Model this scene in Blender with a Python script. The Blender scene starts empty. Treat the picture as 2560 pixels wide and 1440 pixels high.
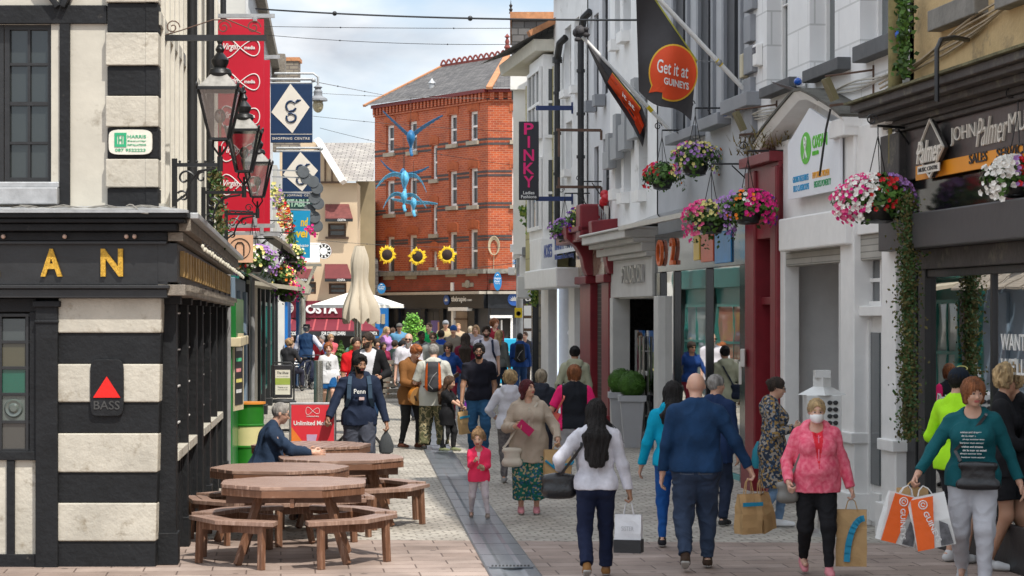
# recreated street scene: camera, sky and sun first, then setting, buildings, street objects, people
import bpy,bmesh,math,random
import numpy as np
from mathutils import Vector,Matrix
R_=math.radians
sc=bpy.context.scene
COL=sc.collection
F=5500.0;CX=1280.0;HY=785.0;CH=2.33
cam=bpy.data.cameras.new('camera');camo=bpy.data.objects.new('camera',cam);COL.objects.link(camo)
camo.location=(0,0,CH);camo.rotation_euler=(R_(90),0,0)
cam.sensor_width=36;cam.lens=F/2560*36;cam.shift_y=(HY-720)/2560
cam.clip_start=.5;cam.clip_end=2000
cam.dof.use_dof=True;cam.dof.focus_distance=34;cam.dof.aperture_fstop=7.1
sc.camera=camo
SUN_EL=57;sx_,sy_=.55,-.835
w=bpy.data.worlds.new("World");sc.world=w;w.use_nodes=True
nt=w.node_tree;nt.nodes.clear()
def nd(t,k,**kw):
 n=t.nodes.new(k)
 for a,b in kw.items():setattr(n,a,b)
 return n
out=nd(nt,'ShaderNodeOutputWorld');bg=nd(nt,'ShaderNodeBackground')
sky=nd(nt,'ShaderNodeTexSky',sky_type='NISHITA',sun_disc=False,sun_elevation=R_(SUN_EL),sun_rotation=math.atan2(sx_,sy_))
tc=nd(nt,'ShaderNodeTexCoord');mp=nd(nt,'ShaderNodeMapping');mp.inputs['Scale'].default_value=(1,1,2.2);mp.inputs['Location'].default_value=(3.1,.4,.2)
n1=nd(nt,'ShaderNodeTexNoise');n1.inputs['Scale'].default_value=7;n1.inputs['Detail'].default_value=9;n1.inputs['Roughness'].default_value=.5
n2=nd(nt,'ShaderNodeTexNoise');n2.inputs['Scale'].default_value=13;n2.inputs['Detail'].default_value=7;n2.inputs['Distortion'].default_value=.3
r1=nd(nt,'ShaderNodeValToRGB');r1.color_ramp.elements[0].position=.36;r1.color_ramp.elements[1].position=.56
r2=nd(nt,'ShaderNodeValToRGB');r2.color_ramp.elements[0].position=.34;r2.color_ramp.elements[1].position=.68
r2.color_ramp.elements[0].color=(4.4,4.7,5.2,1);r2.color_ramp.elements[1].color=(8.6,8.7,8.8,1)
sk=nd(nt,'ShaderNodeMix',data_type='RGBA');mx=nd(nt,'ShaderNodeMix',data_type='RGBA')
mx.inputs['A'].default_value=(5.2,6.4,7.9,1)
L=nt.links.new
sk.inputs['Factor'].default_value=.55
L(sky.outputs[0],sk.inputs['A']);sk.inputs['B'].default_value=(5.4,6.5,7.7,1)
L(tc.outputs['Generated'],mp.inputs[0]);L(mp.outputs[0],n1.inputs[0]);L(mp.outputs[0],n2.inputs[0])
L(n1.outputs[0],r1.inputs[0]);L(n2.outputs[0],r2.inputs[0])
L(r1.outputs[0],mx.inputs['Factor']);L(sk.outputs['Result'],mx.inputs['A']);L(r2.outputs[0],mx.inputs['B'])
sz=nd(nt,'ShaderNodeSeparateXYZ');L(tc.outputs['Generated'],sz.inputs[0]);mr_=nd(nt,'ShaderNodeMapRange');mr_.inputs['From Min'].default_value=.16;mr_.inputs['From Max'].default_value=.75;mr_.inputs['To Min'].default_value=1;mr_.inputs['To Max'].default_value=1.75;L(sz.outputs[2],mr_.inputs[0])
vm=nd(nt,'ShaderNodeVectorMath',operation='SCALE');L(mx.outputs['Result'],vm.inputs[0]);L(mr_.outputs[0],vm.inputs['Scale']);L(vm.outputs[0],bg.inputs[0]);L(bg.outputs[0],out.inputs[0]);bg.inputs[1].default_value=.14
sl=bpy.data.lights.new('sun','SUN');sl.energy=4.8;sl.angle=R_(.6);sl.color=(1,.95,.86)
so=bpy.data.objects.new('sun',sl);COL.objects.link(so)
ce=math.cos(R_(SUN_EL));sdir=Vector((sx_*ce,sy_*ce,math.sin(R_(SUN_EL))))
so.rotation_euler=sdir.to_track_quat('Z','Y').to_euler()
sc.view_settings.view_transform='Standard';sc.view_settings.look='None';sc.view_settings.exposure=0.02;sc.view_settings.gamma=1
random.seed(7);rng=np.random.default_rng(7)
TS=bpy.data.scenes.new('scratch')
def evald(o):
 TS.collection.objects.link(o);vl=TS.view_layers[0];vl.update()
 m=bpy.data.meshes.new_from_object(o.evaluated_get(vl.depsgraph));TS.collection.objects.unlink(o);return m
def g(D):return 0 if D < 25 else .006*(D-25) if D < 90 else .39
def PX(px,D):return (px-CX)/F*D
def PZ(py,D):return CH+(HY-py)/F*D
def P(px,py,D):return Vector((PX(px,D),D,PZ(py,D)))
def tag(o,label=None,cat=None,group=None,kind=None):
 if label:o['label']=label
 if cat:o['category']=cat
 if group:o['group']=group
 if kind:o['kind']=kind
 return o
def empty(name,loc=(0,0,0),rz=0,label=None,cat=None,group=None):
 o=bpy.data.objects.new(name,None);COL.objects.link(o);o.location=loc;o.rotation_euler=(0,0,rz)
 o.empty_display_size=.1
 return tag(o,label,cat,group)
def copy_tree(o,parent=None):
 c=o.copy();COL.objects.link(c);c.parent=parent
 for ch in list(o.children):copy_tree(ch,c)
 return c
def noisecol(t,col,var,scale,coord='Object',stretch=(1,1,1),det=5,rough=.6):
 tc=nd(t,'ShaderNodeTexCoord');mp=nd(t,'ShaderNodeMapping');mp.inputs['Scale'].default_value=stretch
 n=nd(t,'ShaderNodeTexNoise');n.inputs['Scale'].default_value=scale;n.inputs['Detail'].default_value=det;n.inputs['Roughness'].default_value=rough
 t.links.new(tc.outputs[coord],mp.inputs[0]);t.links.new(mp.outputs[0],n.inputs[0])
 r=nd(t,'ShaderNodeValToRGB');r.color_ramp.elements[0].position=.3;r.color_ramp.elements[1].position=.7
 a=[max(0,c*(1-var)) for c in col];b=[min(1,c*(1+var*.7)) for c in col]
 r.color_ramp.elements[0].color=(*a,1);r.color_ramp.elements[1].color=(*b,1)
 t.links.new(n.outputs[0],r.inputs[0]);return n,r,mp
MC={}
def M(name,col,rough=.6,var=.12,scale=6,bump=.15,metal=0,coord='Object',stretch=(1,1,1),spec=.5,bscale=None,dirt=None,emit=0):
 if name in MC:return MC[name]
 m=bpy.data.materials.new(name);m.use_nodes=True;t=m.node_tree;b=t.nodes['Principled BSDF']
 n,r,mp=noisecol(t,col,var,scale,coord,stretch)
 o=r.outputs[0]
 if dirt:
  n3=nd(t,'ShaderNodeTexNoise');n3.inputs['Scale'].default_value=dirt[2];n3.inputs['Detail'].default_value=8;n3.inputs['Roughness'].default_value=.7
  t.links.new(mp.outputs[0],n3.inputs[0])
  r3=nd(t,'ShaderNodeValToRGB');r3.color_ramp.elements[0].position=dirt[1];r3.color_ramp.elements[1].position=min(1,dirt[1]+.12)
  t.links.new(n3.outputs[0],r3.inputs[0])
  m3=nd(t,'ShaderNodeMix',data_type='RGBA');t.links.new(r3.outputs[0],m3.inputs['Factor']);t.links.new(o,m3.inputs['A']);m3.inputs['B'].default_value=(*dirt[0],1);o=m3.outputs['Result']
 t.links.new(o,b.inputs['Base Color'])
 b.inputs['Roughness'].default_value=rough;b.inputs['Metallic'].default_value=metal;b.inputs['Specular IOR Level'].default_value=spec
 if bump:
  nb=nd(t,'ShaderNodeTexNoise');nb.inputs['Scale'].default_value=bscale or scale*5;nb.inputs['Detail'].default_value=4
  t.links.new(mp.outputs[0],nb.inputs[0])
  bp=nd(t,'ShaderNodeBump');bp.inputs['Strength'].default_value=bump;bp.inputs['Distance'].default_value=.02
  t.links.new(nb.outputs[0],bp.inputs['Height']);t.links.new(bp.outputs[0],b.inputs['Normal'])
 if emit:b.inputs['Emission Color'].default_value=(*col,1);b.inputs['Emission Strength'].default_value=emit
 MC[name]=m;return m
def brickmat(name,c1,c2,cm,bw,bh,mortar,rough=.8,offset=.5,var=.25,bump=.4,freq=2,bias=0,blotch=None):
 m=bpy.data.materials.new(name);m.use_nodes=True;t=m.node_tree;b=t.nodes['Principled BSDF']
 uv=nd(t,'ShaderNodeUVMap');br=nd(t,'ShaderNodeTexBrick');br.offset=offset;br.offset_frequency=freq
 br.inputs['Color1'].default_value=(*c1,1);br.inputs['Color2'].default_value=(*c2,1);br.inputs['Mortar'].default_value=(*cm,1)
 br.inputs['Scale'].default_value=1;br.inputs['Brick Width'].default_value=bw;br.inputs['Row Height'].default_value=bh;br.inputs['Mortar Size'].default_value=mortar;br.inputs['Bias'].default_value=bias
 t.links.new(uv.outputs[0],br.inputs[0])
 nn=nd(t,'ShaderNodeTexNoise');nn.inputs['Scale'].default_value=1.1;nn.inputs['Detail'].default_value=8;nn.inputs['Roughness'].default_value=.65
 t.links.new(uv.outputs[0],nn.inputs[0])
 rr=nd(t,'ShaderNodeValToRGB');rr.color_ramp.elements[0].position=.3;rr.color_ramp.elements[1].position=.7
 rr.color_ramp.elements[0].color=(1-var,1-var,1-var,1);rr.color_ramp.elements[1].color=(1+var*.4,)*3+(1,)
 t.links.new(nn.outputs[0],rr.inputs[0])
 mm=nd(t,'ShaderNodeMix',data_type='RGBA',blend_type='MULTIPLY');mm.inputs['Factor'].default_value=1
 t.links.new(br.outputs[0],mm.inputs['A']);t.links.new(rr.outputs[0],mm.inputs['B']);o=mm.outputs['Result']
 if blotch:
  n3=nd(t,'ShaderNodeTexNoise');n3.inputs['Scale'].default_value=blotch[1];n3.inputs['Detail'].default_value=9;n3.inputs['Roughness'].default_value=.75
  t.links.new(uv.outputs[0],n3.inputs[0]);r3=nd(t,'ShaderNodeValToRGB');r3.color_ramp.elements[0].position=blotch[2];r3.color_ramp.elements[1].position=blotch[2]+.1
  t.links.new(n3.outputs[0],r3.inputs[0]);m3=nd(t,'ShaderNodeMix',data_type='RGBA');t.links.new(r3.outputs[0],m3.inputs['Factor']);t.links.new(o,m3.inputs['A']);m3.inputs['B'].default_value=(*blotch[0],1);o=m3.outputs['Result']
 t.links.new(o,b.inputs['Base Color']);b.inputs['Roughness'].default_value=rough
 bp=nd(t,'ShaderNodeBump');bp.inputs['Strength'].default_value=bump;bp.inputs['Distance'].default_value=.02;bp.invert=True
 t.links.new(br.outputs['Fac'],bp.inputs['Height']);t.links.new(bp.outputs[0],b.inputs['Normal'])
 MC[name]=m;return m
def glassmat(name,tint=(.02,.03,.03),refl=1.0,rough=.02,trans=.0,edge=.08):
 m=bpy.data.materials.new(name);m.use_nodes=True;t=m.node_tree;b=t.nodes['Principled BSDF']
 b.inputs['Base Color'].default_value=(*tint,1);b.inputs['Roughness'].default_value=rough;b.inputs['Specular IOR Level'].default_value=refl
 tc=nd(t,'ShaderNodeTexCoord');nb=nd(t,'ShaderNodeTexNoise');nb.inputs['Scale'].default_value=1.3;t.links.new(tc.outputs['Object'],nb.inputs[0])
 bp=nd(t,'ShaderNodeBump');bp.inputs['Strength'].default_value=.03;bp.inputs['Distance'].default_value=.03;t.links.new(nb.outputs[0],bp.inputs['Height']);t.links.new(bp.outputs[0],b.inputs['Normal'])
 if trans:
  tr=nd(t,'ShaderNodeBsdfTransparent');tr.inputs[0].default_value=(trans,trans,trans,1);gl=nd(t,'ShaderNodeBsdfGlossy');gl.inputs['Roughness'].default_value=rough
  t.links.new(bp.outputs[0],gl.inputs['Normal'])
  fr=nd(t,'ShaderNodeFresnel');fr.inputs[0].default_value=1.7;ad=nd(t,'ShaderNodeMath',operation='ADD');ad.inputs[1].default_value=edge;ad.use_clamp=True
  t.links.new(fr.outputs[0],ad.inputs[0]);ms=nd(t,'ShaderNodeMixShader');t.links.new(ad.outputs[0],ms.inputs[0]);t.links.new(tr.outputs[0],ms.inputs[1]);t.links.new(gl.outputs[0],ms.inputs[2])
  t.links.new(ms.outputs[0],t.nodes['Material Output'].inputs[0])
 MC[name]=m;return m
class MB:
 def __init__(s):s.v=[];s.f=[];s.m=[];s.mi=0;s.sm=[];s.smooth=False
 def add(s,vs,fs):
  b=len(s.v);s.v += [tuple(v) for v in vs]
  for f in fs:s.f.append([b+i for i in f]);s.m.append(s.mi);s.sm.append(s.smooth)
  return s
 def hexa(s,p):
  return s.add(p,[(0,3,2,1),(4,5,6,7),(0,1,5,4),(1,2,6,5),(2,3,7,6),(3,0,4,7)])
 def box(s,x0,x1,y0,y1,z0,z1):return s.hexa([(x0,y0,z0),(x1,y0,z0),(x1,y1,z0),(x0,y1,z0),(x0,y0,z1),(x1,y0,z1),(x1,y1,z1),(x0,y1,z1)])
 def cbox(s,c,sx,sy,sz,rot=None):
  rot=rot or Matrix.Identity(3);c=Vector(c)
  q=[(-1,-1,-1),(1,-1,-1),(1,1,-1),(-1,1,-1),(-1,-1,1),(1,-1,1),(1,1,1),(-1,1,1)]
  return s.hexa([c+rot@Vector((a*sx/2,b*sy/2,d*sz/2)) for a,b,d in q])
 def beam(s,a,b,wd,hd,up=(0,0,1)):
  a=Vector(a);b=Vector(b);d=(b-a).normalized();up=Vector(up)
  sd=d.cross(up)
  if sd.length < 1e-4:sd=d.cross(Vector((1,0,0)))
  sd.normalize();u2=sd.cross(d)
  o=lambda p,i,j:p+sd*(i*wd/2)+u2*(j*hd/2)
  return s.hexa([o(a,-1,-1),o(a,1,-1),o(b,1,-1),o(b,-1,-1),o(a,-1,1),o(a,1,1),o(b,1,1),o(b,-1,1)])
 def tube(s,pts,r,n=8,cap=True):
  pts=[Vector(p) for p in pts];k=len(pts);rs=r if hasattr(r,'__len__') else [r]*k
  vs=[];pu=None
  for i,p in enumerate(pts):
   d=(pts[min(i+1,k-1)]-pts[max(i-1,0)])
   if d.length < 1e-9:d=Vector((0,0,1))
   d.normalize()
   if pu is None:pu=d.cross(Vector((0,0,1)) if abs(d.z) < .9 else Vector((1,0,0))).normalized()
   pu=(pu-d*pu.dot(d)).normalized();q=d.cross(pu)
   for j in range(n):
    a=2*math.pi*j/n;vs.append(p+(pu*math.cos(a)+q*math.sin(a))*rs[i])
  fs=[(i*n+j,i*n+(j+1) % n,(i+1)*n+(j+1) % n,(i+1)*n+j) for i in range(k-1) for j in range(n)]
  if cap:fs += [tuple(range(n))[::-1],tuple((k-1)*n+j for j in range(n))]
  sm=s.smooth;s.smooth=n > 5;s.add(vs,fs);s.smooth=sm;return s
 def lathe(s,c,prof,n=16,ax=None,sx=1,sy=1):
  c=Vector(c);R=Vector((0,0,1)).rotation_difference(Vector(ax)).to_matrix() if ax else Matrix.Identity(3)
  vs=[c+R@Vector((r*sx*math.cos(2*math.pi*j/n),r*sy*math.sin(2*math.pi*j/n),z)) for r,z in prof for j in range(n)]
  k=len(prof);fs=[(i*n+j,i*n+(j+1) % n,(i+1)*n+(j+1) % n,(i+1)*n+j) for i in range(k-1) for j in range(n)]
  if prof[0][0] > 1e-4:fs.append(tuple(range(n))[::-1])
  if prof[-1][0] > 1e-4:fs.append(tuple((k-1)*n+j for j in range(n)))
  sm=s.smooth;s.smooth=n > 8;s.add(vs,fs);s.smooth=sm;return s
 def ball(s,c,rx,ry=None,rz=None,n=12,R=None):
  ry=ry or rx;rz=rz or rx;c=Vector(c);R=R or Matrix.Identity(3);k=max(5,n//2+1)
  vs=[c+R@Vector((rx*math.sin(math.pi*i/k)*math.cos(2*math.pi*j/n),ry*math.sin(math.pi*i/k)*math.sin(2*math.pi*j/n),-rz*math.cos(math.pi*i/k))) for i in range(k+1) for j in range(n)]
  fs=[(i*n+j,i*n+(j+1) % n,(i+1)*n+(j+1) % n,(i+1)*n+j) for i in range(k) for j in range(n)]
  sm=s.smooth;s.smooth=True;s.add(vs,fs);s.smooth=sm;return s
 def prism(s,poly,ext):
  e=Vector(ext);n=len(poly);vs=[Vector(p) for p in poly]+[Vector(p)+e for p in poly]
  return s.add(vs,[tuple(range(n))[::-1],tuple(n+i for i in range(n))]+[(i,(i+1) % n,n+(i+1) % n,n+i) for i in range(n)])
 def wb(s,W,u0,u1,z0,z1,d0,d1):
  if u0 > u1:u0,u1=u1,u0
  if z0 > z1:z0,z1=z1,z0
  if d0 > d1:d0,d1=d1,d0
  A=W.at
  return s.hexa([A(u0,z0,d0),A(u1,z0,d0),A(u1,z0,d1),A(u0,z0,d1),A(u0,z1,d0),A(u1,z1,d0),A(u1,z1,d1),A(u0,z1,d1)])
 def build(s,name,mats,parent=None,bevel=0,fixn=True):
  me=bpy.data.meshes.new(name);me.from_pydata(s.v,[],s.f)
  mats=mats if isinstance(mats,(list,tuple)) else [mats]
  for m in mats:me.materials.append(m)
  for p,mi,sm in zip(me.polygons,s.m,s.sm):p.material_index=min(mi,len(mats)-1);p.use_smooth=sm
  if fixn:
   bm=bmesh.new();bm.from_mesh(me);bmesh.ops.recalc_face_normals(bm,faces=bm.faces);bm.to_mesh(me);bm.free()
  if any(s.sm):me.set_sharp_from_angle(angle=R_(38))
  boxuv(me)
  o=bpy.data.objects.new(name,me);COL.objects.link(o)
  if parent:o.parent=parent
  if bevel:
   b=o.modifiers.new('bevel','BEVEL');b.width=bevel;b.segments=2;b.limit_method='ANGLE';b.angle_limit=R_(40)
  return o
def boxuv(me):
 n=len(me.loops)
 if not n:return
 co=np.empty(len(me.vertices)*3);me.vertices.foreach_get('co',co);co=co.reshape(-1,3)
 vi=np.empty(n,int);me.loops.foreach_get('vertex_index',vi)
 pn=np.empty(len(me.polygons)*3);me.polygons.foreach_get('normal',pn);pn=pn.reshape(-1,3)
 lt=np.empty(len(me.polygons),int);me.polygons.foreach_get('loop_total',lt)
 N=np.repeat(pn,lt,axis=0);C=co[vi]
 h=np.hypot(N[:,0],N[:,1]);flat=h < .3;hh=np.where(h < 1e-6,1,h)
 tx=-N[:,1]/hh;ty=N[:,0]/hh
 sgn=np.where(np.abs(tx) > np.abs(ty),np.sign(tx),np.sign(ty));tx=tx*sgn;ty=ty*sgn
 u=np.where(flat,C[:,0],C[:,0]*tx+C[:,1]*ty)
 v=np.where(flat,C[:,1],C[:,2]/np.maximum(h,.3))
 uv=me.uv_layers.new(name='UVMap');uv.data.foreach_set('uv',np.stack([u,v],1).ravel())
class Wall:
 def __init__(s,o,t,n,rd=1):s.o=Vector((*o,0));s.t=Vector((*t,0)).normalized();s.n=Vector((*n,0)).normalized();s.rd=rd
 def at(s,u,z,d=0):return s.o+s.t*u+s.n*d+Vector((0,0,z))
 def uz(s,px,py,d=0):
  r=Vector(((px-CX)/F,1,(HY-py)/F));C=Vector((0,0,CH));k=(d-(C-s.o).dot(s.n))/r.dot(s.n);p=C+r*k
  return (p-s.o).dot(s.t),p.z
 def U(s,px,d=0):return s.uz(px,700,d)[0]
 def Z(s,px,py,d=0):return s.uz(px,py,d)[1]
 def bp(s,mb,x0,x1,y0,y1,d0,d1,ref=None):
  f=max(d0,d1);ref=x0 if ref is None else ref
  mb.wb(s,s.U(x0,f),s.U(x1,f),s.Z(ref,y0,f),s.Z(ref,y1,f),d0,d1);return s
RW=Wall((7.2,0),(-.1328,.9911),(-.9911,-.1328),-1)
LW=Wall((-1.495,0),(-.0817,.9967),(.9967,.0817),1)
def panel(mb,W,u0,u1,z0,z1,holes=(),d=0,depth=.2):
 if u0 > u1:u0,u1=u1,u0
 H=[]
 for a,b,c,e in holes:
  if a > b:a,b=b,a
  if c > e:c,e=e,c
  a=max(a,u0);b=min(b,u1);c=max(c,z0);e=min(e,z1)
  if b-a > .01 and e-c > .01:H.append((a,b,c,e))
 us=sorted({u0,u1,*[h[0] for h in H],*[h[1] for h in H]});zs=sorted({z0,z1,*[h[2] for h in H],*[h[3] for h in H]})
 for i in range(len(us)-1):
  for j in range(len(zs)-1):
   uc=(us[i]+us[i+1])/2;zc=(zs[j]+zs[j+1])/2
   if any(a < uc < b and c < zc < e for a,b,c,e in H):continue
   mb.add([W.at(us[i],zs[j],d),W.at(us[i+1],zs[j],d),W.at(us[i+1],zs[j+1],d),W.at(us[i],zs[j+1],d)],[(0,1,2,3)])
 for a,b,c,e in H:
  q=[(a,c),(b,c),(b,e),(a,e)]
  for i in range(4):
   p0=q[i];p1=q[(i+1) % 4]
   mb.add([W.at(*p0,d),W.at(*p1,d),W.at(*p1,d-depth),W.at(*p0,d-depth)],[(0,1,2,3)])
def window(W,parent,u0,u1,z0,z1,d=-.14,fm=None,gm=None,fw=.05,bars=(1,2),name='window',curtain=None,sash=True):
 """one window: frame mesh with glazing bars (part) and its pane (sub-part)"""
 if u0 > u1:u0,u1=u1,u0
 f=MB();t=.06
 f.wb(W,u0,u0+fw,z0,z1,d-t,d);f.wb(W,u1-fw,u1,z0,z1,d-t,d)
 f.wb(W,u0+fw,u1-fw,z0,z0+fw,d-t,d-.002);f.wb(W,u0+fw,u1-fw,z1-fw,z1,d-t,d-.002)
 nx,nz=bars;bw=fw*.55
 for i in range(1,nz):
  z=z0+(z1-z0)*i/nz;b2=fw*.8 if (sash and i*2 == nz) else bw
  f.wb(W,u0+fw,u1-fw,z-b2/2,z+b2/2,d-t+.01,d-.006)
 for i in range(1,nx):
  u=u0+(u1-u0)*i/nx;f.wb(W,u-bw/2,u+bw/2,z0+fw,z1-fw,d-t+.012,d-.009)
 fo=f.build(name,fm or MC['white_paint'],parent)
 p=MB();p.add([W.at(u0+fw*.5,z0+fw*.5,d-.045),W.at(u1-fw*.5,z0+fw*.5,d-.045),W.at(u1-fw*.5,z1-fw*.5,d-.045),W.at(u0+fw*.5,z1-fw*.5,d-.045)],[(0,1,2,3)])
 p.build('pane',gm or MC['window_glass'],fo)
 if curtain:
  c=MB();n=14;ue=u0+(u1-u0)*curtain
  pts=[(u0+(ue-u0)*i/n,-.08-.02*(i % 2)) for i in range(n+1)]
  for (a,b),(a2,b2) in zip(pts[:-1],pts[1:]):c.add([W.at(a,z0,d+b),W.at(a2,z0,d+b2),W.at(a2,z1,d+b2),W.at(a,z1,d+b)],[(0,1,2,3)])
  c.build('curtain',MC['curtain_cloth'],fo)
 return fo
TXC={}
def txtgeo(body,shear=0,bold=0,spacing=1):
 k=(body,shear,bold,spacing)
 if k not in TXC:
  c=bpy.data.curves.new('t','FONT');c.body=body;c.size=1;c.shear=shear;c.offset=bold;c.space_character=spacing;c.resolution_u=3;c.align_x='LEFT'
  o=bpy.data.objects.new('t',c);me=evald(o)
  v=np.array([q.co[:] for q in me.vertices]) if len(me.vertices) else np.zeros((1,3))
  f=[tuple(p.vertices) for p in me.polygons]
  bpy.data.objects.remove(o);bpy.data.curves.remove(c);bpy.data.meshes.remove(me)
  TXC[k]=(v,f)
 return TXC[k]
def text(body,origin,right,up,width,height,mat,parent=None,name='lettering',shear=0,bold=.01,depth=.01,spacing=1,mb=None,surf=None):
 """letters scaled to a box of width x height, lower-left at origin"""
 v,f=txtgeo(body,shear,bold,spacing);lo=v.min(0);hi=v.max(0)
 a=(v[:,0]-lo[0])/(hi[0]-lo[0]+1e-9)*width;b=(v[:,1]-lo[1])/(hi[1]-lo[1]+1e-9)*height
 own=mb is None;mb=mb or MB()
 if surf:pts=[surf(x,y) for x,y in zip(a,b)];mb.add(pts,f)
 else:
  o=Vector(origin);r=Vector(right).normalized();u=Vector(up).normalized();n=r.cross(u)
  pts=[o+r*x+u*y for x,y in zip(a,b)];k=len(pts)
  if depth > .003:
   cnt={}
   for ff in f:
    for i in range(len(ff)):e=(ff[i],ff[(i+1) % len(ff)]);cnt[e]=1
   side=[(e[0],e[1],e[1]+k,e[0]+k) for e in cnt if (e[1],e[0]) not in cnt]
   mb.add([p for p in pts]+[p+n*depth for p in pts],[tuple(i+k for i in ff) for ff in f]+side)
  else:mb.add([p+n*depth for p in pts],f)
 return mb.build(name,mat,parent,fixn=False) if own else mb
def wtext(W,body,x0,y0,x1,y1,d,mat,parent,**kw):
 """text on a wall between two pixel corners (x0,y0 lower-left; x1,y1 upper-left height at x0)"""
 u0=W.U(x0,d);u1=W.U(x1,d);z0=W.Z(x0,y0,d);z1=W.Z(x0,y1,d)
 return text(body,W.at(u0,z0,d),W.t*(1 if u1 > u0 else -1),(0,0,1),abs(u1-u0),z1-z0,mat,parent,**kw)
M('white_paint',(.80,.79,.77),.45,.06,5,.05)
M('white_render',(.78,.78,.775),.85,.1,1.3,.25,dirt=((.36,.35,.32),.62,1.6),bscale=30)
M('black_paint',(.018,.019,.021),.45,.3,4,.15)
M('dark_metal',(.02,.021,.023),.4,.3,6,.1,metal=.3)
M('steel',(.55,.55,.54),.32,.1,5,.05,metal=.9)
M('galvanised',(.42,.43,.44),.5,.2,9,.1,metal=.5)
M('curtain_cloth',(.6,.58,.54),.9,.1)
M('grey_paint',(.24,.25,.27),.6,.1,2,.15)
M('dark_grey_paint',(.06,.063,.07),.6,.15,2,.15)
M('maroon_paint',(.19,.012,.02),.38,.2,3,.1)
M('dark_interior',(.03,.028,.026),.9,.4,2,0)
M('wood_dark',(.09,.05,.03),.6,.3,3,.2)
M('slate',(.16,.155,.15),.8)
brickmat('red_brick',(.47,.088,.021),(.34,.055,.018),(.46,.2,.12),.24,.086,.011,var=.28,bump=.35,blotch=((.26,.05,.025),1.7,.6))
brickmat('dark_brick',(.33,.05,.025),(.25,.04,.02),(.2,.1,.07),.22,.075,.008,var=.35,bump=.3)
brickmat('blue_brick',(.07,.055,.06),(.05,.045,.05),(.1,.08,.07),.22,.075,.008)
brickmat('slates',(.15,.14,.135),(.075,.07,.07),(.03,.028,.026),.30,.17,.012,var=.35,bump=.5,blotch=((.28,.25,.17),2.6,.64))
brickmat('pale_slates',(.40,.37,.33),(.3,.27,.25),(.12,.11,.10),.34,.2,.015,var=.3,bump=.5,blotch=((.42,.38,.2),3,.62))
brickmat('chimney_brick',(.27,.23,.18),(.2,.17,.13),(.12,.1,.09),.3,.12,.015,var=.4)
brickmat('ochre_block',(.5,.44,.21),(.47,.41,.2),(.3,.26,.12),.6,.45,.014,var=.15)
brickmat('block_render',(.79,.79,.785),(.76,.76,.755),(.58,.58,.57),.9,.45,.012,var=.1,bump=.15,blotch=((.4,.39,.36),1.5,.66))
M('tan_render',(.50,.36,.18),.9,.25,1.2,.4,dirt=((.22,.17,.1),.56,1.7),bscale=25)
M('costa_render',(.57,.44,.30),.9,.07,.8,.1,dirt=((.4,.31,.22),.64,.7))
M('orange_tile',(.45,.2,.09),.8,.3,7,.3,dirt=((.5,.42,.2),.6,9))
M('cream_paint',(.5,.475,.41),.7,.1,2,.2,dirt=((.3,.27,.22),.6,3))
glassmat('window_glass',(.075,.085,.09),.8,.04)
glassmat('shop_glass',(.02,.03,.03),1,.01,trans=.82,edge=.10)
glassmat('clear_glass',(.02,.03,.03),1,.03,trans=.9,edge=.03)
glassmat('black_gloss',(.008,.009,.01),.8,.12)
gm=bpy.data.materials.new('street_paving');gm.use_nodes=True;t=gm.node_tree;b=t.nodes['Principled BSDF']
uv=nd(t,'ShaderNodeTexCoord');mp=nd(t,'ShaderNodeMapping');mp.inputs['Rotation'].default_value=(0,0,R_(-6))
t.links.new(uv.outputs['Object'],mp.inputs[0])
wn=nd(t,'ShaderNodeTexNoise');wn.inputs['Scale'].default_value=5;wn.inputs['Detail'].default_value=3;t.links.new(mp.outputs[0],wn.inputs[0]);wob=nd(t,'ShaderNodeMix',data_type='RGBA',blend_type='LINEAR_LIGHT');wob.inputs['Factor'].default_value=.06;t.links.new(mp.outputs[0],wob.inputs['A']);t.links.new(wn.outputs['Color'],wob.inputs['B'])
def br(c1,c2,cm,bw,bh,mo,off=.5):
 k=nd(t,'ShaderNodeTexBrick');k.offset=off;k.inputs['Color1'].default_value=(*c1,1);k.inputs['Color2'].default_value=(*c2,1);k.inputs['Mortar'].default_value=(*cm,1)
 k.inputs['Scale'].default_value=1;k.inputs['Brick Width'].default_value=bw;k.inputs['Row Height'].default_value=bh;k.inputs['Mortar Size'].default_value=mo;k.inputs['Mortar Smooth'].default_value=.3
 t.links.new(wob.outputs['Result'] if bw < .3 else mp.outputs[0],k.inputs[0]);return k
ca=br((.50,.465,.41),(.39,.365,.325),(.26,.24,.21),.15,.15,.014,.5)
cb=br((.41,.325,.285),(.31,.235,.20),(.13,.09,.075),.62,.31,.008,.5)
sx=nd(t,'ShaderNodeSeparateXYZ');t.links.new(uv.outputs['Object'],sx.inputs[0])
m1=nd(t,'ShaderNodeMath',operation='MULTIPLY_ADD');m1.inputs[1].default_value=.06;t.links.new(sx.outputs[0],m1.inputs[0]);t.links.new(sx.outputs[1],m1.inputs[2])
lt=nd(t,'ShaderNodeMath',operation='LESS_THAN');lt.inputs[1].default_value=22.6;t.links.new(m1.outputs[0],lt.inputs[0])
mm=nd(t,'ShaderNodeMix',data_type='RGBA');t.links.new(lt.outputs[0],mm.inputs['Factor']);t.links.new(ca.outputs[0],mm.inputs['A']);t.links.new(cb.outputs[0],mm.inputs['B'])
nn=nd(t,'ShaderNodeTexNoise');nn.inputs['Scale'].default_value=.8;nn.inputs['Detail'].default_value=10;nn.inputs['Roughness'].default_value=.7;t.links.new(uv.outputs['Object'],nn.inputs[0])
rr=nd(t,'ShaderNodeValToRGB');rr.color_ramp.elements[0].position=.3;rr.color_ramp.elements[1].position=.65;rr.color_ramp.elements[0].color=(.50,.48,.46,1);rr.color_ramp.elements[1].color=(1.05,1.04,1.02,1)
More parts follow.
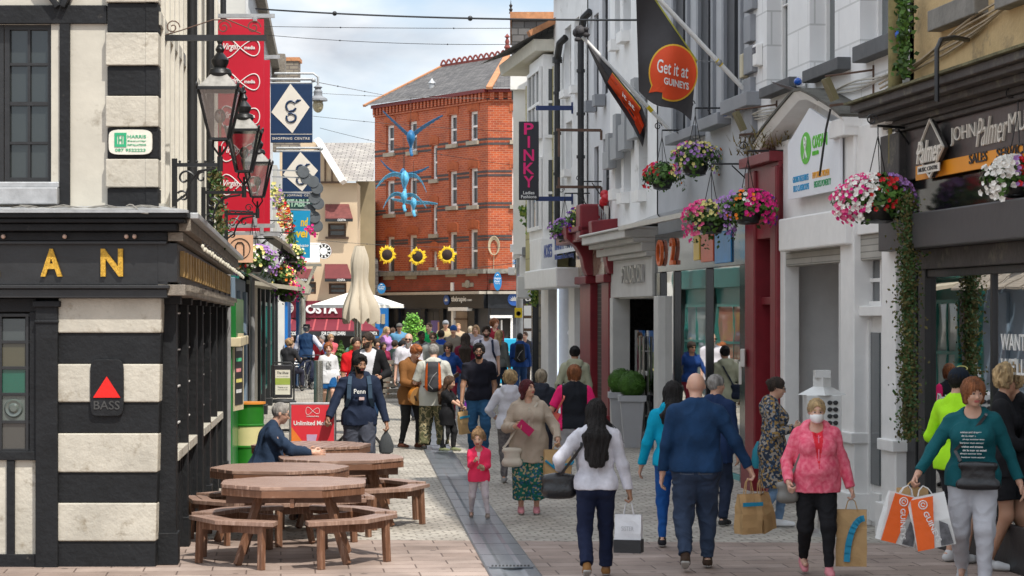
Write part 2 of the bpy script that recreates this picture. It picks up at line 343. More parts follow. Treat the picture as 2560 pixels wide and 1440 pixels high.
t.links.new(nn.outputs[0],rr.inputs[0])
m2=nd(t,'ShaderNodeMix',data_type='RGBA',blend_type='MULTIPLY');m2.inputs['Factor'].default_value=1;t.links.new(mm.outputs['Result'],m2.inputs['A']);t.links.new(rr.outputs[0],m2.inputs['B'])
vo=nd(t,'ShaderNodeTexVoronoi');vo.inputs['Scale'].default_value=3.2;t.links.new(uv.outputs['Object'],vo.inputs[0])
vr=nd(t,'ShaderNodeValToRGB');vr.color_ramp.elements[0].position=.09;vr.color_ramp.elements[1].position=.12;vr.color_ramp.elements[0].color=(.45,.43,.42,1)
t.links.new(vo.outputs['Distance'],vr.inputs[0]);m3=nd(t,'ShaderNodeMix',data_type='RGBA',blend_type='MULTIPLY');m3.inputs['Factor'].default_value=1
t.links.new(m2.outputs['Result'],m3.inputs['A']);t.links.new(vr.outputs[0],m3.inputs['B'])
t.links.new(m3.outputs['Result'],b.inputs['Base Color']);b.inputs['Roughness'].default_value=.75
bp=nd(t,'ShaderNodeBump');bp.inputs['Strength'].default_value=.5;bp.inputs['Distance'].default_value=.012;bp.invert=True
mf=nd(t,'ShaderNodeMix',data_type='FLOAT');t.links.new(lt.outputs[0],mf.inputs[0]);t.links.new(ca.outputs['Fac'],mf.inputs[2]);t.links.new(cb.outputs['Fac'],mf.inputs[3])
t.links.new(mf.outputs[0],bp.inputs['Height']);t.links.new(bp.outputs[0],b.inputs['Normal'])
gmb=MB();ys=[-60,10,25,40,55,70,90,130,600]
drx=lambda D:.03-.0745*(D-19.6) if D < 37 else -1.27-.05*(D-37)
DW=.21
xs=[-300,-20]
for i in range(len(ys)-1):
 a,b2=ys[i],ys[i+1];gmb.add([(-400,a,g(a)),(400,a,g(a)),(400,b2,g(b2)),(-400,b2,g(b2))],[(0,1,2,3)])
tag(gmb.build('ground',gm),kind='structure')
dm=M('channel_stone',(.13,.145,.165),.3,.25,4,.15,dirt=((.24,.25,.26),.58,5))
dmb=MB();sec=[(-.235,.006),(-.22,.016),(-.11,.016),(-.07,.007),(0,.005),(.07,.007),(.11,.016),(.22,.016),(.235,.006)]
n=60;vs=[]
for i in range(n+1):
 D=12+i*.65
 for a,z in sec:vs.append((drx(D)+a,D,g(D)+z))
k=len(sec)
dmb.add(vs,[(i*k+j,i*k+j+1,(i+1)*k+j+1,(i+1)*k+j) for i in range(n) for j in range(k-1)])
o=dmb.build('drain_channel',dm);tag(o,kind='structure')
jm=MB()
for i in range(34):
 D=13+i*1.02;jm.wb(Wall((drx(D),D),(1,0),(0,-1)),-.22,.22,g(D)+.0165,g(D)+.0175,0,.012)
tag(jm.build('drain_channel_joints',M('joint_black',(.03,.03,.03),.8,.1)),kind='structure')
gr=empty('drain_grate',(drx(20.1),20.1,.018),label='dark slotted metal grate set across the drainage channel',cat='drain grate')
q=MB();q.box(-.2,.2,-.09,.09,0,.012);q.build('grate_frame',dm,gr)
q=MB()
for i in range(11):q.box(-.18+i*.033,-.162+i*.033,-.06,.06,.0125,.014)
q.build('slots',MC['joint_black'],gr)
stripeW=M('aged_white',(.48,.45,.385),.8,.18,2.2,.4,dirt=((.27,.235,.18),.55,4),bscale=25)
stripeB=M('worn_black',(.010,.011,.013),.62,.4,3,.4,spec=.3,dirt=((.12,.11,.095),.66,7),bscale=20)
cream=MC['cream_paint'];blk=MC['black_paint']
gold=M('gold_leaf',(.62,.36,.04),.4,.4,40,.5,metal=.35)
pub=empty('public_house',(-3.2,20.3,0),label='timber framed corner pub with black and white stripes and gold letters',cat='pub')
pub.location=(0,0,0)
FW=Wall((0,20.3),(1,0),(0,-1))
X=lambda px,D=20.3:PX(px,D)
zf=lambda py:PZ(py,20.3)
def fwall(px0,px1,py0,py1,mat,name,d0=-.3,d1=0,parent=pub,W=FW,bevel=.004):
 mb=MB();mb.wb(W,W.U(px0,d1),W.U(px1,d1),W.Z(px0,py0,d1),W.Z(px0,py1,d1),d0,d1);return mb.build(name,mat,parent,bevel)
mb=MB();panel(mb,FW,X(-400),X(392),zf(545),zf(-420),[(X(-130),X(128),zf(455),zf(60)),],depth=.22)
SW=Wall((X(392)-.0,20.3),(-.0817,.9967),(.9967,.0817))
mb.add([SW.at(0,2.9),SW.at(10.4,2.9),SW.at(10.4,7),SW.at(0,7)],[(0,1,2,3)])
mb.add([FW.at(X(-400),zf(-420)),FW.at(X(392),zf(-420)),SW.at(10.4,7),Vector((X(-400)-1,31,7))],[(0,1,2,3)])
wl_=mb.build('wall',cream,pub)
mb=MB();mb.wb(FW,X(-400),X(400)-.1,0,3.1,-1.0,-.15);mb.build('ground_floor_core',MC['dark_interior'],pub)
mb=MB()
bpx=lambda a,b,c,d,d1=.03:mb.wb(FW,X(a),X(b),zf(c),zf(d),-.02,d1)
bpx(150,176,520,-60);bpx(-200,268,60,14,.034);bpx(-200,-128,520,60);
for s_ in (1,-1):
 a=Vector((X(148 if s_ < 0 else 160),20.27,zf(20)));b_=Vector((X(148-150 if s_ < 0 else 160+100),20.27,zf(-190)))
 mb.beam(a,b_,.05,.13,up=(0,1,0))
mb.build('timber_frame',stripeB,pub,.006)
for y0,y1,m_,pr in ((82,10,stripeB,.05),(165,84,stripeW,.08),(240,167,stripeB,.05),(318,242,stripeW,.08),(397,320,stripeB,.05),(469,399,stripeW,.08),(520,471,stripeB,.05),(8,-60,stripeW,.08),(-62,-140,stripeB,.05)):
 mb=MB();mb.wb(FW,X(268)-(.0 if pr > .06 else -.01),X(392),zf(y0),zf(y1),-.1,pr);mb.wb(SW,-pr,.25,zf(y0),zf(y1),-.1,.02);mb.build('quoin',m_,pub,.008)
gdk=glassmat('dark_window_glass',(.03,.035,.035),.9,.08)
window(FW,pub,X(-130),X(0)+.02,zf(455),zf(60),d=-.06,fm=blk,gm=gdk,fw=.045,bars=(2,4))
window(FW,pub,X(0)+.03,X(128),zf(455),zf(60),d=-.06,fm=blk,gm=gdk,fw=.045,bars=(2,4))
mb=MB();mb.wb(FW,X(-150),X(150),zf(512),zf(470),-.05,.12);mb.wb(FW,X(-150),X(150),zf(470),zf(455),-.05,.05);mb.build('window_sill',MC['galvanised'],pub,.01)
al=empty('alarm_sign',FW.at(X(330),zf(357),.06),label='rounded cream security company plate with a green H logo on the pub quoin',cat='sign')
mb=MB();mb.wb(FW,X(274)-X(330),X(388)-X(330),-.13,.13,0,.02);
al2=MB()
pts=[]
for i in range(24):
 a=2*math.pi*i/24;ca,sa=math.cos(a),math.sin(a);pts.append(Vector((.2*abs(ca)**.4*math.copysign(1,ca),-.03,.115*abs(sa)**.4*math.copysign(1,sa))))
al2.prism(pts,(0,.03,0));al2.build('plate',M('sign_cream',(.68,.66,.58),.5,.08),al)
grn=M('sign_green',(.02,.35,.16),.5,.05)
mb=MB();
for a,b_,c,d in ((-.145,-.035,.06,.085),(-.145,-.035,-.045,-.02),(-.145,-.12,-.02,.06),(-.06,-.035,-.02,.06)):mb.box(a,b_,-.036,-.03,c,d)
mb.box(-.11,-.1,-.036,-.03,-.015,.055);mb.box(-.08,-.07,-.036,-.03,-.015,.055);mb.box(-.1,-.08,-.036,-.03,.015,.026)
text('HARRIS',(-.025,-.03,.035),(1,0,0),(0,0,1),.17,.03,grn,mb=mb,depth=.004)
text('Security',(-.025,-.03,.0),(1,0,0),(0,0,1),.17,.018,grn,mb=mb,depth=.004)
text('INSTALLATIONS',(-.025,-.03,-.035),(1,0,0),(0,0,1),.17,.018,grn,mb=mb,depth=.004)
text('087 9522223',(-.14,-.03,-.088),(1,0,0),(0,0,1),.28,.028,grn,mb=mb,depth=.004)
mb.build('lettering',grn,al,fixn=False)
mb=MB()
mb.wb(FW,X(-400),X(480),zf(548),zf(530),-.1,.34);mb.wb(FW,X(-400),X(472),zf(560),zf(549),-.1,.30);mb.wb(FW,X(-400),X(452),zf(580),zf(561),-.1,.25);mb.wb(FW,X(-400),X(425),zf(604),zf(581),-.1,.16)
c0=mb.build('cornice',stripeB,pub,.01)
mb=MB();mb.add([FW.at(X(-400),zf(529),.36),FW.at(X(484),zf(529),.36),FW.at(X(400),zf(515),0),FW.at(X(-400),zf(515),0)],[(0,1,2,3)]);mb.wb(FW,X(-400),X(484),zf(536),zf(529.5),.3,.365);mb.build('lead_flashing',MC['galvanised'],pub)
fwall(-400,419,712,605,blk,'fascia_board',-.1,.12)
mb=MB();mb.wb(FW,X(-400),X(430),zf(722),zf(713),-.1,.19);mb.wb(FW,X(-400),X(424),zf(745),zf(723),-.1,.15);mb.wb(FW,X(-400),X(424),zf(612),zf(604.5),-.1,.17);mb.build('moulding',blk,pub,.006)
for ch,a,b_ in (('A',110,163),('N',259,314),('L',-42,7)):
 text(ch,FW.at(X(a),zf(692),.12),(1,0,0),(0,0,1),X(b_)-X(a),zf(623)-zf(692),gold,pub,name='gold_letter',depth=.03,bold=.03)
for px in (20,172,325,345):
 mb=MB();mb.ball(FW.at(X(px),zf(593),.19),.022,n=10);mb.build('bulb',M('bulb_glass',(.5,.35,.28),.15,.1),pub)
ys_=(745,832,910,1005,1083,1180,1257,1352,1440)
for i in range(8):
 W_=i % 2 == 0;mb=MB();e=.02 if W_ else 0
 l=148-i*2.6;mb.hexa([(X(l-2.6),20.28-e,zf(ys_[i+1])),(X(404-i*2.2),20.28-e,zf(ys_[i+1])),(X(404-i*2.2),20.6,zf(ys_[i+1])),(X(l-2.6),20.6,zf(ys_[i+1])),(X(l),20.28-e,zf(ys_[i])),(X(406-i*2.2),20.28-e,zf(ys_[i])),(X(406-i*2.2),20.6,zf(ys_[i])),(X(l),20.6,zf(ys_[i]))])
 mb.build('pier_stripe',stripeW if W_ else stripeB,pub,.012)
bs=empty('ale_plaque',FW.at(X(270),zf(969),.03),label='black cast plaque with bright red triangle on striped pub corner',cat='plaque')
mb=MB();pts=[]
for i in range(28):
 a=2*math.pi*i/28;ca,sa=math.cos(a),math.sin(a);pts.append(Vector((.155*abs(ca)**.3*math.copysign(1,ca),-.03,.262*abs(sa)**.3*math.copysign(1,sa))))
mb.prism(pts,(0,.03,0));mb.build('plate',stripeB,bs,.006)
mb=MB();mb.prism([Vector((-.125,-.04,-.09)),Vector((.125,-.04,-.09)),Vector((0,-.04,.105))],(0,.01,0));mb.build('triangle',M('signal_red',(.75,.012,.008),.35,.05),bs)
pm=M('faded_relief',(.05,.05,.05),.7,.3)
mb=MB();text('BASS',(-.12,-.03,-.2),(1,0,0),(0,0,1),.24,.08,pm,mb=mb,depth=.006);mb.build('lettering',pm,bs,fixn=False)
mb=MB();mb.wb(FW,X(92),X(148),zf(1440),zf(752),-.1,.07);mb.wb(FW,X(86),X(155),zf(768),zf(752),-.1,.1);mb.wb(FW,X(90),X(150),zf(808),zf(800),-.1,.085);mb.build('pilaster',stripeB,pub,.01)
mb=MB();mb.wb(FW,X(-400),X(92),zf(780),zf(746),-.1,.02);mb.wb(FW,X(75),X(92),zf(1145),zf(780),-.1,.03);mb.wb(FW,X(-400),X(92),zf(1150),zf(1128),-.1,.04);mb.build('window_surround',stripeB,pub,.006)
mb=MB();mb.wb(FW,X(-400),X(92),zf(1400),zf(1150),-.1,0);mb.build('dado',stripeW,pub)
mb=MB();mb.wb(FW,X(18),X(38),zf(1400),zf(1150),-.1,.03);mb.wb(FW,X(-400),X(92),zf(1440),zf(1385),-.1,.035);mb.wb(FW,X(-100),X(-80),zf(1400),zf(1150),-.1,.03);mb.build('dado_timber',stripeB,pub,.006)
for i,(a,b_,cc) in enumerate(((797,852,(.05,.06,.06)),(857,917,(.07,.065,.04)),(923,982,(.012,.09,.06)),(990,1052,(.09,.11,.10)),(1058,1125,(.06,.06,.055)))):
 for j,(x0,x1) in enumerate(((5,62),(-60,-3))):
  mb=MB();mb.wb(FW,X(x0),X(x1),zf(b_),zf(a),-.05,-.02)
  if i == 3:mb.lathe(FW.at(X((x0+x1)/2),zf(1021),-.02),[(0,.03),(.03,.03),(.05,.012),(.075,.02),(.09,.0)],20,ax=(0,-1,0))
  mb.build('leaded_pane',glassmat('pane_tint%d' % i,cc,.8,.12) if j == 0 else MC['pane_tint%d' % i],pub)
mb=MB()
for y in (788,855,920,986,1055,1126):mb.wb(FW,X(-80),X(74),zf(y+4),zf(y-4),-.05,.0)
for x in (-68,1,68):mb.wb(FW,X(x-4),X(x+4),zf(1128),zf(785),-.05,.004)
mb.build('glazing_bars',blk,pub,.003)
US=lambda D:(Vector((0,D,0))-LW.o).dot(LW.t)
u0,u1=20.45,30.6
lb=MB();lb.wb(LW,u0,u1,0,2.75,-.5,-.12);lb.build('side_core',MC['dark_interior'],pub)
for k,u in enumerate((20.5,22.1,23.6,24.7,26.2,27.7,29.2,30.35)):
 mb=MB();mb.wb(LW,u,u+.22,0,2.62,-.12,.05);mb.wb(LW,u-.03,u+.25,2.42,2.62,-.12,.09);mb.wb(LW,u-.02,u+.24,0,.3,-.12,.07);mb.build('side_pilaster',stripeB,pub,.008)
for a,b_ in ((20.72,22.1),(22.32,23.6),(24.92,26.2),(26.42,27.7),(27.92,29.2)):
 f=MB();z0=.95
 f.wb(LW,a,b_,z0,z0+.09,-.12,.06);fo=f.build('side_sill',stripeW,pub,.005)
 f=MB();f.wb(LW,a,b_,.12,z0,-.12,-.03);f.build('side_panel',stripeW,pub)
 f=MB()
 for i in range(5):f.wb(LW,a+(b_-a)*(i+.5)/5-.03,a+(b_-a)*(i+.5)/5+.03,.12,z0,-.03,.01)
 f.build('panel_timber',stripeB,pub)
 window(LW,pub,a,b_,z0+.09,2.42,d=-.03,fm=blk,gm=gdk,fw=.06,bars=(3,4),name='side_window')
 f=MB()
 for i in range(4):f.wb(LW,a+.05,b_-.05,z0+.3+i*.36,z0+.315+i*.36,-.03,-.015)
 f.build('glazing_strip',MC['white_paint'],pub)
u=23.82;mb=MB();mb.wb(LW,u,u+.88,0,2.42,-.12,-.05);mb.wb(LW,u+.1,u+.78,.2,1.1,-.06,-.03);mb.wb(LW,u+.1,u+.78,1.25,2.2,-.06,-.03);mb.build('side_door',blk,pub,.006)
def sl_box(d0,d1,za0,za1,zb0,zb1,m_,name,bev=.006,ua=None,ub=None):
 A=LW.at;ua=20.25 if ua is None else ua;ub=30.6 if ub is None else ub
 mb=MB();mb.hexa([A(ua,za0,d0),A(ub,zb0,d0),A(ub,zb0,d1),A(ua,za0,d1),A(ua,za1,d0),A(ub,zb1,d0),A(ub,zb1,d1),A(ua,za1,d1)]);return mb.build(name,m_,pub,bev)
wgrey=M('weathered_grey_wood',(.23,.2,.165),.8,.35,5,.5,stretch=(4,.5,4))
sl_box(-.1,.08,2.62,2.98,2.55,2.86,blk,'side_fascia')
sl_box(-.1,.15,2.50,2.60,2.44,2.54,wgrey,'side_moulding');sl_box(-.1,.13,3.0,3.08,2.88,2.96,wgrey,'side_moulding');sl_box(-.1,.2,3.09,3.2,2.97,3.07,wgrey,'side_cornice');sl_box(-.12,.27,3.205,3.26,3.075,3.13,MC['galvanised'],'gutter')
for i in range(22):
 u=20.6+i*.44;z=2.66-(u-20.3)*.008
 mb=MB();mb.wb(LW,u,u+.1+.06*(i % 3),z+.02,z+.26,.08,.12);mb.build('side_letter',M('bronze_letter',(.4,.25,.09),.5,.3),pub)
mb=MB()
for i in range(44):u=20.45+i*.23;mb.wb(LW,u,u+.09,2.545-(u-20.3)*.006,2.6-(u-20.3)*.006,.15,.19)
mb.build('dentils',wgrey,pub)
mb=MB()
for i in range(16):
 u=.3+i*.64;mb.wb(SW,u,u+.1,3.2,7,-.01,.05)
mb.build('cover_boards',M('board_white',(.66,.63,.56),.6,.1,3,.2),pub,.004)
mb=MB();mb.wb(SW,0,10.4,3.2,3.35,-.01,.07);mb.wb(SW,0,10.4,5.0,5.12,-.01,.04);mb.build('side_rail',cream,pub)
for u,r in ((3.1,.055),(6.6,.05)):
 mb=MB();mb.tube([SW.at(u,3.1,.13),SW.at(u,7,.13)],r,10);mb.build('drainpipe',blk,pub)
fl=empty('festoon_lights',LW.at(20.4,3.0,.3),label='string of clear bulbs along the gutter edge of the pub',cat='string lights')
mb=MB();pts=[Vector((0,0,0))+LW.t*(i*.12)+Vector((0,0,-.012*(i*.12)-.02*abs(math.sin(i*.9)))) for i in range(84)]
mb.tube(pts,.006,5);mb.build('cable',blk,fl)
bm_=M('clear_bulb',(.75,.72,.6),.1,.3,20,0,spec=1)
for i in range(0,80,2):
 mb=MB();mb.ball(pts[i]+Vector((0,0,-.045)),.017,n=8,rz=.022);mb.build('bulb',bm_,fl)
cb=MB()
for k in range(2):
 cb.tube([FW.at(X(40+k*20)+.1*i,zf(522-k*3)+.015*math.sin(i*1.7+k),.2-.02*k) for i in range(16-k*2)],.006,5)
cb.tube([FW.at(X(330)+.03*i,zf(520)-.0016*i*i+.02*math.sin(i),.3+.01*i) for i in range(8)],.008,5)
tag(cb.build('cable_bundle',M('cable_grey',(.2,.19,.17),.7)),'loose grey cables lying along the lead ledge above the pub fascia','cables')
opal=glassmat('lantern_glass',(.5,.5,.5),.5,.05,trans=.72,edge=.2)
brass=M('bulb_amber',(.8,.6,.3),.2,.2,spec=1)
def lantern(D,off,ztop,label):
 wx=-1.495-.082*D+.0
 r=empty('wall_lantern',(wx+off,D,0),rz=0,label=label,cat='wall lantern',group='victorian lanterns along the pub wall');z0=3.98;
 m=MC['dark_metal']
 c=MB();
 b,tp,zb,zt=.085,.185,z0,z0+.47
 for a in range(4):
  s1=(1,1,-1,-1)[a];s2=(1,-1,-1,1)[a];t1=(1,-1,-1,1)[a];t2=(-1,-1,1,1)[a]
  c.beam((s1*b,s2*b,zb),(s1*tp,s2*tp,zt),.02,.02)
  c.beam((s1*b,s2*b,zb),(t1*b,t2*b,zb),.022,.022);c.beam((s1*tp,s2*tp,zt),(t1*tp,t2*tp,zt),.035,.03)
  c.ball((s1*tp*1.05,s2*tp*1.05,zt+.03),.016,n=6,rz=.03)
 c.build('cage',m,r)
 gl=MB()
 for a in range(4):
  s1=(1,1,-1,-1)[a];s2=(1,-1,-1,1)[a];t1=(1,-1,-1,1)[a];t2=(-1,-1,1,1)[a];k=.98
  gl.add([(s1*b*k,s2*b*k,zb),(t1*b*k,t2*b*k,zb),(t1*tp*k,t2*tp*k,zt),(s1*tp*k,s2*tp*k,zt)],[(0,1,2,3)])
 gl.build('glass',opal,r)
 h=MB();R45=math.pi/4;n=4;vs=[]
 for rr,z in ((.275,zt+.01),(.2,zt+.06),(.11,zt+.14)):
  for j in range(4):a=R45+j*math.pi/2;vs.append((rr*math.cos(a),rr*math.sin(a),z))
 h.add(vs,[(i*4+j,i*4+(j+1) % 4,i*4+4+(j+1) % 4,i*4+4+j) for i in range(2) for j in range(4)]);h.build('hood',M('lead_hood',(.3,.29,.27),.5,.4,8,.2),r)
 f=MB();f.lathe((0,0,zt+.12),[(.1,0),(.115,.03),(.1,.07),(.06,.09),(.08,.13),(.085,.16),(.055,.2),(.03,.23),(.045,.26),(.03,.29),(.018,.31),(.03,.335),(.01,.37),(.0,.42)],16);f.build('finial',m,r)
 bu=MB();bu.ball((0,0,z0+.22),.055,n=12,rz=.07);bu.build('bulb',opal,r)
 bu=MB();bu.lathe((0,0,z0+.02),[(.012,0),(.012,.1),(.02,.14),(.01,.22)],8);bu.build('bulb_holder',brass,r)
 s=MB();s.tube([(-.06,0,z0-.01),(-.07,0,z0-.06),(-.035,0,z0-.11),(0,0,z0-.16)],.011,6);s.tube([(.06,0,z0-.01),(.07,0,z0-.06),(.035,0,z0-.11),(0,0,z0-.16)],.011,6)
 s.tube([(0,0,z0-.16),(0,0,z0-.3)],.028,8);s.tube([(0,0,z0-.06),(0,0,z0-.16)],.015,6);s.build('cradle',m,r)
 k=MB();zb=z0-.24;k.beam((-off,0,zb),(.02,0,zb),.03,.035);k.beam((-off+.01,0,zb+.06),(-off+.01,0,zb-.42),.05,.02,up=(0,1,0))
 def spiral(cx,cz,r0,a0,turns,sg=1):return [(cx+(r0*(1-i/26))*math.cos(a0+sg*i*turns*.24),0,cz+(r0*(1-i/26))*math.sin(a0+sg*i*turns*.24)) for i in range(22)]
 k.tube([(-off+.02,0,zb-.35),(-off+.12,0,zb-.28),(-off+.16,0,zb-.16),(-off+.24,0,zb-.06),(-.04,0,zb-.03)],.013,6)
 k.tube(spiral(-off+.11,zb-.13,.085,.2,1.1),.011,6);k.tube(spiral(-off+.09,zb-.3,.06,2.6,1.2,-1),.011,6);k.tube(spiral(-off+.27,zb-.12,.055,1.2,1.1),.01,6)
 for i in range(5):k.ball((-off+.06+i*.08,0,zb+.03),.013,n=6)
 k.build('bracket',m,r)
 return r
lantern(20.8,.44,0,'nearest black lantern on a scrolled bracket, hanging highest in the photo')
lantern(25.5,.48,0,'middle lantern of three, in front of the red banner')
lantern(31.0,.45,0,'farthest and smallest of the three black lanterns, low against the banner')
r=empty('iron_sign_bracket',SW.at(.35,zf(83),0),label='empty black iron sign arm with thin scrollwork above the lanterns',cat='bracket')
mb=MB();mb.beam((0,0,0),(1.0,.0,0),.04,.055);mb.build('arm',blk,r)
mb=MB()
for cx in (.12,.6,.88):
 mb.tube([(cx+.07*(1-i/20)*math.cos(i*.55),0,.1+.07*(1-i/20)*math.sin(i*.55)) for i in range(17)],.006,5)
mb.tube([(.06,0,.03),(.2,0,.07),(.5,0,.17),(.62,0,.17)],.006,5);mb.tube([(.62,0,.18),(.95,0,.04)],.006,5);mb.build('scrolls',M('rust_iron',(.12,.07,.05),.8,.3),r)
def lbox(mb,D0,D1,z0,z1,d0,d1):mb.wb(LW,US(D0),US(D1),z0,z1,d0,d1)
h1=empty('green_shop_house',(0,0,0),label='narrow house past the pub with green corner post and off white upper wall',cat='building')
mb=MB();lbox(mb,30.7,42,2.6,7.6,-3,-.42);mb.build('upper_wall',M('off_white',(.5,.49,.46),.8,.1,2,.2,dirt=((.3,.28,.25),.6,2)),h1)
mb=MB();lbox(mb,30.7,34.2,0,2.6,-2,-.05);mb.build('ground_wall',stripeW,h1)
mb=MB();lbox(mb,31.2,33.9,0,1.85,-.2,.10);lbox(mb,31.2,33.9,1.86,2.55,-.2,.15);mb.build('green_panel',M('gloss_green',(.012,.17,.03),.3,.2,2,.1),h1,.02)
mb=MB();lbox(mb,31.1,34,1.87,2.0,-.1,.22);mb.build('cream_ledge',M('ledge_cream',(.65,.55,.36),.6),h1,.01)
mb=MB()
for D in (30.8,):mb.tube([LW.at(D,0,.05),LW.at(D,3.2,.05)],.04,10)
mb.build('drainpipe',M('pipe_grey',(.25,.25,.25),.4,.2),h1)
mb=MB()
for i in range(10):lbox(mb,31+i*1.1,31.12+i*1.1,3.2,7.6,-.44,-.38)
mb.build('cover_boards',MC['board_white'],h1)
mb=MB()
for D in (33,36.6):mb.tube([LW.at(D,2.6,-.3),LW.at(D,7.6,-.3)],.05,10)
mb.build('upper_drainpipe',blk,h1)
for D in (34.4,38.3):window(LW,h1,US(D),US(D+1.2),3.6,5.2,d=-.36,fw=.07)
mn=empty('menu_board',LW.at(US(31.9),1.5,.13),rz=-R_(4.7),label='narrow cream framed menu board with coloured chalk lines on green door',cat='menu board')
mb=MB();mb.box(0,.03,-.35,.35,-.55,.55);mb.build('frame',MC['ledge_cream'],mn);mb=MB();mb.box(.031,.036,-.27,.27,-.47,.47);mb.build('slate',blk,mn)
for i,cc in enumerate(((.7,.7,.7),(.1,.6,.3),(.8,.3,.3),(.8,.7,.2),(.7,.7,.7))):
 mb=MB();mb.box(.037,.039,-.2,.2-.04*(i % 3),.3-i*.15,.35-i*.15);mb.build('chalk_line',M('chalk%d' % i,cc,.9,.2),mn)
h2=empty('blue_grey_shopfront',(0,0,0),label='blue grey painted shopfront under weathered tilted awning boards',cat='building')
mb=MB();lbox(mb,34.3,38.5,0,2.9,-2,.0);lbox(mb,35,35.3,0,2.7,0,.06);lbox(mb,37.4,37.9,0,2.7,0,.06);mb.build('shopfront',M('blue_grey',(.17,.23,.30),.5,.12,2,.1),h2,.01)
mb=MB();mb.tube([LW.at(US(38.6),.1,.12),LW.at(US(38.6),3,.12)],.04,8);mb.build('drainpipe',MC['pipe_grey'],h2)
mb=MB();A=LW.at
for i in range(7):
 a=34.5+i*.62;mb.hexa([A(US(a),3.05,0),A(US(a+.56),3.05,0),A(US(a+.5),2.75,.55),A(US(a),2.75,.55),A(US(a),3.09,0),A(US(a+.56),3.09,0),A(US(a+.5),2.79,.55),A(US(a),2.79,.55)])
mb.build('awning_boards',wgrey,h2)
h3=empty('black_pillar_shop',(0,0,0),label='shop with black and cream pillars beneath the clad gable on the left',cat='building')
mb=MB();lbox(mb,38.7,60,0,3.0,-2,-.12);mb.build('shop_wall',M('shop_teal_paint',(.01,.15,.13),.4,.2,1),h3)
for i,(a,b_,m_) in enumerate(((39.2,39.6,'black_paint'),(41.2,43.6,'cream_paint'),(45.4,45.8,'black_paint'),(48.5,48.9,'black_paint'),(52.5,52.9,'black_paint'),(56.6,57.0,'black_paint'),(59.8,60.2,'black_paint'))):
 mb=MB();lbox(mb,a,b_,0,3.0,-.12,.04);lbox(mb,a-.05,b_+.05,0,.35,-.12,.09);mb.build('pillar',MC[m_],h3,.02)
for k,(a,b_) in enumerate(((39.8,41),(43.8,45.2),(46.1,48.2),(49.2,52.2),(53.2,56.3),(57.3,59.5))):
 window(LW,h3,US(a),US(b_),.6,2.6,d=-.02,fw=.08,bars=(2,2),fm=MC['shop_teal_paint'],gm=glassmat('shop_pane%d' % k,((.25,.3,.3),(.1,.2,.2),(.3,.28,.2),(.05,.2,.3),(.3,.12,.08),(.2,.25,.25))[k],.8,.06),name='shop_window')
mb=MB();lbox(mb,38.7,60.2,3.0,3.5,-.12,.12);mb.build('fascia',M('fascia_teal',(.008,.11,.10),.5),h3,.02)
mb=MB()
for i in range(9):
 a=39.5+i*1.3;mb.hexa([A(US(a),4.0,.02),A(US(a+1.2),4.0,.02),A(US(a+1.1),3.5,.75),A(US(a),3.5,.75),A(US(a),4.06,.02),A(US(a+1.2),4.06,.02),A(US(a+1.1),3.56,.75),A(US(a),3.56,.75)])
mb.build('shingled_canopy',wgrey,h3)
mb=MB();mb.hexa([A(US(39),2.86,0),A(US(47),2.86,0),A(US(46),2.8,.9),A(US(39),2.74,.9),A(US(39),2.93,0),A(US(47),2.93,0),A(US(46),2.87,.9),A(US(39),2.81,.9)]);mb.build('flat_canopy',M('canopy_wood',(.42,.38,.3),.8,.3,4,.3),h3)
mb=MB();lbox(mb,42.2,60.3,3.5,8.9,-2,-.15);mb.build('upper_wall',MC['off_white'],h3)
mb=MB()
for i in range(44):lbox(mb,42.4+i*.41,42.55+i*.41,4,9.6,-.15,-.1)
mb.build('ribbed_cladding',M('clad_white',(.6,.61,.62),.4,.08),h3)
mb=MB();mb.hexa([A(US(42.2),8.9,-3.5),A(US(60.5),8.9,-3.5),A(US(60.5),8.9,.1),A(US(42.2),8.9,.1),A(US(42.2),9.1,-3.5),A(US(60.5),9.1,-3.5),A(US(60.5),9.1,.1),A(US(42.2),9.1,.1)]);lbox(mb,59.4,60.6,8.2,9.3,-.2,.25);mb.build('eaves',wgrey,h3)
h4=empty('blue_shopfront',(0,0,0),label='bright blue pilasters and white gabled canopy at far end of left row',cat='building')
mb=MB();lbox(mb,60.6,66,0,3.2,-3,.2);mb.build('shop_wall',MC['white_paint'],h4)
mb=MB();lbox(mb,61.2,63.2,0,2.9,.2,.28);mb.build('pilaster',M('bright_blue',(.01,.16,.5),.4,.1,2,.05),h4,.02)
mb=MB();lbox(mb,63.9,66,0,2.9,.2,.28);mb.build('pilaster',MC['bright_blue'],h4,.02)
mb=MB();mb.prism([A(US(61),2.9,.2),A(US(61),2.9,.85),A(US(61),3.1,.9),A(US(61),3.6,.2)],LW.t*5);mb.build('canopy',MC['canopy_wood'],h4)
mb=MB();lbox(mb,60.6,72,3.2,6.4,-3,.0);mb.build('upper_wall',MC['off_white'],h4)
ch=empty('brick_chimney',P(715,230,74),label='weathered grey brick chimney rising behind the blue sign',cat='chimney')
mb=MB();mb.box(-.45,.45,-.4,.4,-2.0,1.0);mb.build('stack',MC['chimney_brick'],ch);mb=MB();mb.box(-.5,.5,-.45,.45,1.0,1.12);mb.build('cap',MC['orange_tile'],ch)
cs=empty('coffee_shop',(0,0,0),label='cream rendered corner coffee shop with slate roof and maroon awnings',cat='building')
CW=Wall((0,80),(1,0),(0,-1));CX_=lambda px:PX(px,80);cz=lambda py:PZ(py,80)
wins=[(820,865,558,592),(822,866,708,735),(752,790,705,735)]
mb=MB();panel(mb,CW,CX_(560),CX_(893),.2,cz(457),[(CX_(a),CX_(b_),cz(d),cz(c)) for a,b_,c,d in wins],depth=.2)
CS2=Wall((CX_(893),80),(-.012,1),(1,.012))
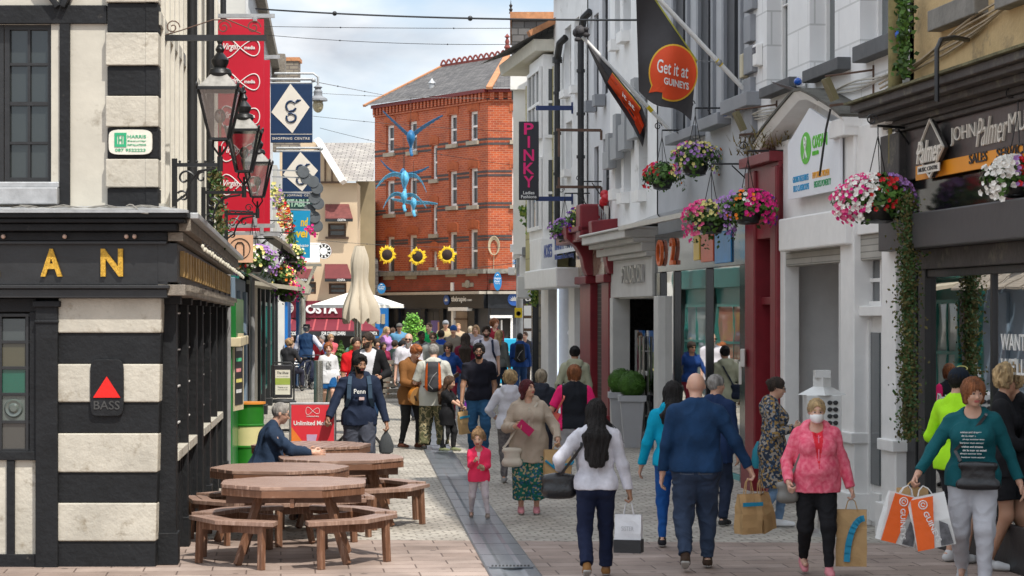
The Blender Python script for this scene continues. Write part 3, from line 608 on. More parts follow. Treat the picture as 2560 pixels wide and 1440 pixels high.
mb.add([CS2.at(0,0),CS2.at(14,0),CS2.at(14,cz(457)),CS2.at(0,cz(457))],[(0,1,2,3)]);mb.build('wall',MC['costa_render'],cs)
for a,b_,c,d in wins:window(CW,cs,CX_(a),CX_(b_),cz(d),cz(c),d=-.1,fm=MC['wood_dark'],fw=.07,bars=(1,2))
mb=MB();mb.wb(CW,CX_(814),CX_(872),cz(597),cz(592),0,.1);mb.build('window_sill',MC['wood_dark'],cs)
mb=MB();mb.add([(CX_(862),79.6,cz(455)),(CX_(936),79.6,cz(455)),(PX(937,85),85,PZ(357,85)),(PX(800,85),85,PZ(357,85))],[(0,1,2,3)]);mb.build('roof',MC['pale_slates'],cs)
mb=MB();mb.prism([(CX_(700),79.9,cz(457)),(CX_(858),79.9,cz(457)),(CX_(800),79.9,cz(360)),(CX_(700),79.9,cz(330))],(0,3,0));mb.build('gable',MC['costa_render'],cs)
mb=MB()
for x in (795,812,829):mb.wb(CW,CX_(x),CX_(x+3),cz(457),cz(365+(x-795)*1.6),.1,.16)
mb.wb(CW,CX_(700),CX_(850),cz(459),cz(454),.1,.18);mb.build('gable_timber',MC['wood_dark'],cs)
mb=MB();mb.beam((CX_(797),79.6,cz(352)),(CX_(862),79.4,cz(458)),.7,.2,up=(1,0,1));mb.build('barge_board',MC['white_paint'],cs)
aw=M('awning_brown',(.16,.045,.04),.85,.35,6,.3);awm=M('awning_maroon',(.155,.012,.026),.8,.12,2,.1)
aw2=M('awning_dull',(.14,.028,.03),.85,.15,3,.2);wtx=M('sign_white',(.8,.8,.78),.5,.03);
def awning(W,parent,x0,x1,xt0,xt1,yt,yb,yv,proj,m_,txt=None):
 """sloped awning with a valance"""
 s=80/F;mb=MB();a,b_=W.U(x0,proj),W.U(x1,proj);zt,zb,zv=W.Z(x0,yt),W.Z(x0,yb,proj),W.Z(x0,yv,proj)
 ta,tb=W.U(xt0),W.U(xt1)
 mb.hexa([W.at(ta,zt-.05,0),W.at(tb,zt-.05,0),W.at(b_,zb-.04,proj),W.at(a,zb-.04,proj),W.at(ta,zt,0),W.at(tb,zt,0),W.at(b_,zb,proj),W.at(a,zb,proj)])
 mb.add([W.at(ta,zt,0),W.at(a,zb,proj),W.at(ta,zb,0)],[(0,1,2)]);mb.add([W.at(tb,zt,0),W.at(b_,zb,proj),W.at(tb,zb,0)],[(0,1,2)])
 ao=mb.build('awning',m_,parent)
 mb=MB();mb.wb(W,a,b_,zv,zb-.03,proj-.03,proj+.01);v=mb.build('valance',MC['black_paint'],ao)
 if txt:
  h=(zb-zv)*.62;
  for f_,w_,s_ in txt:text(s_,W.at(a+(b_-a)*f_,zv+(zb-zv)*.15,proj+.012),W.t,(0,0,1),(b_-a)*w_,h,wtx,ao,name='lettering',bold=.02)
 return ao
awning(CW,cs,813,882,813,872,510,545,554,.6,aw,[(.45,.3,'COSTA')])
awning(CW,cs,812,880,812,868,660,695,704,.6,aw2,[(.45,.3,'COSTA')])
awning(CW,cs,738,785,740,782,672,695,704,.6,aw2,[(.18,.45,'COSTA')])
mb=MB();mb.wb(CW,CX_(705),CX_(905),cz(795),cz(752),0,.15);mb.build('fascia',awm,cs,.01)
text('COSTA',CW.at(CX_(744),cz(784),.15),(1,0,0),(0,0,1),CX_(845)-CX_(744),cz(762)-cz(784),wtx,cs,name='lettering',bold=.04,depth=.05)
def costaroundel(loc,r,ax,name='roundel',parent=cs):
 mb=MB();mb.lathe(loc,[(r,0),(r,.12),(0,.12)],24,ax=ax);o=mb.build(name,awm,parent);
 mb=MB();mb.lathe(loc,[(r*.98,.121),(r*.98,.127),(r*.9,.127),(r*.9,.121)],24,ax=ax);mb.lathe(loc,[(r*.5,.121),(r*.5,.128),(0,.128)],20,ax=ax)
 n_=10
 for i in range(n_):
  a=2*math.pi*i/n_;c_=Vector(loc)+Vector((math.cos(a)*r*.7,-.125,math.sin(a)*r*.7));mb.cbox(c_,r*.2,.01,r*.26,Matrix.Rotation(-a+math.pi/2,3,'Y'))
 mb.build('emblem',wtx,o)
costaroundel((CX_(721),79.85,cz(770)),CX_(736)-CX_(721),(0,-1,0))
rs=empty('round_sign',P(810,628,78.5),label='round maroon coffee sign projecting from the cream wall',cat='sign')
costaroundel((0,0,0),.28,(0,-1,0),'disc',rs);mb=MB();mb.beam((-.35,.1,0),(-.2,.05,0),.1,.3);mb.build('mount',awm,rs)
big=awning(CW,cs,700,948,700,905,796,826,840,1.6,awm,[(.1,.1,'COSTA'),(.42,.24,'FOR COFFEE LOVERS'),(.9,.08,'COSTA')])
mb=MB()
for i in range(8):a=700+i*29;mb.add([CW.at(CX_(a),cz(796)+.012,.0),CW.at(CX_(a)+.06,cz(796)+.012,0),CW.at(CX_(a)+.06+.1*i/8,CW.Z(a,826,1.6)+.012,1.6),CW.at(CX_(a)+.1*i/8,CW.Z(a,826,1.6)+.012,1.6)],[(0,1,2,3)])
mb.build('awning_seam',M('awning_seam',(.36,.06,.07),.8),cs)
mb=MB();mb.wb(CW,CX_(700),CX_(905),.3,cz(826),0,.06);mb.build('shopfront',MC['dark_interior'],cs)
rb=empty('red_brick_building',(0,0,0),label='four storey red brick corner building with slate roof and white sash windows',cat='building')
C1=Vector((PX(1220,86),86,0));C0=Vector((PX(937,93),93,0))
BL=Wall(C0[:2],(C1-C0)[:2],(-(C1-C0).y*-1,-(C1-C0).x));
BL.n=Vector(((C1-C0).y,-(C1-C0).x,0)).normalized()
BR=Wall(C1[:2],(1,0),(0,-1));LL=(C1-C0).length
zt=PZ(222,86);RBM=MC['red_brick']
def bw(W,x0,x1,y0,y1):return (W.U(x0),W.U(x1),W.Z((x0+x1)/2,y1),W.Z((x0+x1)/2,y0))
wl=[(965,985,313,382),(1022,1042,303,378),(1122,1142,287,360),(1173,1194,278,352),
  (965,986,452,535),(1021,1042,445,530),(1122,1142,428,515),(1174,1194,421,513),
  (966,986,592,690),(1021,1042,588,688),(1122,1142,580,683),(1173,1194,574,680),
  (1079,1093,363,448),(1079,1093,512,585),(1080,1092,628,668)]
wr=[(1281,1318,278,350),(1281,1318,420,512),(1281,1318,575,678)]
bel=PZ(676,86)
mb=MB();panel(mb,BL,0,LL,bel-.02,zt,[bw(BL,*q) for q in wl],depth=.22);panel(mb,BR,0,7,bel-.02,zt,[bw(BR,*q) for q in wr],depth=.22)
mb.build('brick_wall',RBM,rb)
mb=MB();mb.wb(BL,.1,LL,.3,zt-.1,-5,-.4);mb.wb(BR,0.2,7,.3,zt-.1,-5,-.4);mb.build('core',MC['dark_interior'],rb)
for q in wl:window(BL,rb,*bw(BL,*q),d=-.12,fw=.10,bars=(1,2),curtain=.45 if random.random() < .6 else None)
for q in wr:window(BR,rb,*bw(BR,*q),d=-.12,fw=.09,bars=(1,2))
stone=M('sill_stone',(.36,.31,.24),.85,.2,3)
for W,qs in ((BL,wl),(BR,wr)):
 for q in qs:
  a,b_,c,d=bw(W,*q);mb=MB();mb.wb(W,a-.1,b_+.1,c-.16,c-.005,-.1,.1);mb.build('window_sill',stone,rb)
  mb=MB();n=8
  for i in range(n):
   t0=a-.12+(b_-a+.24)*i/n;t1=a-.12+(b_-a+.24)*(i+1)/n;k=lambda t:.1*(1-((t-(a+b_)/2)/((b_-a)/2+.12))**2)
   mb.hexa([W.at(t0+.01,d-.02+k(t0),-.02),W.at(t1-.01,d-.02+k(t1),-.02),W.at(t1-.01,d-.02+k(t1),.03),W.at(t0+.01,d-.02+k(t0),.03),W.at(t0,d+.3+k(t0),-.02),W.at(t1,d+.3+k(t1),-.02),W.at(t1,d+.3+k(t1),.03),W.at(t0,d+.3+k(t0),.03)])
  mb.build('arch',M('arch_brick',(.40,.095,.03),.8,.2,8),rb)
BBM=MC['blue_brick']
for y in (347,359,428,438,508,517,590,598,249):
 for W,a,b_,hs in ((BL,0,LL,wl),(BR,0,7,wr)):
  z=PZ(y,86);cuts=sorted([(bw(W,*q)[0],bw(W,*q)[1]) for q in hs if bw(W,*q)[2]-.1 < z < bw(W,*q)[3]+.1]);u=a;mb=MB()
  for c0_,c1_ in cuts+[(b_,b_)]:
   if c0_-u > .05:mb.wb(W,u,c0_-.02,z-.045,z+.045,-.02,.012)
   u=c1_+.02
  mb.build('dark_band',BBM,rb)
dkb=MC['dark_brick']
for W,L_,nn_ in ((BL,LL,32),(BR,7,20)):
 mb=MB();mb.wb(W,-.0,L_,zt-.14,zt,0,.2);mb.build('eaves_course',M('gutter_red',(.16,.02,.02),.6),rb)
 mb=MB()
 for i in range(nn_):u=L_*(i+.2)/nn_;mb.wb(W,u,u+L_/nn_*.5,zt-.42,zt-.14,0,.14)
 mb.wb(W,0,L_,zt-.5,zt-.43,0,.08);mb.build('dentils',RBM,rb)
 mb=MB();mb.wb(W,0,L_,PZ(725,86),bel,-.3,.06);mb.build('lower_brick_band',dkb,rb)
 mb=MB();mb.wb(W,-.02,L_,bel-.12,bel+.06,-.1,.22);mb.build('ledge',M('ledge_grey',(.24,.23,.2),.9,.4,5,.4),rb)
mb=MB()
for k in range(4):mb.tube([BR.at(BR.U(1235)+(.16+.02*k)*math.cos(a/12*math.pi),PZ(618,86)+(.3+.02*k)*math.sin(a/12*math.pi)+.02*k,.06+.015*k) for a in range(25)],.018,5)
mb.tube([BR.at(BR.U(1235),PZ(630,86),.06),BR.at(BR.U(1234),bel,.06)],.012,5)
tag(mb.build('cable_coil',M('cable_tan',(.45,.38,.26),.8,.2)),'looped coil of pale cable hanging on the red brick corner','cable')
for x,y,w_,h_ in ((1136,717,.16,.17),):
 mb=MB();mb.wb(BL,BL.U(x)-w_/2,BL.U(x)+w_/2,BL.Z(x,y)-h_,BL.Z(x,y)+h_,.06,.14);tag(mb.build('alarm_box',MC['white_paint'],None,.01),'small white alarm box on brick band left of the stone plaque','alarm box')
mb=MB();mb.wb(BL,BL.U(1160),BL.U(1188),BL.Z(1174,717),BL.Z(1174,707),.06,.1);mb.lathe(BL.at(BL.U(1174),BL.Z(1174,710),.1),[(.16,-.03),(.16,.03),(0,.05)],16,ax=BL.n)
tag(mb.build('stone_plaque',M('plaque_stone',(.3,.27,.22),.9,.3,20)),'small carved grey plaque with a round centre on brick band','plaque')
ea=.35;E0=BL.at(-.3,zt,ea);E1=C1+Vector((.05,-ea,zt));E2=Vector((8,86-ea,zt));R0=P(1105,166,96);R1=P(1268,140,92.5)
mb=MB();mb.add([E0,E1,R1,R0],[(0,1,2,3)]);mb.add([E1,E2,Vector((8,92.5,R1.z)),R1],[(0,1,2,3)]);rf=mb.build('roof',MC['slates'],rb)
mb=MB();mb.beam(E1,R1,.25,.1);mb.beam(E0,R0,.15,.1);mb.build('hip_tiles',MC['orange_tile'],rf)
mb=MB();mb.beam(R0,R1,.2,.12)
for i in range(12):q=R0.lerp(R1,(i+.3)/12);mb.tube([q+Vector((-.12+.24*j/8,0,.05+.2*math.sin(math.pi*j/8))) for j in range(9)],.045,6)
mb.lathe(R1,[(.12,0),(.09,.3),(.14,.35),(.07,.5),(.1,.6),(.04,.75),(.12,.8),(0,.95)],8);mb.build('ridge_crest',M('terracotta_dark',(.2,.045,.035),.8),rf)
mb=MB();q=P(1080,225,91.3);mb.lathe(q,[(.12,-.5),(.12,.25),(.17,.27),(0,.5)],10);mb.build('roof_vent',MC['galvanised'],rf)
ft=M('black_granite',(.02,.022,.026),.18,.3,5,.03)
for W,L_ in ((BL,LL),(BR,7)):
 mb=MB();mb.wb(W,0,L_,PZ(771,86),PZ(735,86),-.3,.2);mb.build('shop_fascia',ft,rb)
 mb=MB();mb.wb(W,-.02,L_,PZ(735,86),PZ(728,86),-.3,.42);mb.build('shop_cornice',M('cornice_stone',(.42,.38,.32),.7),rb)
 mb=MB();mb.wb(W,0,L_,0,PZ(771,86),-.6,-.14);mb.build('shop_wall',MC['dark_grey_paint'],rb)
def onBL(x0,x1,y0,y1,d0,d1,m_,nm,par=rb,W=BL,bv=0):
 mb=MB();mb.wb(W,W.U(x0,d1),W.U(x1,d1),PZ(y0,86),PZ(y1,86),d0,d1);return mb.build(nm,m_,par,bv)
for x0,x1 in ((985,1003),(1052,1062),(1098,1108),(1170,1186)):onBL(x0,x1,935,772,-.2,.02,ft,'shop_pilaster')
for x0,x1,y1 in ((1004,1030,790),(1032,1051,790),(1064,1083,780),(1084,1097,780)):onBL(x0,x1,930,y1,-.16,-.1,M('shop_dark_panel',(.05,.052,.055),.4),'shop_panel')
pv=M('poster_purple',(.16,.12,.35),.5);psk=M('poster_skin',(.62,.33,.2),.6,.1,1)
onBL(1077,1102,840,802,-.1,-.08,pv,'shop_poster');onBL(1094,1108,850,806,-.08,-.07,psk,'shop_poster');onBL(1040,1060,840,800,-.1,-.08,psk,'shop_poster')
onBL(1120,1168,777,768,.0,.25,MC['white_paint'],'shutter_box');onBL(1128,1133,925,777,-.1,.02,MC['white_paint'],'door_post');onBL(1133,1168,925,778,-.12,-.1,M('shop_interior',(.34,.26,.2),.6,.5,.6),'shop_window');onBL(1133,1168,800,796,-.1,-.02,MC['wood_dark'],'transom')
for (x0,x1,y0,y1,d0,d1,m_,nm) in ((1225,1281,795,788,0,.3,'white_paint','shutter_box'),(1226,1233,925,795,-.1,.05,'white_paint','door_post'),(1276,1282,925,795,-.1,.05,'white_paint','door_post'),(1233,1276,925,797,-.12,-.1,'dark_interior','door_recess'),(1252,1256,925,800,-.1,-.05,'white_paint','door_rail'),(1236,1250,925,803,-.1,-.07,'window_glass','door_glass')):
 onBL(x0,x1,y0,y1,d0,d1,MC[m_],nm,W=BR)
def roundel(W,x,y,rx,rz,d,parent,petals=True):
 cdisc=MB();c_=W.at(W.U(x,d),PZ(y,W.o.y if W is BR else 86),d);n=24
 cdisc.prism([c_+W.t*(rx*math.cos(2*math.pi*i/n))+Vector((0,0,rz*math.sin(2*math.pi*i/n))) for i in range(n)],W.n*.03);o=cdisc.build('emblem',M('emblem_blue',(.02,.09,.35),.4),parent)
 if petals:
  mb=MB()
  for i in range(7):
   a=math.pi*(i+.5)/7;dr=W.t*math.cos(a)+Vector((0,0,math.sin(a)));q=c_+W.n*.033-Vector((0,0,rz*.25));sd=W.t*(-math.sin(a))+Vector((0,0,math.cos(a)))
   mb.add([q,q+dr*rz*.35+sd*rz*.1,q+dr*rz*.8,q+dr*rz*.35-sd*rz*.1],[(0,1,2,3)])
  mb.build('petals',wtx,o)
 return o
roundel(BL,1117,749,.2*1.0,.2,.22,rb);roundel(BR,1286,748,.26,.26,.22,rb)
text('thérapie',BL.at(BL.U(1129,.2),PZ(757,86),.2),BL.t,(0,0,1),BL.U(1166,.2)-BL.U(1129,.2),PZ(740,86)-PZ(757,86),wtx,rb,depth=.02)
text('CLINIC',BL.at(BL.U(1168,.2),PZ(752,86),.2),BL.t,(0,0,1),BL.U(1180,.2)-BL.U(1168,.2),.07,wtx,rb,depth=.02)
text('thérapie',BR.at(BR.U(1311,.2),PZ(757,86),.2),BR.t,(0,0,1),1.6,PZ(738,86)-PZ(757,86),wtx,rb,depth=.02)
bt=M('window_blue_text',(.02,.2,.5),.5)
text('DEN\nSU',BR.at(BR.U(1282),PZ(660,86),-.1),BR.t,(0,0,1),.5,.35,bt,rb,depth=.01)
for x,y,D,rx,rz,lb_ in ((954,721,90,.17,.22,'blue oval dental sign on the left end of brick band'),(1244,703,85.5,.16,.36,'tall blue oval dental sign at the brick corner')):
 r=empty('oval_sign',P(x,y,D),label=lb_,cat='sign');mb=MB();n=24
 mb.prism([Vector((rx*math.cos(2*math.pi*i/n),-.03,rz*math.sin(2*math.pi*i/n))) for i in range(n)],(0,.06,0));mb.build('board',M('dental_blue',(.01,.18,.45),.4),r)
 mb=MB();text('Dolphin\nDental',(-rx*.8,-.03,-rz*.12),(1,0,0),(0,0,1),rx*1.6,rz*.55,wtx,mb=mb,depth=.005,shear=.2);text('051 876 221',(-rx*.6,-.03,-rz*.3),(1,0,0),(0,0,1),rx*1.2,rz*.1,wtx,mb=mb,depth=.005)
 mb.tube([(-rx*.3,-.035,rz*.6),(-rx*.1,-.035,rz*.75),(rx*.2,-.035,rz*.65)],.015,5);mb.build('lettering',wtx,r,fixn=False)
 mb=MB();mb.beam((rx,0,0) if x < 1000 else (-rx,0,0),(rx+.15,.3,0) if x < 1000 else (-rx-.15,.4,0),.1,.15);mb.build('mount',MC['dark_metal'],r)
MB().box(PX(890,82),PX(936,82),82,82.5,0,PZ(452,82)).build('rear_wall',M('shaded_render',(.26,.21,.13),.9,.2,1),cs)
gb=empty('back_lane_house',(0,0,0),label='shadowed low house with slate lean to roof between cream and brick buildings',cat='building')
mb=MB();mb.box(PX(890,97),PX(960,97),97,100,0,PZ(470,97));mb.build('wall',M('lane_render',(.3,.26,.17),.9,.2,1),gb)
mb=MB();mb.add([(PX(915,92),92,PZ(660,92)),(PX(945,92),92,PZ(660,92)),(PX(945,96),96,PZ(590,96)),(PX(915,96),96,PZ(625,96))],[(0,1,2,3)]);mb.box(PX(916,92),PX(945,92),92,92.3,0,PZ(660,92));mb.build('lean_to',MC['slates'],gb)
bd=empty('blue_door_house',(0,0,0),label='vivid blue painted doorway beside the black shopfront under brick wall',cat='building')
mb=MB();mb.box(PX(936,91.5),PX(972,91.5),91.2,91.6,0,PZ(770,91.5));mb.build('blue_wall',MC['bright_blue'],bd);mb=MB();mb.box(PX(953,91),PX(962,91),91.1,91.2,PZ(810,91),PZ(785,91));mb.build('door_window',M('door_pane',(.4,.35,.25),.4),bd)
UR=lambda D:D/.9911
def rbx(mb,D0,D1,z0,z1,d0,d1):mb.wb(RW,UR(D0),UR(D1),z0,z1,d0,d1)
def rD(px,d=0):return RW.U(px,d)*.9911
bp_=RW.bp
WP=MC['white_paint']
glb=glassmat('upper_window_glass',(.06,.075,.08),.9,.05)
def rwin(mbh,x0,x1,y0,y1,ref=None):
 ref=x1 if ref is None else ref
 return (RW.U(x0),RW.U(x1),RW.Z(ref,y1),RW.Z(ref,y0))
def sill(parent,x0,x1,y0,y1,mat,d=.14,ref=None):
 mb=MB();bp_(mb,x0,x1,y0,y1,-.02,d,ref);mb.build('window_sill',mat,parent,.01)
def mass(parent,D0,D1,h,name="roof",m="slates",depth=6,hr=1.0,z0=3.35):
 """solid body behind a facade with a pitched roof"""
 mb=MB();mb.wb(RW,UR(D0),UR(D1),z0,h,-depth,-.32);mb.build('back_wall',MC['dark_interior'],parent)
 a,b_=UR(D0),UR(D1);mb=MB();A=RW.at
 mb.add([A(a,h,.25),A(b_,h,.25),A(b_,h+hr,-depth/2),A(a,h+hr,-depth/2),A(a,h,-depth),A(b_,h,-depth)],[(0,1,2,3),(3,2,5,4),(0,3,4),(1,5,2)]);mb.build(name,MC[m],parent)
ms=empty('music_shop',(0,0,0),label='dark fronted music shop with orange sign band and tan upper wall',cat='building')
zt=15;xj=2285;Dj=rD(xj)
mb=MB();hs=[(UR(19.9),UR(20.9),4.98,7),(UR(21.6),UR(22.35),5.72,7.6)]
hs=[(RW.U(2400),RW.U(2428),RW.Z(2400,25),8),(RW.U(2540),RW.U(2640),RW.Z(2540,-40),8.5)]
panel(mb,RW,UR(3),UR(Dj),4.0,zt,hs,depth=.22);mb.build('upper_wall',MC['tan_render'],ms)
mass(ms,3,Dj,zt)
ssg=M('sill_grey',(.2,.19,.17),.9,.3,4,.3)
for h,(a,b_,c,d_) in zip(hs,((2318,2435,80,28),(2485,2640,25,-20))):
 window(RW,ms,*h,d=-.12,fw=.06,bars=(1,3));sill(ms,a,b_,c,d_,ssg,ref=a)
dk=M('dark_brown_grey',(.05,.044,.042),.6,.4,3,.3,dirt=((.13,.12,.09),.55,4));fm_=M('fascia_black',(.035,.032,.033),.35,.2,2,.1)
def rsec(parent,D0,D1,z0,z1,d1,m_,name,d0=-.05,bv=.01):
 mb=MB();rbx(mb,D0,D1,z0,z1,d0,d1);return mb.build(name,m_,parent,bv)
DA=17.0
for z0,z1,d,dd in ((4.45,4.53,.52,.18),(4.39,4.45,.45,.12),(4.32,4.39,.34,.08),(4.26,4.32,.22,0),(4.21,4.26,.18,0)):rsec(ms,DA,23.1+dd,z0,z1,d,dk,'cornice')
mb=MB();A=RW.at;mb.hexa([A(UR(DA),4.535,0),A(UR(23.4),4.535,0),A(UR(23.35),4.535,.57),A(UR(DA),4.535,.57),A(UR(DA),4.64,0),A(UR(23.4),4.64,0),A(UR(23.35),4.56,.57),A(UR(DA),4.56,.57)]);mb.build('mossy_ledge',M('moss_ledge',(.13,.12,.06),.95,.6,5,.6),ms)
rsec(ms,DA,23.25,3.70,4.21,.12,fm_,'fascia');rsec(ms,22.62,23.25,3.62,4.20,.2,dk,'fascia_end')
org=M('sign_orange',(.80,.30,.015),.45,.06,2,.03)
mb=MB();bp_(mb,2700,2289,452,416,.12,.15,2289);mb.build('orange_band',org,ms)
cream_t=M('letter_cream',(.72,.68,.6),.45,.04)
zb=RW.Z(2375,363,.14)
text('JOHN',RW.at(RW.U(2375,.14),RW.Z(2375,366,.14),.12),-RW.t,(0,0,1),RW.U(2375,.14)-RW.U(2437,.14),.175,cream_t,ms,depth=.02,bold=-.005)
text('Palmer',RW.at(RW.U(2439,.14),RW.Z(2439,368,.14),.12),-RW.t,(0,0,1),RW.U(2439,.14)-RW.U(2518,.14),.26,cream_t,ms,depth=.02,shear=.45,bold=-.01)
text('MUSIC',RW.at(RW.U(2520,.14),RW.Z(2375,366,.14),.12),-RW.t,(0,0,1),RW.U(2520,.14)-RW.U(2610,.14),.175,cream_t,ms,depth=.02,bold=-.005)
text('SALES',RW.at(RW.U(2427,.14),RW.Z(2427,411,.14),.151),-RW.t,(0,0,1),RW.U(2427,.14)-RW.U(2472,.14),.095,MC['black_paint'],ms,depth=.01)
text('SERVICE',RW.at(RW.U(2496,.14),RW.Z(2427,411,.14),.151),-RW.t,(0,0,1),RW.U(2496,.14)-RW.U(2572,.14),.095,MC['black_paint'],ms,depth=.01)
dl=empty('diamond_logo',RW.at(RW.U(2330,.2),RW.Z(2330,375,.2),.2),label='diamond outline logo board with cream script on the dark fascia',cat='sign')
T=-RW.t;Zv=Vector((0,0,1));k=.26
mb=MB();q=[T*-.0+Zv*.3,T*.40,Zv*-.27,T*-.40]
mb.prism([p-RW.n*.03 for p in q],RW.n*.04);mb.build('board',dk,dl)
mb=MB();
for i in range(4):mb.beam(q[i]+RW.n*.02,q[(i+1) % 4]+RW.n*.02,.015,.02,up=RW.n)
mb.build('outline',cream_t,dl)
text('Palmer',T*-.36+Zv*-.12+RW.n*.025,T,(0,0,1),.74,.22,cream_t,dl,depth=.02,shear=.4)
mb=MB();
for a in (0,):mb.hexa([T*-.36+Zv*-.22+RW.n*.02,T*.30+Zv*-.22+RW.n*.02,T*.30+Zv*-.22+RW.n*.03,T*-.36+Zv*-.22+RW.n*.03,T*-.36+Zv*-.14+RW.n*.02,T*.30+Zv*-.14+RW.n*.02,T*.30+Zv*-.14+RW.n*.03,T*-.36+Zv*-.14+RW.n*.03])
mb.build('strip',cream_t,dl);text('MUSIC CENTRE',T*-.32+Zv*-.2+RW.n*.03,T,(0,0,1),.58,.04,MC['black_paint'],dl,depth=.005)
rsec(ms,DA,23.0,3.30,3.70,.05,MC['black_gloss'],'gloss_panel')
rsec(ms,DA,23.0,2.98,3.33,.3,M('shutter_grey',(.055,.053,.055),.5,.12,2,.1),'shutter_box',bv=.015)
rsec(ms,DA,22.85,2.78,2.98,.1,dk,'lintel')
for a,b_ in ((22.5,22.85),(22.2,22.42),(19.0,19.2)):rsec(ms,a,b_,.0,2.8,.06,MC['black_paint'],'shopfront_post')
rsec(ms,DA,22.2,0,.42,.04,MC['black_paint'],'stall_riser');rsec(ms,20.35,20.42,.42,2.8,.03,MC['black_paint'],'mullion');rsec(ms,DA,22.2,2.70,2.78,.04,MC['black_paint'],'window_head')
mb=MB();mb.add([RW.at(UR(DA),.42,0),RW.at(UR(22.2),.42,0),RW.at(UR(22.2),2.75,0),RW.at(UR(DA),2.75,0)],[(0,1,2,3)]);mb.build('shop_window',MC['shop_glass'],ms,fixn=False)
mb=MB();rbx(mb,DA,22.6,0,3,-1.6,-1.5);rbx(mb,22.5,22.6,0,3,-1.6,-.05);mb.build('window_back',M('shop_teal',(.03,.22,.25),.7,.5,.7,0),ms)
for i,(a,b_,z0,z1,cc) in enumerate(((20.9,22.0,2.15,2.45,(.55,.42,.03)),(20.6,21.4,1.75,1.9,(.6,.58,.5)),(20.6,22.1,1.2,1.7,(.01,.16,.18)),(19.3,20.2,1.9,2.3,(.02,.2,.12)),(22.05,22.15,1.6,2.0,(.05,.6,.15)),(19.3,20.3,.9,1.5,(.3,.15,.08)),(21.0,21.9,.55,1.1,(.05,.05,.3)))):
 rsec(ms,a,b_,z0,z1,-.12-.1*i,M('display%d' % i,tuple(min(1,c*1.5+.02) for c in cc),.5,.3,5,0),'window_display',d0=-.15-.1*i)
wt=M('window_white_text',(.75,.75,.72),.5)
for s_,D_,z_,w_,h_ in (('WANT TO LEARN',20.2,2.0,1.6,.15),("WE'LL GET YOU",20.2,1.78,1.6,.15),('Design & Order Now',22.0,1.42,1.3,.12)):text(s_,RW.at(UR(D_),z_,.003),-RW.t,(0,0,1),w_,h_,wt,ms,depth=.004,shear=.3 if 'Des' in s_ else 0)
for s_,z_ in (('LEARN TO PLAY',2.32),('COMPARE OUR PRICES',2.22)):text(s_,RW.at(UR(21.95),z_,-.115),-RW.t,(0,0,1),.9,.06,MC['black_paint'],ms,depth=.004)
mb=MB();mb.tube([RW.at(RW.U(2440),4.93,.08),RW.at(RW.U(2385,.35),4.9,.35),RW.at(RW.U(2358,.5),4.86,.52),RW.at(RW.U(2350,.55),4.76,.58),RW.at(RW.U(2350,.55),4.28,.58)],.024,8);tag(mb.build('cable_conduit',MC['black_paint']),'thick black cable conduit bending over the mossy shop cornice','conduit')
mb=MB()
for k in range(5):mb.tube([RW.at(UR(D_),4.78+(22.8-D_)*.11+.03*math.sin(D_*2+k)+k*.022,.04+.012*k) for D_ in np.arange(17,24,.35)],.012,5)
tag(mb.build('wire_bundle',M('wire_tan',(.36,.29,.2),.8,.2)),'bundle of tan wires strung across the tan rendered wall','cables')
mb=MB();mb.tube([RW.at(UR(Dj+.22),3.9,.13),RW.at(UR(Dj+.22),9,.13)],.075,12);mb.tube([RW.at(UR(Dj+.22),4.5,.13),RW.at(UR(Dj+.22),4.56,.13)],.09,12);tag(mb.build('drainpipe',M('mossy_pipe',(.20,.17,.07),.9,.5,5,.4)),'mossy ochre drainpipe between the tan and white upper walls','drainpipe')
ox=empty('charity_shop',(0,0,0),label='white painted charity shop with a gabled sign and white shutters',cat='building')
D0x=rD(2252);D1x=rD(1884)
hs=[(RW.U(1917),RW.U(1969),RW.Z(1969,208),8.6),(RW.U(2024),RW.U(2087),RW.Z(2087,150),8.6),(RW.U(2150),RW.U(2222),RW.Z(2222,85),8.6)]
mb=MB();panel(mb,RW,UR(D0x)-.3,UR(D1x),3.5,11.6,hs,depth=.26);mb.build('upper_wall',MC['block_render'],ox)
mass(ox,D0x,D1x,11.6)
for h,(a,b_,c,d_,e_) in zip(hs,((1897,1972,247,222,205),(2005,2093,208,178,150),(2130,2228,158,118,85))):
 window(RW,ox,*h,d=-.2,fw=.035,bars=(1,3),gm=glb);sill(ox,a,b_,c,d_,M('sill_slate',(.09,.095,.1),.7,.2,4),.16,ref=a)
fr=.0
mb=MB();Z=RW.Z;A=RW.at;U=RW.U
a,b_,m_=U(2110,.3),U(1888,.3),U(1998,.3)
ze,zp=4.5,5.0
n=12;crv=[]
for i in range(n+1):
 t_=i/n;u_=b_+(a-b_)*t_;x_=abs(u_-m_)/((a-m_) if u_ < m_ else (b_-m_)) if True else 0;x_=abs(x_);crv.append((u_,ze+(zp-ze)*(1-x_)**.85))
for (ua,za),(ub,zb_) in zip(crv[:-1],crv[1:]):mb.hexa([A(ua,za-.1,0),A(ub,zb_-.1,0),A(ub,zb_-.1,.27),A(ua,za-.1,.27),A(ua,za,0),A(ub,zb_,0),A(ub,zb_,.33),A(ua,za,.33)])
mb.build('gable_cornice',WP,ox)
mb=MB()
for (ua,za),(ub,zb_) in zip(crv[:-1],crv[1:]):mb.hexa([A(ua,za+.003,0),A(ub,zb_+.003,0),A(ub,zb_+.003,.35),A(ua,za+.003,.35),A(ua,za+.035,0),A(ub,zb_+.035,0),A(ub,zb_+.035,.35),A(ua,za+.035,.35)])
mb.build('lead_cap',M('old_lead',(.1,.095,.08),.9,.4,6,.4),ox)
sg=empty('charity_sign',RW.at(U(2032,.24),Z(2032,400,.24),.24),label='white pentagonal charity shop sign with green round emblem and coloured slogans',cat='sign')
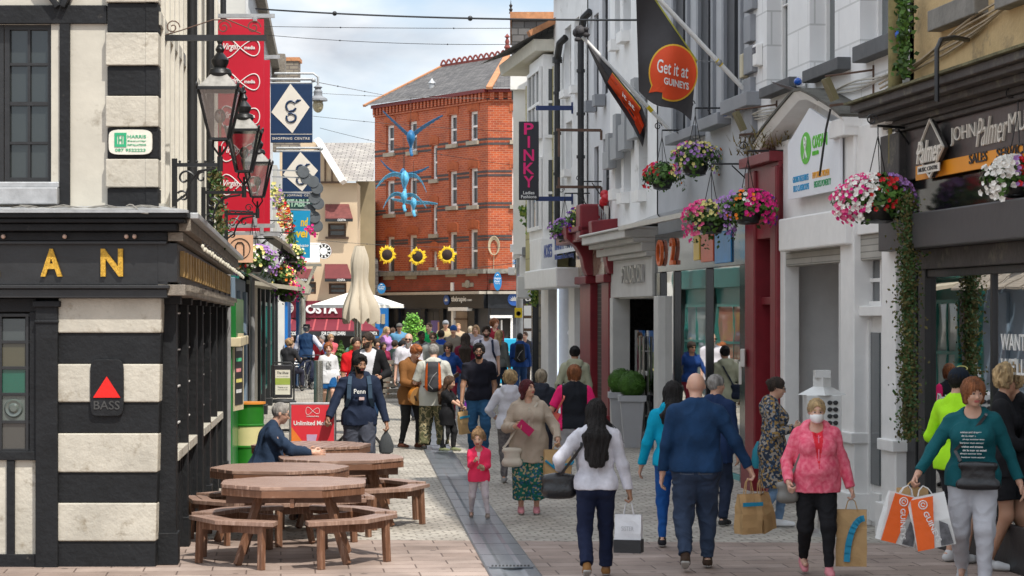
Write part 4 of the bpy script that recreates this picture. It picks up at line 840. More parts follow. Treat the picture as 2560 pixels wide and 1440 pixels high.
w2=(U(1967,.24)-U(2097,.24))/2;zt_=4.45-Z(2032,400,.24);q0=Z(2032,487,.24)-Z(2032,400,.24)
mb=MB();q=[T*-w2+Zv*q0,T*w2+Zv*q0,T*w2+Zv*(zt_-.05),T*(-.15)+Zv*(zt_+.3),T*-w2+Zv*(zt_-.05)];mb.prism([p-RW.n*.03 for p in q],RW.n*.03);mb.build('board',M('board_bright',(.76,.78,.82),.5,.02),sg)
og=M('charity_green',(.10,.50,.03),.5,.02);mb=MB();c_=T*(-.30)+Zv*.16;mb.prism([c_+T*(.23*math.cos(i*.2618))+Zv*(.19*math.sin(i*.2618)) for i in range(24)],RW.n*.006);mb.build('emblem',og,sg)
mb=MB();cc=c_+RW.n*.012;mb.tube([cc+Zv*.09+T*(.04*math.cos(i*.5))+Zv*(.04*math.sin(i*.5)) for i in range(14)],.011,6);mb.beam(cc+T*-.06+Zv*-.12,cc+T*.05+Zv*.06,.02,.01,up=RW.n);mb.beam(cc+T*.06+Zv*-.12,cc+T*-.05+Zv*.06,.02,.01,up=RW.n);mb.build('emblem_figure',WP,sg)
text('OXFAM',T*0+Zv*.13,T,(0,0,1),.62,.15,og,sg,depth=.008,bold=.02);text('IRELAND',T*0+Zv*.05,T,(0,0,1),.26,.05,og,sg,depth=.008)
for s_,x_,z_,c in (('GROWS VEGETABLES',-.78,-.22,(.02,.3,.55)),('FILLS CLASSROOMS',-.76,-.33,(.05,.03,.2)),('EMPOWERS WOMEN',.0,-.22,(.75,.35,.02)),('FIGHTS POVERTY',.06,-.33,(.02,.3,.1))):text(s_,T*x_*w2+Zv*z_,T,(0,0,1),.62*w2,.075,M('slogan%d' % int(x_*50+z_*10),c,.5),sg,depth=.006,bold=.0)
rsec(ox,rD(2240),rD(1958),3.38,4.5,.1,WP,'fascia')
rsec(ox,rD(2125,.2),rD(1958,.2),3.1,3.5,.26,WP,'shutter_housing',bv=.02)
rsh=brickmat('roller_slats',(.4,.38,.34),(.36,.34,.3),(.2,.19,.17),3,.07,.006,var=.3)
rsec(ox,rD(2112,.1),rD(1962,.1),2.92,3.1,.12,rsh,'roller_shutter');rsec(ox,rD(2215,.1),rD(2140,.1),2.92,3.2,.1,rsh,'roller_shutter')
rsec(ox,rD(2236,.14),rD(2140,.14),3.2,4.4,.14,WP,'panel')
for a_,b2 in ((2100,2134),(2203,2238)):
 rsec(ox,rD(b2,.18),rD(a_,.18),0,4.4,.18,WP,'pilaster',bv=.015);rsec(ox,rD(b2,.18)-.03,rD(a_,.18)+.03,0,.35,.24,WP,'plinth');rsec(ox,rD(b2,.18)-.03,rD(a_,.18)+.03,.9,1.02,.22,WP,'band');rsec(ox,rD(b2,.18)-.03,rD(a_,.18)+.03,4.3,4.5,.3,WP,'capital')
rsec(ox,rD(1969,.1),rD(1958,.1),0,3.2,.14,WP,'pilaster')
mb=MB();mb.add([A(UR(rD(2100)),0,.1),A(UR(rD(1962)),0,-.2),A(UR(rD(1962)),3.0,-.2),A(UR(rD(2100)),3,.1)],[(0,1,2,3)])
u_a,u_b=U(2118,.0),U(1966,.0)
mb=MB();mb.wb(RW,u_b-.1,u_b+.1,0,3.1,-1.4,.1);mb.wb(RW,u_a,u_b,0,3.1,-1.5,-1.4);mb.wb(RW,u_a-.05,u_a,0,3.1,-1.5,.1);mb.build('recess_wall',M('recess_white',(.66,.65,.64),.7,.05),ox)
window(RW,ox,u_a+.1,u_a+1.0,2.1,2.95,d=-1.33,fw=.06);window(RW,ox,u_a+.1,u_a+1.0,.1,2.0,d=-1.33,fw=.1,name='door')
mb=MB();bp_(mb,2203,2138,1310,640,-.4,-.3,2140);mb.build('door_recess',MC['recess_white'],ox)
window(RW,ox,U(2203,0),U(2140,0),Z(2140,765),Z(2140,640),d=.0,fw=.05,bars=(1,2));mb=MB();bp_(mb,2206,2136,790,765,-.1,.12,2136);mb.build('transom',WP,ox,.01)
do=MB();bp_(do,2206,2136,1315,790,-.2,-.02,2140);d_o=do.build('door',WP,ox,.01)
mb=MB();bp_(mb,2198,2174,1200,830,-.02,.0,2140);mb.build('door_glass',MC['window_glass'],d_o)
mb=MB();bp_(mb,2172,2168,1290,800,-.02,.02,2140);bp_(mb,2198,2174,1290,1220,-.02,.01,2140);mb.build('door_moulding',WP,d_o)
def flood(x,y,lb):
 r=empty('floodlight',RW.at(U(x),Z(x,y),0),label=lb,cat='floodlight');mb=MB()
 n_=RW.n
 mb.beam(Zv*-.25,Zv*.25,.03,.03,up=n_);mb.tube([Zv*.2,Zv*.12+n_*.55],.012,5);mb.tube([Zv*-.2,Zv*-.18+n_*.35,Zv*-.2+n_*.5],.015,5);mb.build('bracket',MC['rust_iron'],r)
 mb=MB();mb.beam(n_*.55+Zv*.1,n_*.44+Zv*-.14,.17,.06,up=RW.t.cross(Vector((0,0,1))));mb.build('lamp_housing',M('flood_brass',(.16,.14,.07),.5),r)
flood(2185,220,'rusty floodlight on a bracket above the white gap near the mossy cornice');flood(1943,300,'brass floodlight on a bracket above the dark red shopfront')
def abox(x,y,w_,h_,m_,lb,txt=None,tm=None,D=None):
 r=empty('alarm_box',RW.at(U(x),Z(x,y),0),label=lb,cat='alarm box')
 mb=MB();mb.hexa([T*-w_+Zv*-h_,T*w_+Zv*-h_,T*w_*.95+Zv*-h_*.95+RW.n*.09,T*-w_*.95+Zv*-h_*.95+RW.n*.09,T*-w_+Zv*h_,T*w_+Zv*h_,T*w_*.95+Zv*h_*.95+RW.n*.09,T*-w_*.95+Zv*h_*.95+RW.n*.09]);mb.build('casing',m_,r,.015)
 if txt:text(txt,T*-w_*.8+Zv*h_*.1+RW.n*.09,T,(0,0,1),w_*1.6,h_*.6,tm,r,depth=.004,bold=.03)
 return r
bx=M('box_cream',(.66,.65,.6),.4,.06);tb=M('text_dark',(.05,.05,.07),.5)
abox(1902,138,.11,.15,WP,'white alarm box with dark letters on the near white wall edge','LYONS',tb)
abox(1868,165,.09,.17,M('box_tan',(.5,.44,.3),.5,.1),'beige alarm box with blue strobe at the grey building corner')
abox(2272,380,.12,.16,bx,'white and blue alarm box beside the diamond logo','AEC',M('text_blue',(.02,.12,.45),.5))
for x,y,lb in ((1986,205,'blue domed strobe light below the middle window sill'),(2238,88,'small blue strobe beside the highest white wall sill'),(1806,283,'blue strobe lamp under the nearest grey building sill'),(1728,333,'blue strobe lamp under the middle grey building sill')):
 r=empty('strobe_light',RW.at(U(x,.15),Z(x,y,.15),.1),label=lb,cat='strobe light');mb=MB();mb.lathe((0,0,0),[(.05,0),(.05,.06),(.03,.1),(0,.11)],10,ax=-RW.t+RW.n*.4);mb.build('lens',M('blue_lens',(.01,.1,.5),.15),r);mb=MB();mb.cbox(RW.n*-.03,.1,.12,.12,Matrix.Rotation(-.13,3,'Z'));mb.build('base',WP,r)
mb=MB()
for k in range(4):mb.tube([RW.at(UR(D_),4.83+(D_-23)*.015+.02*math.sin(D_*3+k)+k*.02,.04+.012*k) for D_ in np.arange(23.3,29.5,.3)],.011,5)
tag(mb.build('wire_bundle',M('wire_white',(.5,.48,.43),.8,.2)),'bundle of whitish wires sagging along the white upper wall','cables')
mb=MB()
for k in range(9):mb.tube([RW.at(U(2112)+(U(1995)-U(2112))*t_,4.68+.42*t_**.8+.012*k,.08+.03*k) for t_ in np.linspace(0,1,9)],.009,5)
mb.tube([RW.at(U(2085,.3),4.62,.34),RW.at(U(2078,.3),4.4,.36),RW.at(U(2062,.3),3.9,.36)],.014,5)
tag(mb.build('black_cables',MC['black_paint']),'thick black cables draped over the white gable sign','cables')
rd=empty('red_shopfront',(0,0,0),label='dark red wooden shopfront with panelled door and number plaque',cat='building');mr=MC['maroon_paint']
Da,Db=rD(1958,.1),rD(1880,.1)
rsec(rd,Da,Db,4.25,4.38,.28,mr,'cornice');rsec(rd,Da,Db,3.3,4.25,.16,mr,'fascia')
for a_,b2 in ((Db-.5,Db),(Da,Da+.28)):rsec(rd,a_,b2,0,4.2,.2,mr,'pilaster',bv=.02);rsec(rd,a_-.03,b2+.03,0,.4,.25,mr,'plinth',bv=.02)
rsec(rd,Da+.28,Db-.5,2.45,2.55,.1,mr,'transom');rsec(rd,Da+.28,Db-.5,2.55,3.3,-.05,MC['window_glass'],'fanlight',d0=-.1)
dd=rsec(rd,Da+.28,Db-.5,0,2.45,-.02,M('door_red',(.25,.014,.025),.3,.1),'door',d0=-.1)
w_=Db-.5-Da-.28
for i,(z0,z1) in enumerate(((.2,1.0),(1.15,1.75),(1.85,2.35))):
 for j in range(2):mb=MB();rbx(mb,Da+.28+w_*(.12+.42*j),Da+.28+w_*(.44+.42*j),z0,z1,-.02,.0);mb.build('door_panel',MC['door_red'],dd,.012)
text('8',RW.at(UR(Db-.12),3.6,.24),T,(0,0,1),.12,.42,M('tarnished',(.35,.35,.3),.5,.3),rd,name='door_number',depth=.02,bold=.02)
kp=empty('door_intercom',RW.at(UR(Db-.1),1.75,.25),label='small grey intercom box on the dark red pilaster',cat='intercom');mb=MB();mb.cbox((0,0,0),.06,.14,.24,Matrix.Rotation(-.13,3,'Z'));mb.build('casing',bx,kp,.01);mb=MB();mb.cbox((-.035,0,-.2),.03,.07,.3);mb.build('conduit',bx,kp)
mb=MB();rng2=random.Random(3)
for i in range(260):
 u_=rng2.uniform(UR(Da)-.2,UR(Db)+.1);c_=RW.at(u_,4.42+rng2.random()**2*.25,rng2.uniform(.05,.4));a_=rng2.random()*6.28;dr=Vector((math.cos(a_),math.sin(a_),rng2.uniform(.2,1.6)))*.1;sd=Vector((-math.sin(a_),math.cos(a_),0))*.012;mb.add([c_-sd,c_+sd,c_+dr],[(0,1,2)])
tag(mb.build('weeds',M('dry_weeds',(.16,.12,.04),.9,.5),fixn=False),'dry weeds growing on top of the red cornice','weeds',kind='stuff')
gy=empty('grey_building',(0,0,0),label='grey painted building with tall dark windows over a glass shopfront',cat='building');Dc=rD(1884);Dd=rD(1645)
gl_=M('pale_grey_wall',(.42,.43,.45),.75,.1,1.2,.2,dirt=((.22,.22,.22),.66,2))
hs=[(U(1686),U(1726),Z(1726,325),9.8),(U(1748),U(1790),Z(1790,284),9.8),(U(1812),U(1860),Z(1860,235),9.8)]
mb=MB();panel(mb,RW,UR(Dc),UR(Dd),3.6,9.9,hs,depth=.2,d=.0);mb.build('upper_wall',gl_,gy);mass(gy,Dc,Dd,9.9)
for h in hs:
 window(RW,gy,*h,d=-.14,fw=.05,bars=(1,3),fm=MC['dark_grey_paint']);mb=MB();mb.wb(RW,h[0]-.14,h[0],h[2],9.9,0,.05);mb.wb(RW,h[1],h[1]+.14,h[2],9.9,0,.05);mb.build('architrave',MC['grey_paint'],gy)
for a_,b2,c,d_ in ((1662,1730,364,340),(1742,1793,329,300),(1800,1866,289,255)):sill(gy,a_,b2,c,d_,MC['grey_paint'],.2,ref=a_)
mb=MB()
for i in range(14):rbx(mb,Dc-.12-.1*(i % 2),Dc+.25,4.3+i*.42,4.66+i*.42,-.05,.08)
mb.build('quoins',MC['grey_paint'],gy,.01)
rsec(gy,Dc+.1,Dd,3.0,3.62,.05,M('fascia_gloss',(.22,.23,.24),.08,.1,1,.02,metal=.7),'glass_fascia')
mb=MB();mb.hexa([A(UR(Dc),3.95,0),A(UR(Dd),3.95,0),A(UR(Dd),3.72,.62),A(UR(Dc),3.72,.62),A(UR(Dc),3.965,0),A(UR(Dd),3.965,0),A(UR(Dd),3.735,.62),A(UR(Dc),3.735,.62)]);mb.build('glass_canopy',MC['clear_glass'],gy)
mb=MB();rbx(mb,Dc,Dd,3.69,3.76,.6,.66)
for i in range(5):D_=Dc+(Dd-Dc)*i/4;mb.beam(A(UR(D_),3.94,0),A(UR(D_),3.71,.62),.05,.05)
mb.build('canopy_frame',MC['steel'],gy)
for i,(s_,z_,h_) in enumerate((('O',3.1,.42),)):text(s_,RW.at(UR(Dd-.35),z_,.06),T,(0,0,1),.42,h_,M('neon_orange',(.8,.16,.04),.4),gy,name='sign_letter',depth=.05,bold=.0)
text('2',RW.at(UR(Dd-1.4),3.1,.06),T,(0,0,1),.3,.42,MC['neon_orange'],gy,name='sign_letter',depth=.05)
for i,(a_,b2,cc) in enumerate(((Dc+1.0,Dc+2.0,(.01,.25,.6)),(Dc+2.1,Dc+2.9,(.65,.1,.05)),(Dc+3.0,Dc+3.4,(.75,.5,.05)))):rsec(gy,a_,b2,3.05+.04*i,3.5,.075,M('fascia_poster%d' % i,cc,.3,.2,3,0),'fascia_poster',d0=.05)
for a_,b2,m2 in ((Dc+.05,Dc+.55,MC['black_gloss']),(Dd-.45,Dd-.02,MC['black_gloss']),(Dd-1.55,Dd-1.45,MC['black_gloss']),(Dc+2.6,Dc+2.66,MC['black_gloss'])):rsec(gy,a_,b2,0,3.0,.06,m2,'shopfront_post')
mb=MB();mb.add([RW.at(UR(Dc+.5),.12,0),RW.at(UR(Dd-.4),.12,0),RW.at(UR(Dd-.4),3,0),RW.at(UR(Dc+.5),3,0)],[(0,1,2,3)]);mb.build('shop_window',glassmat('mirror_glass',(.02,.03,.03),1,.015,trans=.9,edge=.34),gy,fixn=False)
mb=MB();rbx(mb,Dc+.5,Dd,0,3.3,-2.3,-2.2);rbx(mb,Dc+.3,Dd,0,.1,-2.3,.02);rbx(mb,Dd-.3,Dd-.2,0,3.3,-2.3,-.05);mb.build('shop_interior',M('interior_teal',(.12,.30,.30),.8,.4,.6,0),gy)
gc=MB();gc.lathe(RW.at(RW.U(1778,-.3),.1,-.34),[(.24,0),(.24,2.95)],24);gc.build('patterned_column',brickmat('diamond_tiles',(.7,.66,.4),(.25,.32,.25),(.8,.78,.6),.1,.1,.02,offset=.5,var=.1),gy)
rsec(gy,rD(1856),rD(1822),.6,2.9,-.12,M('poster_blue',(.02,.40,.85),.4,.1,1,0),'window_banner',d0=-.14)
rsec(gy,rD(1762),rD(1712),.3,2.9,-.3,M('reflected_teal',(.03,.20,.19),.4,.3,2,0),'inner_panel',d0=-.34)  # added teal panel behind the glass, its colour stands in for a reflected shopfront
rsec(gy,rD(1708),rD(1672),.3,2.9,-.5,M('panel_pale',(.5,.5,.46),.5,.2,2,0),'inner_panel',d0=-.54)
wb1=empty('white_building',(0,0,0),label='tall white rendered building with narrow windows behind the flags',cat='building');De,Df=Dd,rD(1528)
hs=[(U(1540),U(1553),Z(1553,95),Z(1553,-120)),(U(1561),U(1580),Z(1580,72),Z(1580,-160)),(U(1541),U(1556),Z(1556,470),Z(1556,300)),(U(1562),U(1580),Z(1580,478),Z(1580,262)),(U(1600),U(1622),Z(1622,472),Z(1622,235))]
mb=MB();panel(mb,RW,UR(De),UR(Df),3.9,9.6,hs,depth=.25,d=.02);mb.build('upper_wall',MC['white_render'],wb1);mass(wb1,De,Df,9.6)
for h in hs:window(RW,wb1,*h,d=-.16,fw=.05,bars=(1,2));mb=MB();mb.wb(RW,h[0]-.1,h[1]+.1,h[2]-.2,h[2]-.01,0,.17);mb.build('window_sill',WP,wb1)
mb=MB();zz=4.95
for i,(x_,w2_,h_,dz) in enumerate(((1533,15,.62,0),(1552,15,.78,.12),(1573,16,.9,.22),(1595,20,1.0,.35))):
 u1_=U(x_);u2_=U(x_+w2_);mb.wb(RW,u1_,u2_,zz+dz,zz+dz+h_*.5,.05,.2);mb.wb(RW,(u1_+u2_)/2,u2_,zz+dz+h_*.5,zz+dz+h_,.05,.2);mb.wb(RW,u2_-.1,u2_+.22,zz+dz+h_*.3,zz+dz+h_*.75,.03,.12)
mb.build('stepped_panels',M('panel_grey',(.33,.34,.35),.7,.06),wb1)
pg=empty('pale_grey_building',(0,0,0),label='pale grey rendered building with slim dark windows beyond the flags',cat='building');Dg=rD(1468)
hs=[(U(1482),U(1494),Z(1494,248),Z(1494,30)),(U(1503),U(1517),Z(1517,232),Z(1517,-20)),(U(1483),U(1494),Z(1494,528),Z(1494,364)),(U(1505),U(1520),Z(1520,532),Z(1520,342))]
mb=MB();panel(mb,RW,UR(Df),UR(Dg),4.0,9.3,hs,depth=.12,d=-.02);mb.build('upper_wall',M('pale_render',(.62,.63,.65),.85,.08,1.2,.2,dirt=((.33,.33,.33),.66,2)),pg);mass(pg,Df,Dg,9.3)
for h in hs:window(RW,pg,*h,d=-.08,fw=.05,bars=(1,2),fm=MC['dark_grey_paint']);mb=MB();mb.wb(RW,h[0]-.15,h[1]+.15,h[2]-.22,h[2]-.01,0,.2);mb.build('window_sill',MC['grey_paint'],pg)
pw=empty('white_cottage_building',(0,0,0),label='white building with black drainpipes next to the yellow block wall',cat='building');Dh=rD(1384)
hs=[(U(1412),U(1428),Z(1428,220),Z(1428,60)),(U(1415),U(1430),Z(1430,420),Z(1430,300)),(U(1436),U(1448),Z(1448,210),Z(1448,40))]
mb=MB();panel(mb,RW,UR(Dg),UR(Dh),3.6,9.2,hs,depth=.15);mb.build('upper_wall',MC['white_render'],pw);mass(pw,Dg,Dh,9.2)
for h in hs:window(RW,pw,*h,d=-.1,fw=.06,bars=(1,2));mb=MB();mb.wb(RW,h[0]-.12,h[1]+.12,h[2]-.16,h[2]-.01,0,.14);mb.build('window_sill',WP,pw)
for x_,y0,y1,r_,lb in ((1452,95,525,.065,'long black drainpipe between the white and pale grey walls'),(1393,155,560,.065,'black drainpipe at far end of the white wall beside yellow blocks')):
 r=empty('drainpipe',RW.at(U(x_,.12),0,.12),label=lb,cat='drainpipe');mb=MB();z0,z1=Z(x_,y1,.12),Z(x_,y0,.12);mb.tube([(0,0,z0),(0,0,z1)],r_,10);mb.build('pipe',MC['black_paint'],r);mb=MB();mb.tube([(0,0,z1-.02),(0,0,z1+.1)],.1,8)
 mb.tube([Vector((0,0,z1+.05)),-RW.t*.35+Vector((0,0,z1+.35)),-RW.t*.5+RW.n*-.1+Vector((0,0,z1+.45))],.075,8)
 for q_ in (.3,.55,.8):mb.tube([(0,0,z0+(z1-z0)*q_),(0,0,z0+(z1-z0)*q_+.06)],r_*1.3,8)
 mb.build('collars',MC['black_paint'],r)
mb=MB();mb.tube([RW.at(U(1425),3.9,.1),RW.at(U(1425),3.9,.1)+Vector((0,0,.01))],.01)
yb=empty('yellow_building',(0,0,0),label='yellow block built house with white bay windows behind the pink lettered sign',cat='building');Di=rD(1316)
mb=MB();rbx(mb,Dh,Di,3.2,PZ(190,49),-4,.02);mb.build('upper_wall',MC['ochre_block'],yb)
De2=rD(1354,.25);DiB=rD(1320,.25)
mb=MB();mb.wb(RW,UR(De2),UR(DiB),3.9,7.9,-1,.22);mb.build('bay',WP,yb,.01)
for z0 in (4.15,6.1):
 window(RW,yb,UR(De2)+.1,UR(DiB)-.1,z0,z0+1.55,d=.29,fw=.08,bars=(3,2));WB_=Wall(RW.at(UR(De2)-.002,0,.0)[:2],RW.n[:2],(-RW.t)[:2]);window(WB_,yb,-.5,.18,z0,z0+1.55,d=.05,fw=.07,bars=(1,2))
mb=MB();mb.hexa([A(UR(Dh)-.1,7.95,-4),A(UR(Di)+.8,7.95,-4),A(UR(Di)+.8,7.95,.5),A(UR(Dh)-.1,7.95,.4),A(UR(Dh)-.1,8.2,-4),A(UR(Di)+.8,8.2,-4),A(UR(Di)+.8,8.2,.55),A(UR(Dh)-.1,8.2,.45)]);mb.build('eaves',M('eaves_cream',(.6,.57,.48),.6,.1),yb,.01)
mb=MB();mb.add([A(UR(Dh)-.1,8.21,.6),A(UR(Di)+.8,8.21,1.0),A(UR(Di)+.8,9.3,-2.2),A(UR(Dh)-.1,9.6,-2.2)],[(0,1,2,3)]);mb.build('roof',MC['slates'],yb);mb=MB();mb.beam(A(UR(Dh)-.1,8.3,.55),A(UR(Dh)-.1,9.7,-2.2),.35,.12);mb.build('verge_tiles',MC['orange_tile'],yb)
sg_=empty('slate_hung_gable',(0,0,0),label='tall slate hung gable block with orange ridge tiles and a spiked finial',cat='building')
D_=54.;mb=MB();mb.box(PX(1279,D_),PX(1279,D_)+3.2,D_,D_+5,PZ(200,D_),PZ(50,D_));mb.build('slate_wall',MC['slates'],sg_);mb=MB();mb.box(PX(1275,D_),PX(1279,D_)+3.3,D_-.1,D_+5.1,PZ(50,D_),PZ(31,D_));mb.build('ridge_tiles',MC['orange_tile'],sg_)
mb=MB();mb.box(PX(1283,D_),PX(1279,D_)+3.2,D_+.05,D_+5,3.8,PZ(200,D_));mb.box(PX(1276,D_),PX(1320,D_),D_-.15,D_+.1,PZ(225,D_),PZ(178,D_));mb.build('white_base',WP,sg_)
mb=MB();mb.lathe((PX(1275,D_)+.02,D_+.2,PZ(31,D_)),[(.05,0),(.03,.05),(.05,.1),(.02,.14),(.045,.2),(.012,.24),(0,.36)],8);mb.build('finial',MC['dark_metal'],sg_)
gb2=empty('white_gable_house',(0,0,0),label='white rendered gable with a black verge behind the yellow house',cat='building');D_=50.5
mb=MB();mb.prism([P(1322,130,D_),P(1322,107,D_),P(1418,52,D_),P(1418,200,D_),P(1330,200,D_)],(0,3,0));mb.build('gable_wall',WP,gb2);mb=MB();mb.beam(P(1310,112,D_-.1),P(1420,48,D_-.1),.5,.06,up=(0,0,1));mb.build('verge',MC['black_paint'],gb2)
sb=empty('white_corner_shop',(0,0,0),label='small white projecting shopfront with blue lettering beside the ivy',cat='building')
rsec(sb,Dh-.2,rD(1358),3.25,3.95,.3,WP,'fascia');rsec(sb,rD(1446,.1),rD(1362,.1),2.85,3.25,.55,WP,'shutter_box',bv=.03)
mb=MB();rbx(mb,rD(1450),rD(1362),0,3.3,-3,-.2);mb.build('ground_wall',MC['recess_white'],sb)
for a_,b2 in ((1366,1384),(1436,1450),(1404,1409)):rsec(sb,rD(b2),rD(a_),0,2.9,.12,WP,'pilaster',d0=-.2)
rsec(sb,rD(1404),rD(1385),.1,2.8,-.1,M('door_navy',(.02,.05,.10),.4),'door',d0=-.18);mb=MB();rbx(mb,rD(1411),rD(1409.5),.2,2.85,.12,.135);mb.build('led_strip',M('led_white',(.7,.8,1),.5,emit=1.5),sb)
rsec(sb,rD(1436),rD(1412),.9,2.75,-.12,MC['window_glass'],'shop_window',d0=-.18);rsec(sb,rD(1436),rD(1412),1.9,1.98,-.05,WP,'transom',d0=-.18)
nb=M('text_navy',(.02,.06,.25),.5)
text('BRIGHT NOW',RW.at(rD(1389,.3)/.9911,3.62,.31),T,(0,0,1),2.4,.25,nb,sb,depth=.01,bold=.02);text('Bathrooms Tiles & Heating',RW.at(rD(1389,.3)/.9911,3.4,.31),T,(0,0,1),2.4,.14,nb,sb,depth=.01)
text('NOISES',RW.at(rD(1362,.3)/.9911,3.5,.31),T,(0,0,1),1.1,.28,nb,sb,depth=.01)
gk=empty('grey_kiosk_block',(0,0,0),label='white and grey block with a planter ledge at the far right corner',cat='building');D_=52.5
mb=MB();mb.box(PX(1293,D_),PX(1345,D_),D_,D_+3,PZ(745,D_),PZ(690,D_));mb.box(PX(1300,D_),PX(1345,D_),D_+.2,D_+3,PZ(690,D_),PZ(640,D_));mb.build('white_box',WP,gk,.02);mb=MB();mb.box(PX(1305,D_),PX(1350,D_),D_-.2,D_+1,PZ(640,D_),PZ(618,D_));mb.build('ledge',MC['grey_paint'],gk,.02)
mb=MB();mb.box(PX(1331,51),PX(1356,51),50.6,54,0,PZ(688,51));mb.build('dark_pier',ft,gk,.02)
stn=brickmat('rubble_stone',(.24,.19,.12),(.15,.12,.08),(.08,.07,.05),.35,.28,.03,var=.4,bump=.8)
mb=MB();rbx(mb,rD(1366),rD(1352),0,3.1,-1,.05);o=mb.build('stone_pier',stn,gk)
rs2=empty('maroon_bracket_shop',(0,0,0),label='maroon shopfront with big scrolled brackets and leaded dark window',cat='building');Dj0,Dk0=rD(1524),rD(1452)
rsec(rs2,Dj0,Dk0,0,3.9,-.2,MC['dark_interior'],'core',d0=-2)
for a_,b2 in ((1506,1524),(1452,1478)):
 rsec(rs2,rD(b2,.12),rD(a_,.12),0,3.05,.14,mr,'pilaster',bv=.02);rsec(rs2,rD(b2,.12)-.04,rD(a_,.12)+.04,0,.5,.2,mr,'plinth',bv=.02);rsec(rs2,rD(b2,.12)-.05,rD(a_,.12)+.05,2.9,3.05,.24,mr,'capital',bv=.02)
 u_=RW.U((a_+b2)/2,.2);pr=[(0,3.05),(.2,3.05),(.26,3.2),(.3,3.4),(.42,3.6),(.6,3.75),(.62,4.0),(0,4.05)]
 if a_ > 1480:pr=[(d_*.8,z_) for d_,z_ in pr]
 mb=MB();mb.prism([RW.at(u_-.18,z_,d_) for d_,z_ in pr],RW.t*.36);mb.build('scroll_bracket',mr,rs2,.02)
mb=MB();rbx(mb,Dj0,Dj0+.5,3.7,4.35,.0,.55);mb.build('end_block',mr,rs2,.04)
rsec(rs2,Dj0,Dk0,3.05,3.7,.1,M('marble_fascia',(.3,.22,.17),.12,.6,2,.02),'fascia');rsec(rs2,Dj0,Dk0,3.68,3.85,.5,mr,'cornice',bv=.02);rsec(rs2,Dj0,Dk0,3.85,3.95,.58,mr,'cornice',bv=.02)
rsec(rs2,rD(1506),rD(1478),.4,2.9,.0,brickmat('lattice_dark',(.05,.035,.03),(.03,.025,.02),(.12,.1,.09),.08,.08,.008,offset=0),'leaded_window',d0=-.1)
nb_=empty('boutique',(0,0,0),label='grey boutique with classical cornice, black porch and tall glass doors',cat='building');Dn,Dm=rD(1648),rD(1526);sgm=M('stone_grey_paint',(.56,.55,.53),.6,.1,2,.15,dirt=((.3,.2,.19),.66,3))
for z0,z1,d_ in ((3.28,3.36,.2),(3.36,3.5,.28),(3.5,3.58,.42),(3.58,3.72,.55),(3.72,3.76,.6)):rsec(nb_,Dn+.1,Dm-.1,z0,z1,d_,sgm,'cornice',bv=.015)
rsec(nb_,Dn+.1,Dm-.1,2.62,3.28,.1,sgm,'fascia');
mt=M('brushed_letters',(.5,.5,.5),.3,.1,metal=.8)
text('FOUNDATION',RW.at(RW.U(1556,.14),2.86,.12),T,(0,0,1),RW.U(1556,.14)-RW.U(1607,.14),.3,mt,nb_,depth=.04,bold=.01)
for a_,b2 in ((1527,1534),(1637,1648)):rsec(nb_,rD(b2,.1),rD(a_,.1),0,2.62,.12,sgm,'pilaster',d0=-.2,bv=.01)
mb=MB();ua_,ub_=RW.U(1637),RW.U(1535);mb.wb(RW,ub_,ub_+.1,0,2.62,-1.8,0);mb.wb(RW,ua_,ub_,0,2.62,-1.9,-1.8);mb.wb(RW,ua_-.1,ua_,0,2.62,-1.8,0);mb.build('porch_lining',M('porch_black',(.018,.017,.016),.25,.4,12,.05),nb_)
mb=MB();mb.wb(RW,ua_,ub_,2.6,2.64,-1.9,0);mb.build('porch_ceiling',MC['white_paint'],nb_)
dg=glassmat('door_glass',(.02,.03,.03),1,.01,trans=.75,edge=.14)
for k,(ua2,ub2) in enumerate(((ua_+.3,ua_+1.25),(ua_+1.35,ua_+2.3))):
 o=MB().wb(RW,ua2,ub2,.05,2.05,-.12,-.105).build('glass_door',dg,nb_);mb=MB()
 u_=ub2-.1 if k == 0 else ua2+.12;mb.tube([RW.at(u_,.35,-.04),RW.at(u_,1.95,-.04)],.022,8);mb.beam(RW.at(u_,.6,-.12),RW.at(u_,.6,-.04),.02,.02);mb.beam(RW.at(u_,1.7,-.12),RW.at(u_,1.7,-.04),.02,.02);mb.build('handle',MC['steel'],o)
 MB().wb(RW,ua2,ub2,.0,.05,-.14,-.09).build('door_rail',MC['steel'],o)
text('nature',RW.at(ua_+1.9,1.28,-.1),T,(0,0,1),.75,.1,MC['window_white_text'],nb_,depth=.005)
r=empty('porch_spotlight',RW.at(ua_+1.2,2.5,-.6),label='small round spotlight under the boutique porch ceiling',cat='spotlight');MB().lathe((0,0,-.12),[(.06,0),(.08,.05),(.05,.1),(.02,.14)],12).build('housing',WP,r)
tp=M('planter_grey',(.48,.48,.5),.5,.05,3,.05);lf=M('box_leaf',(.06,.16,.015),.7,.4,9,0)
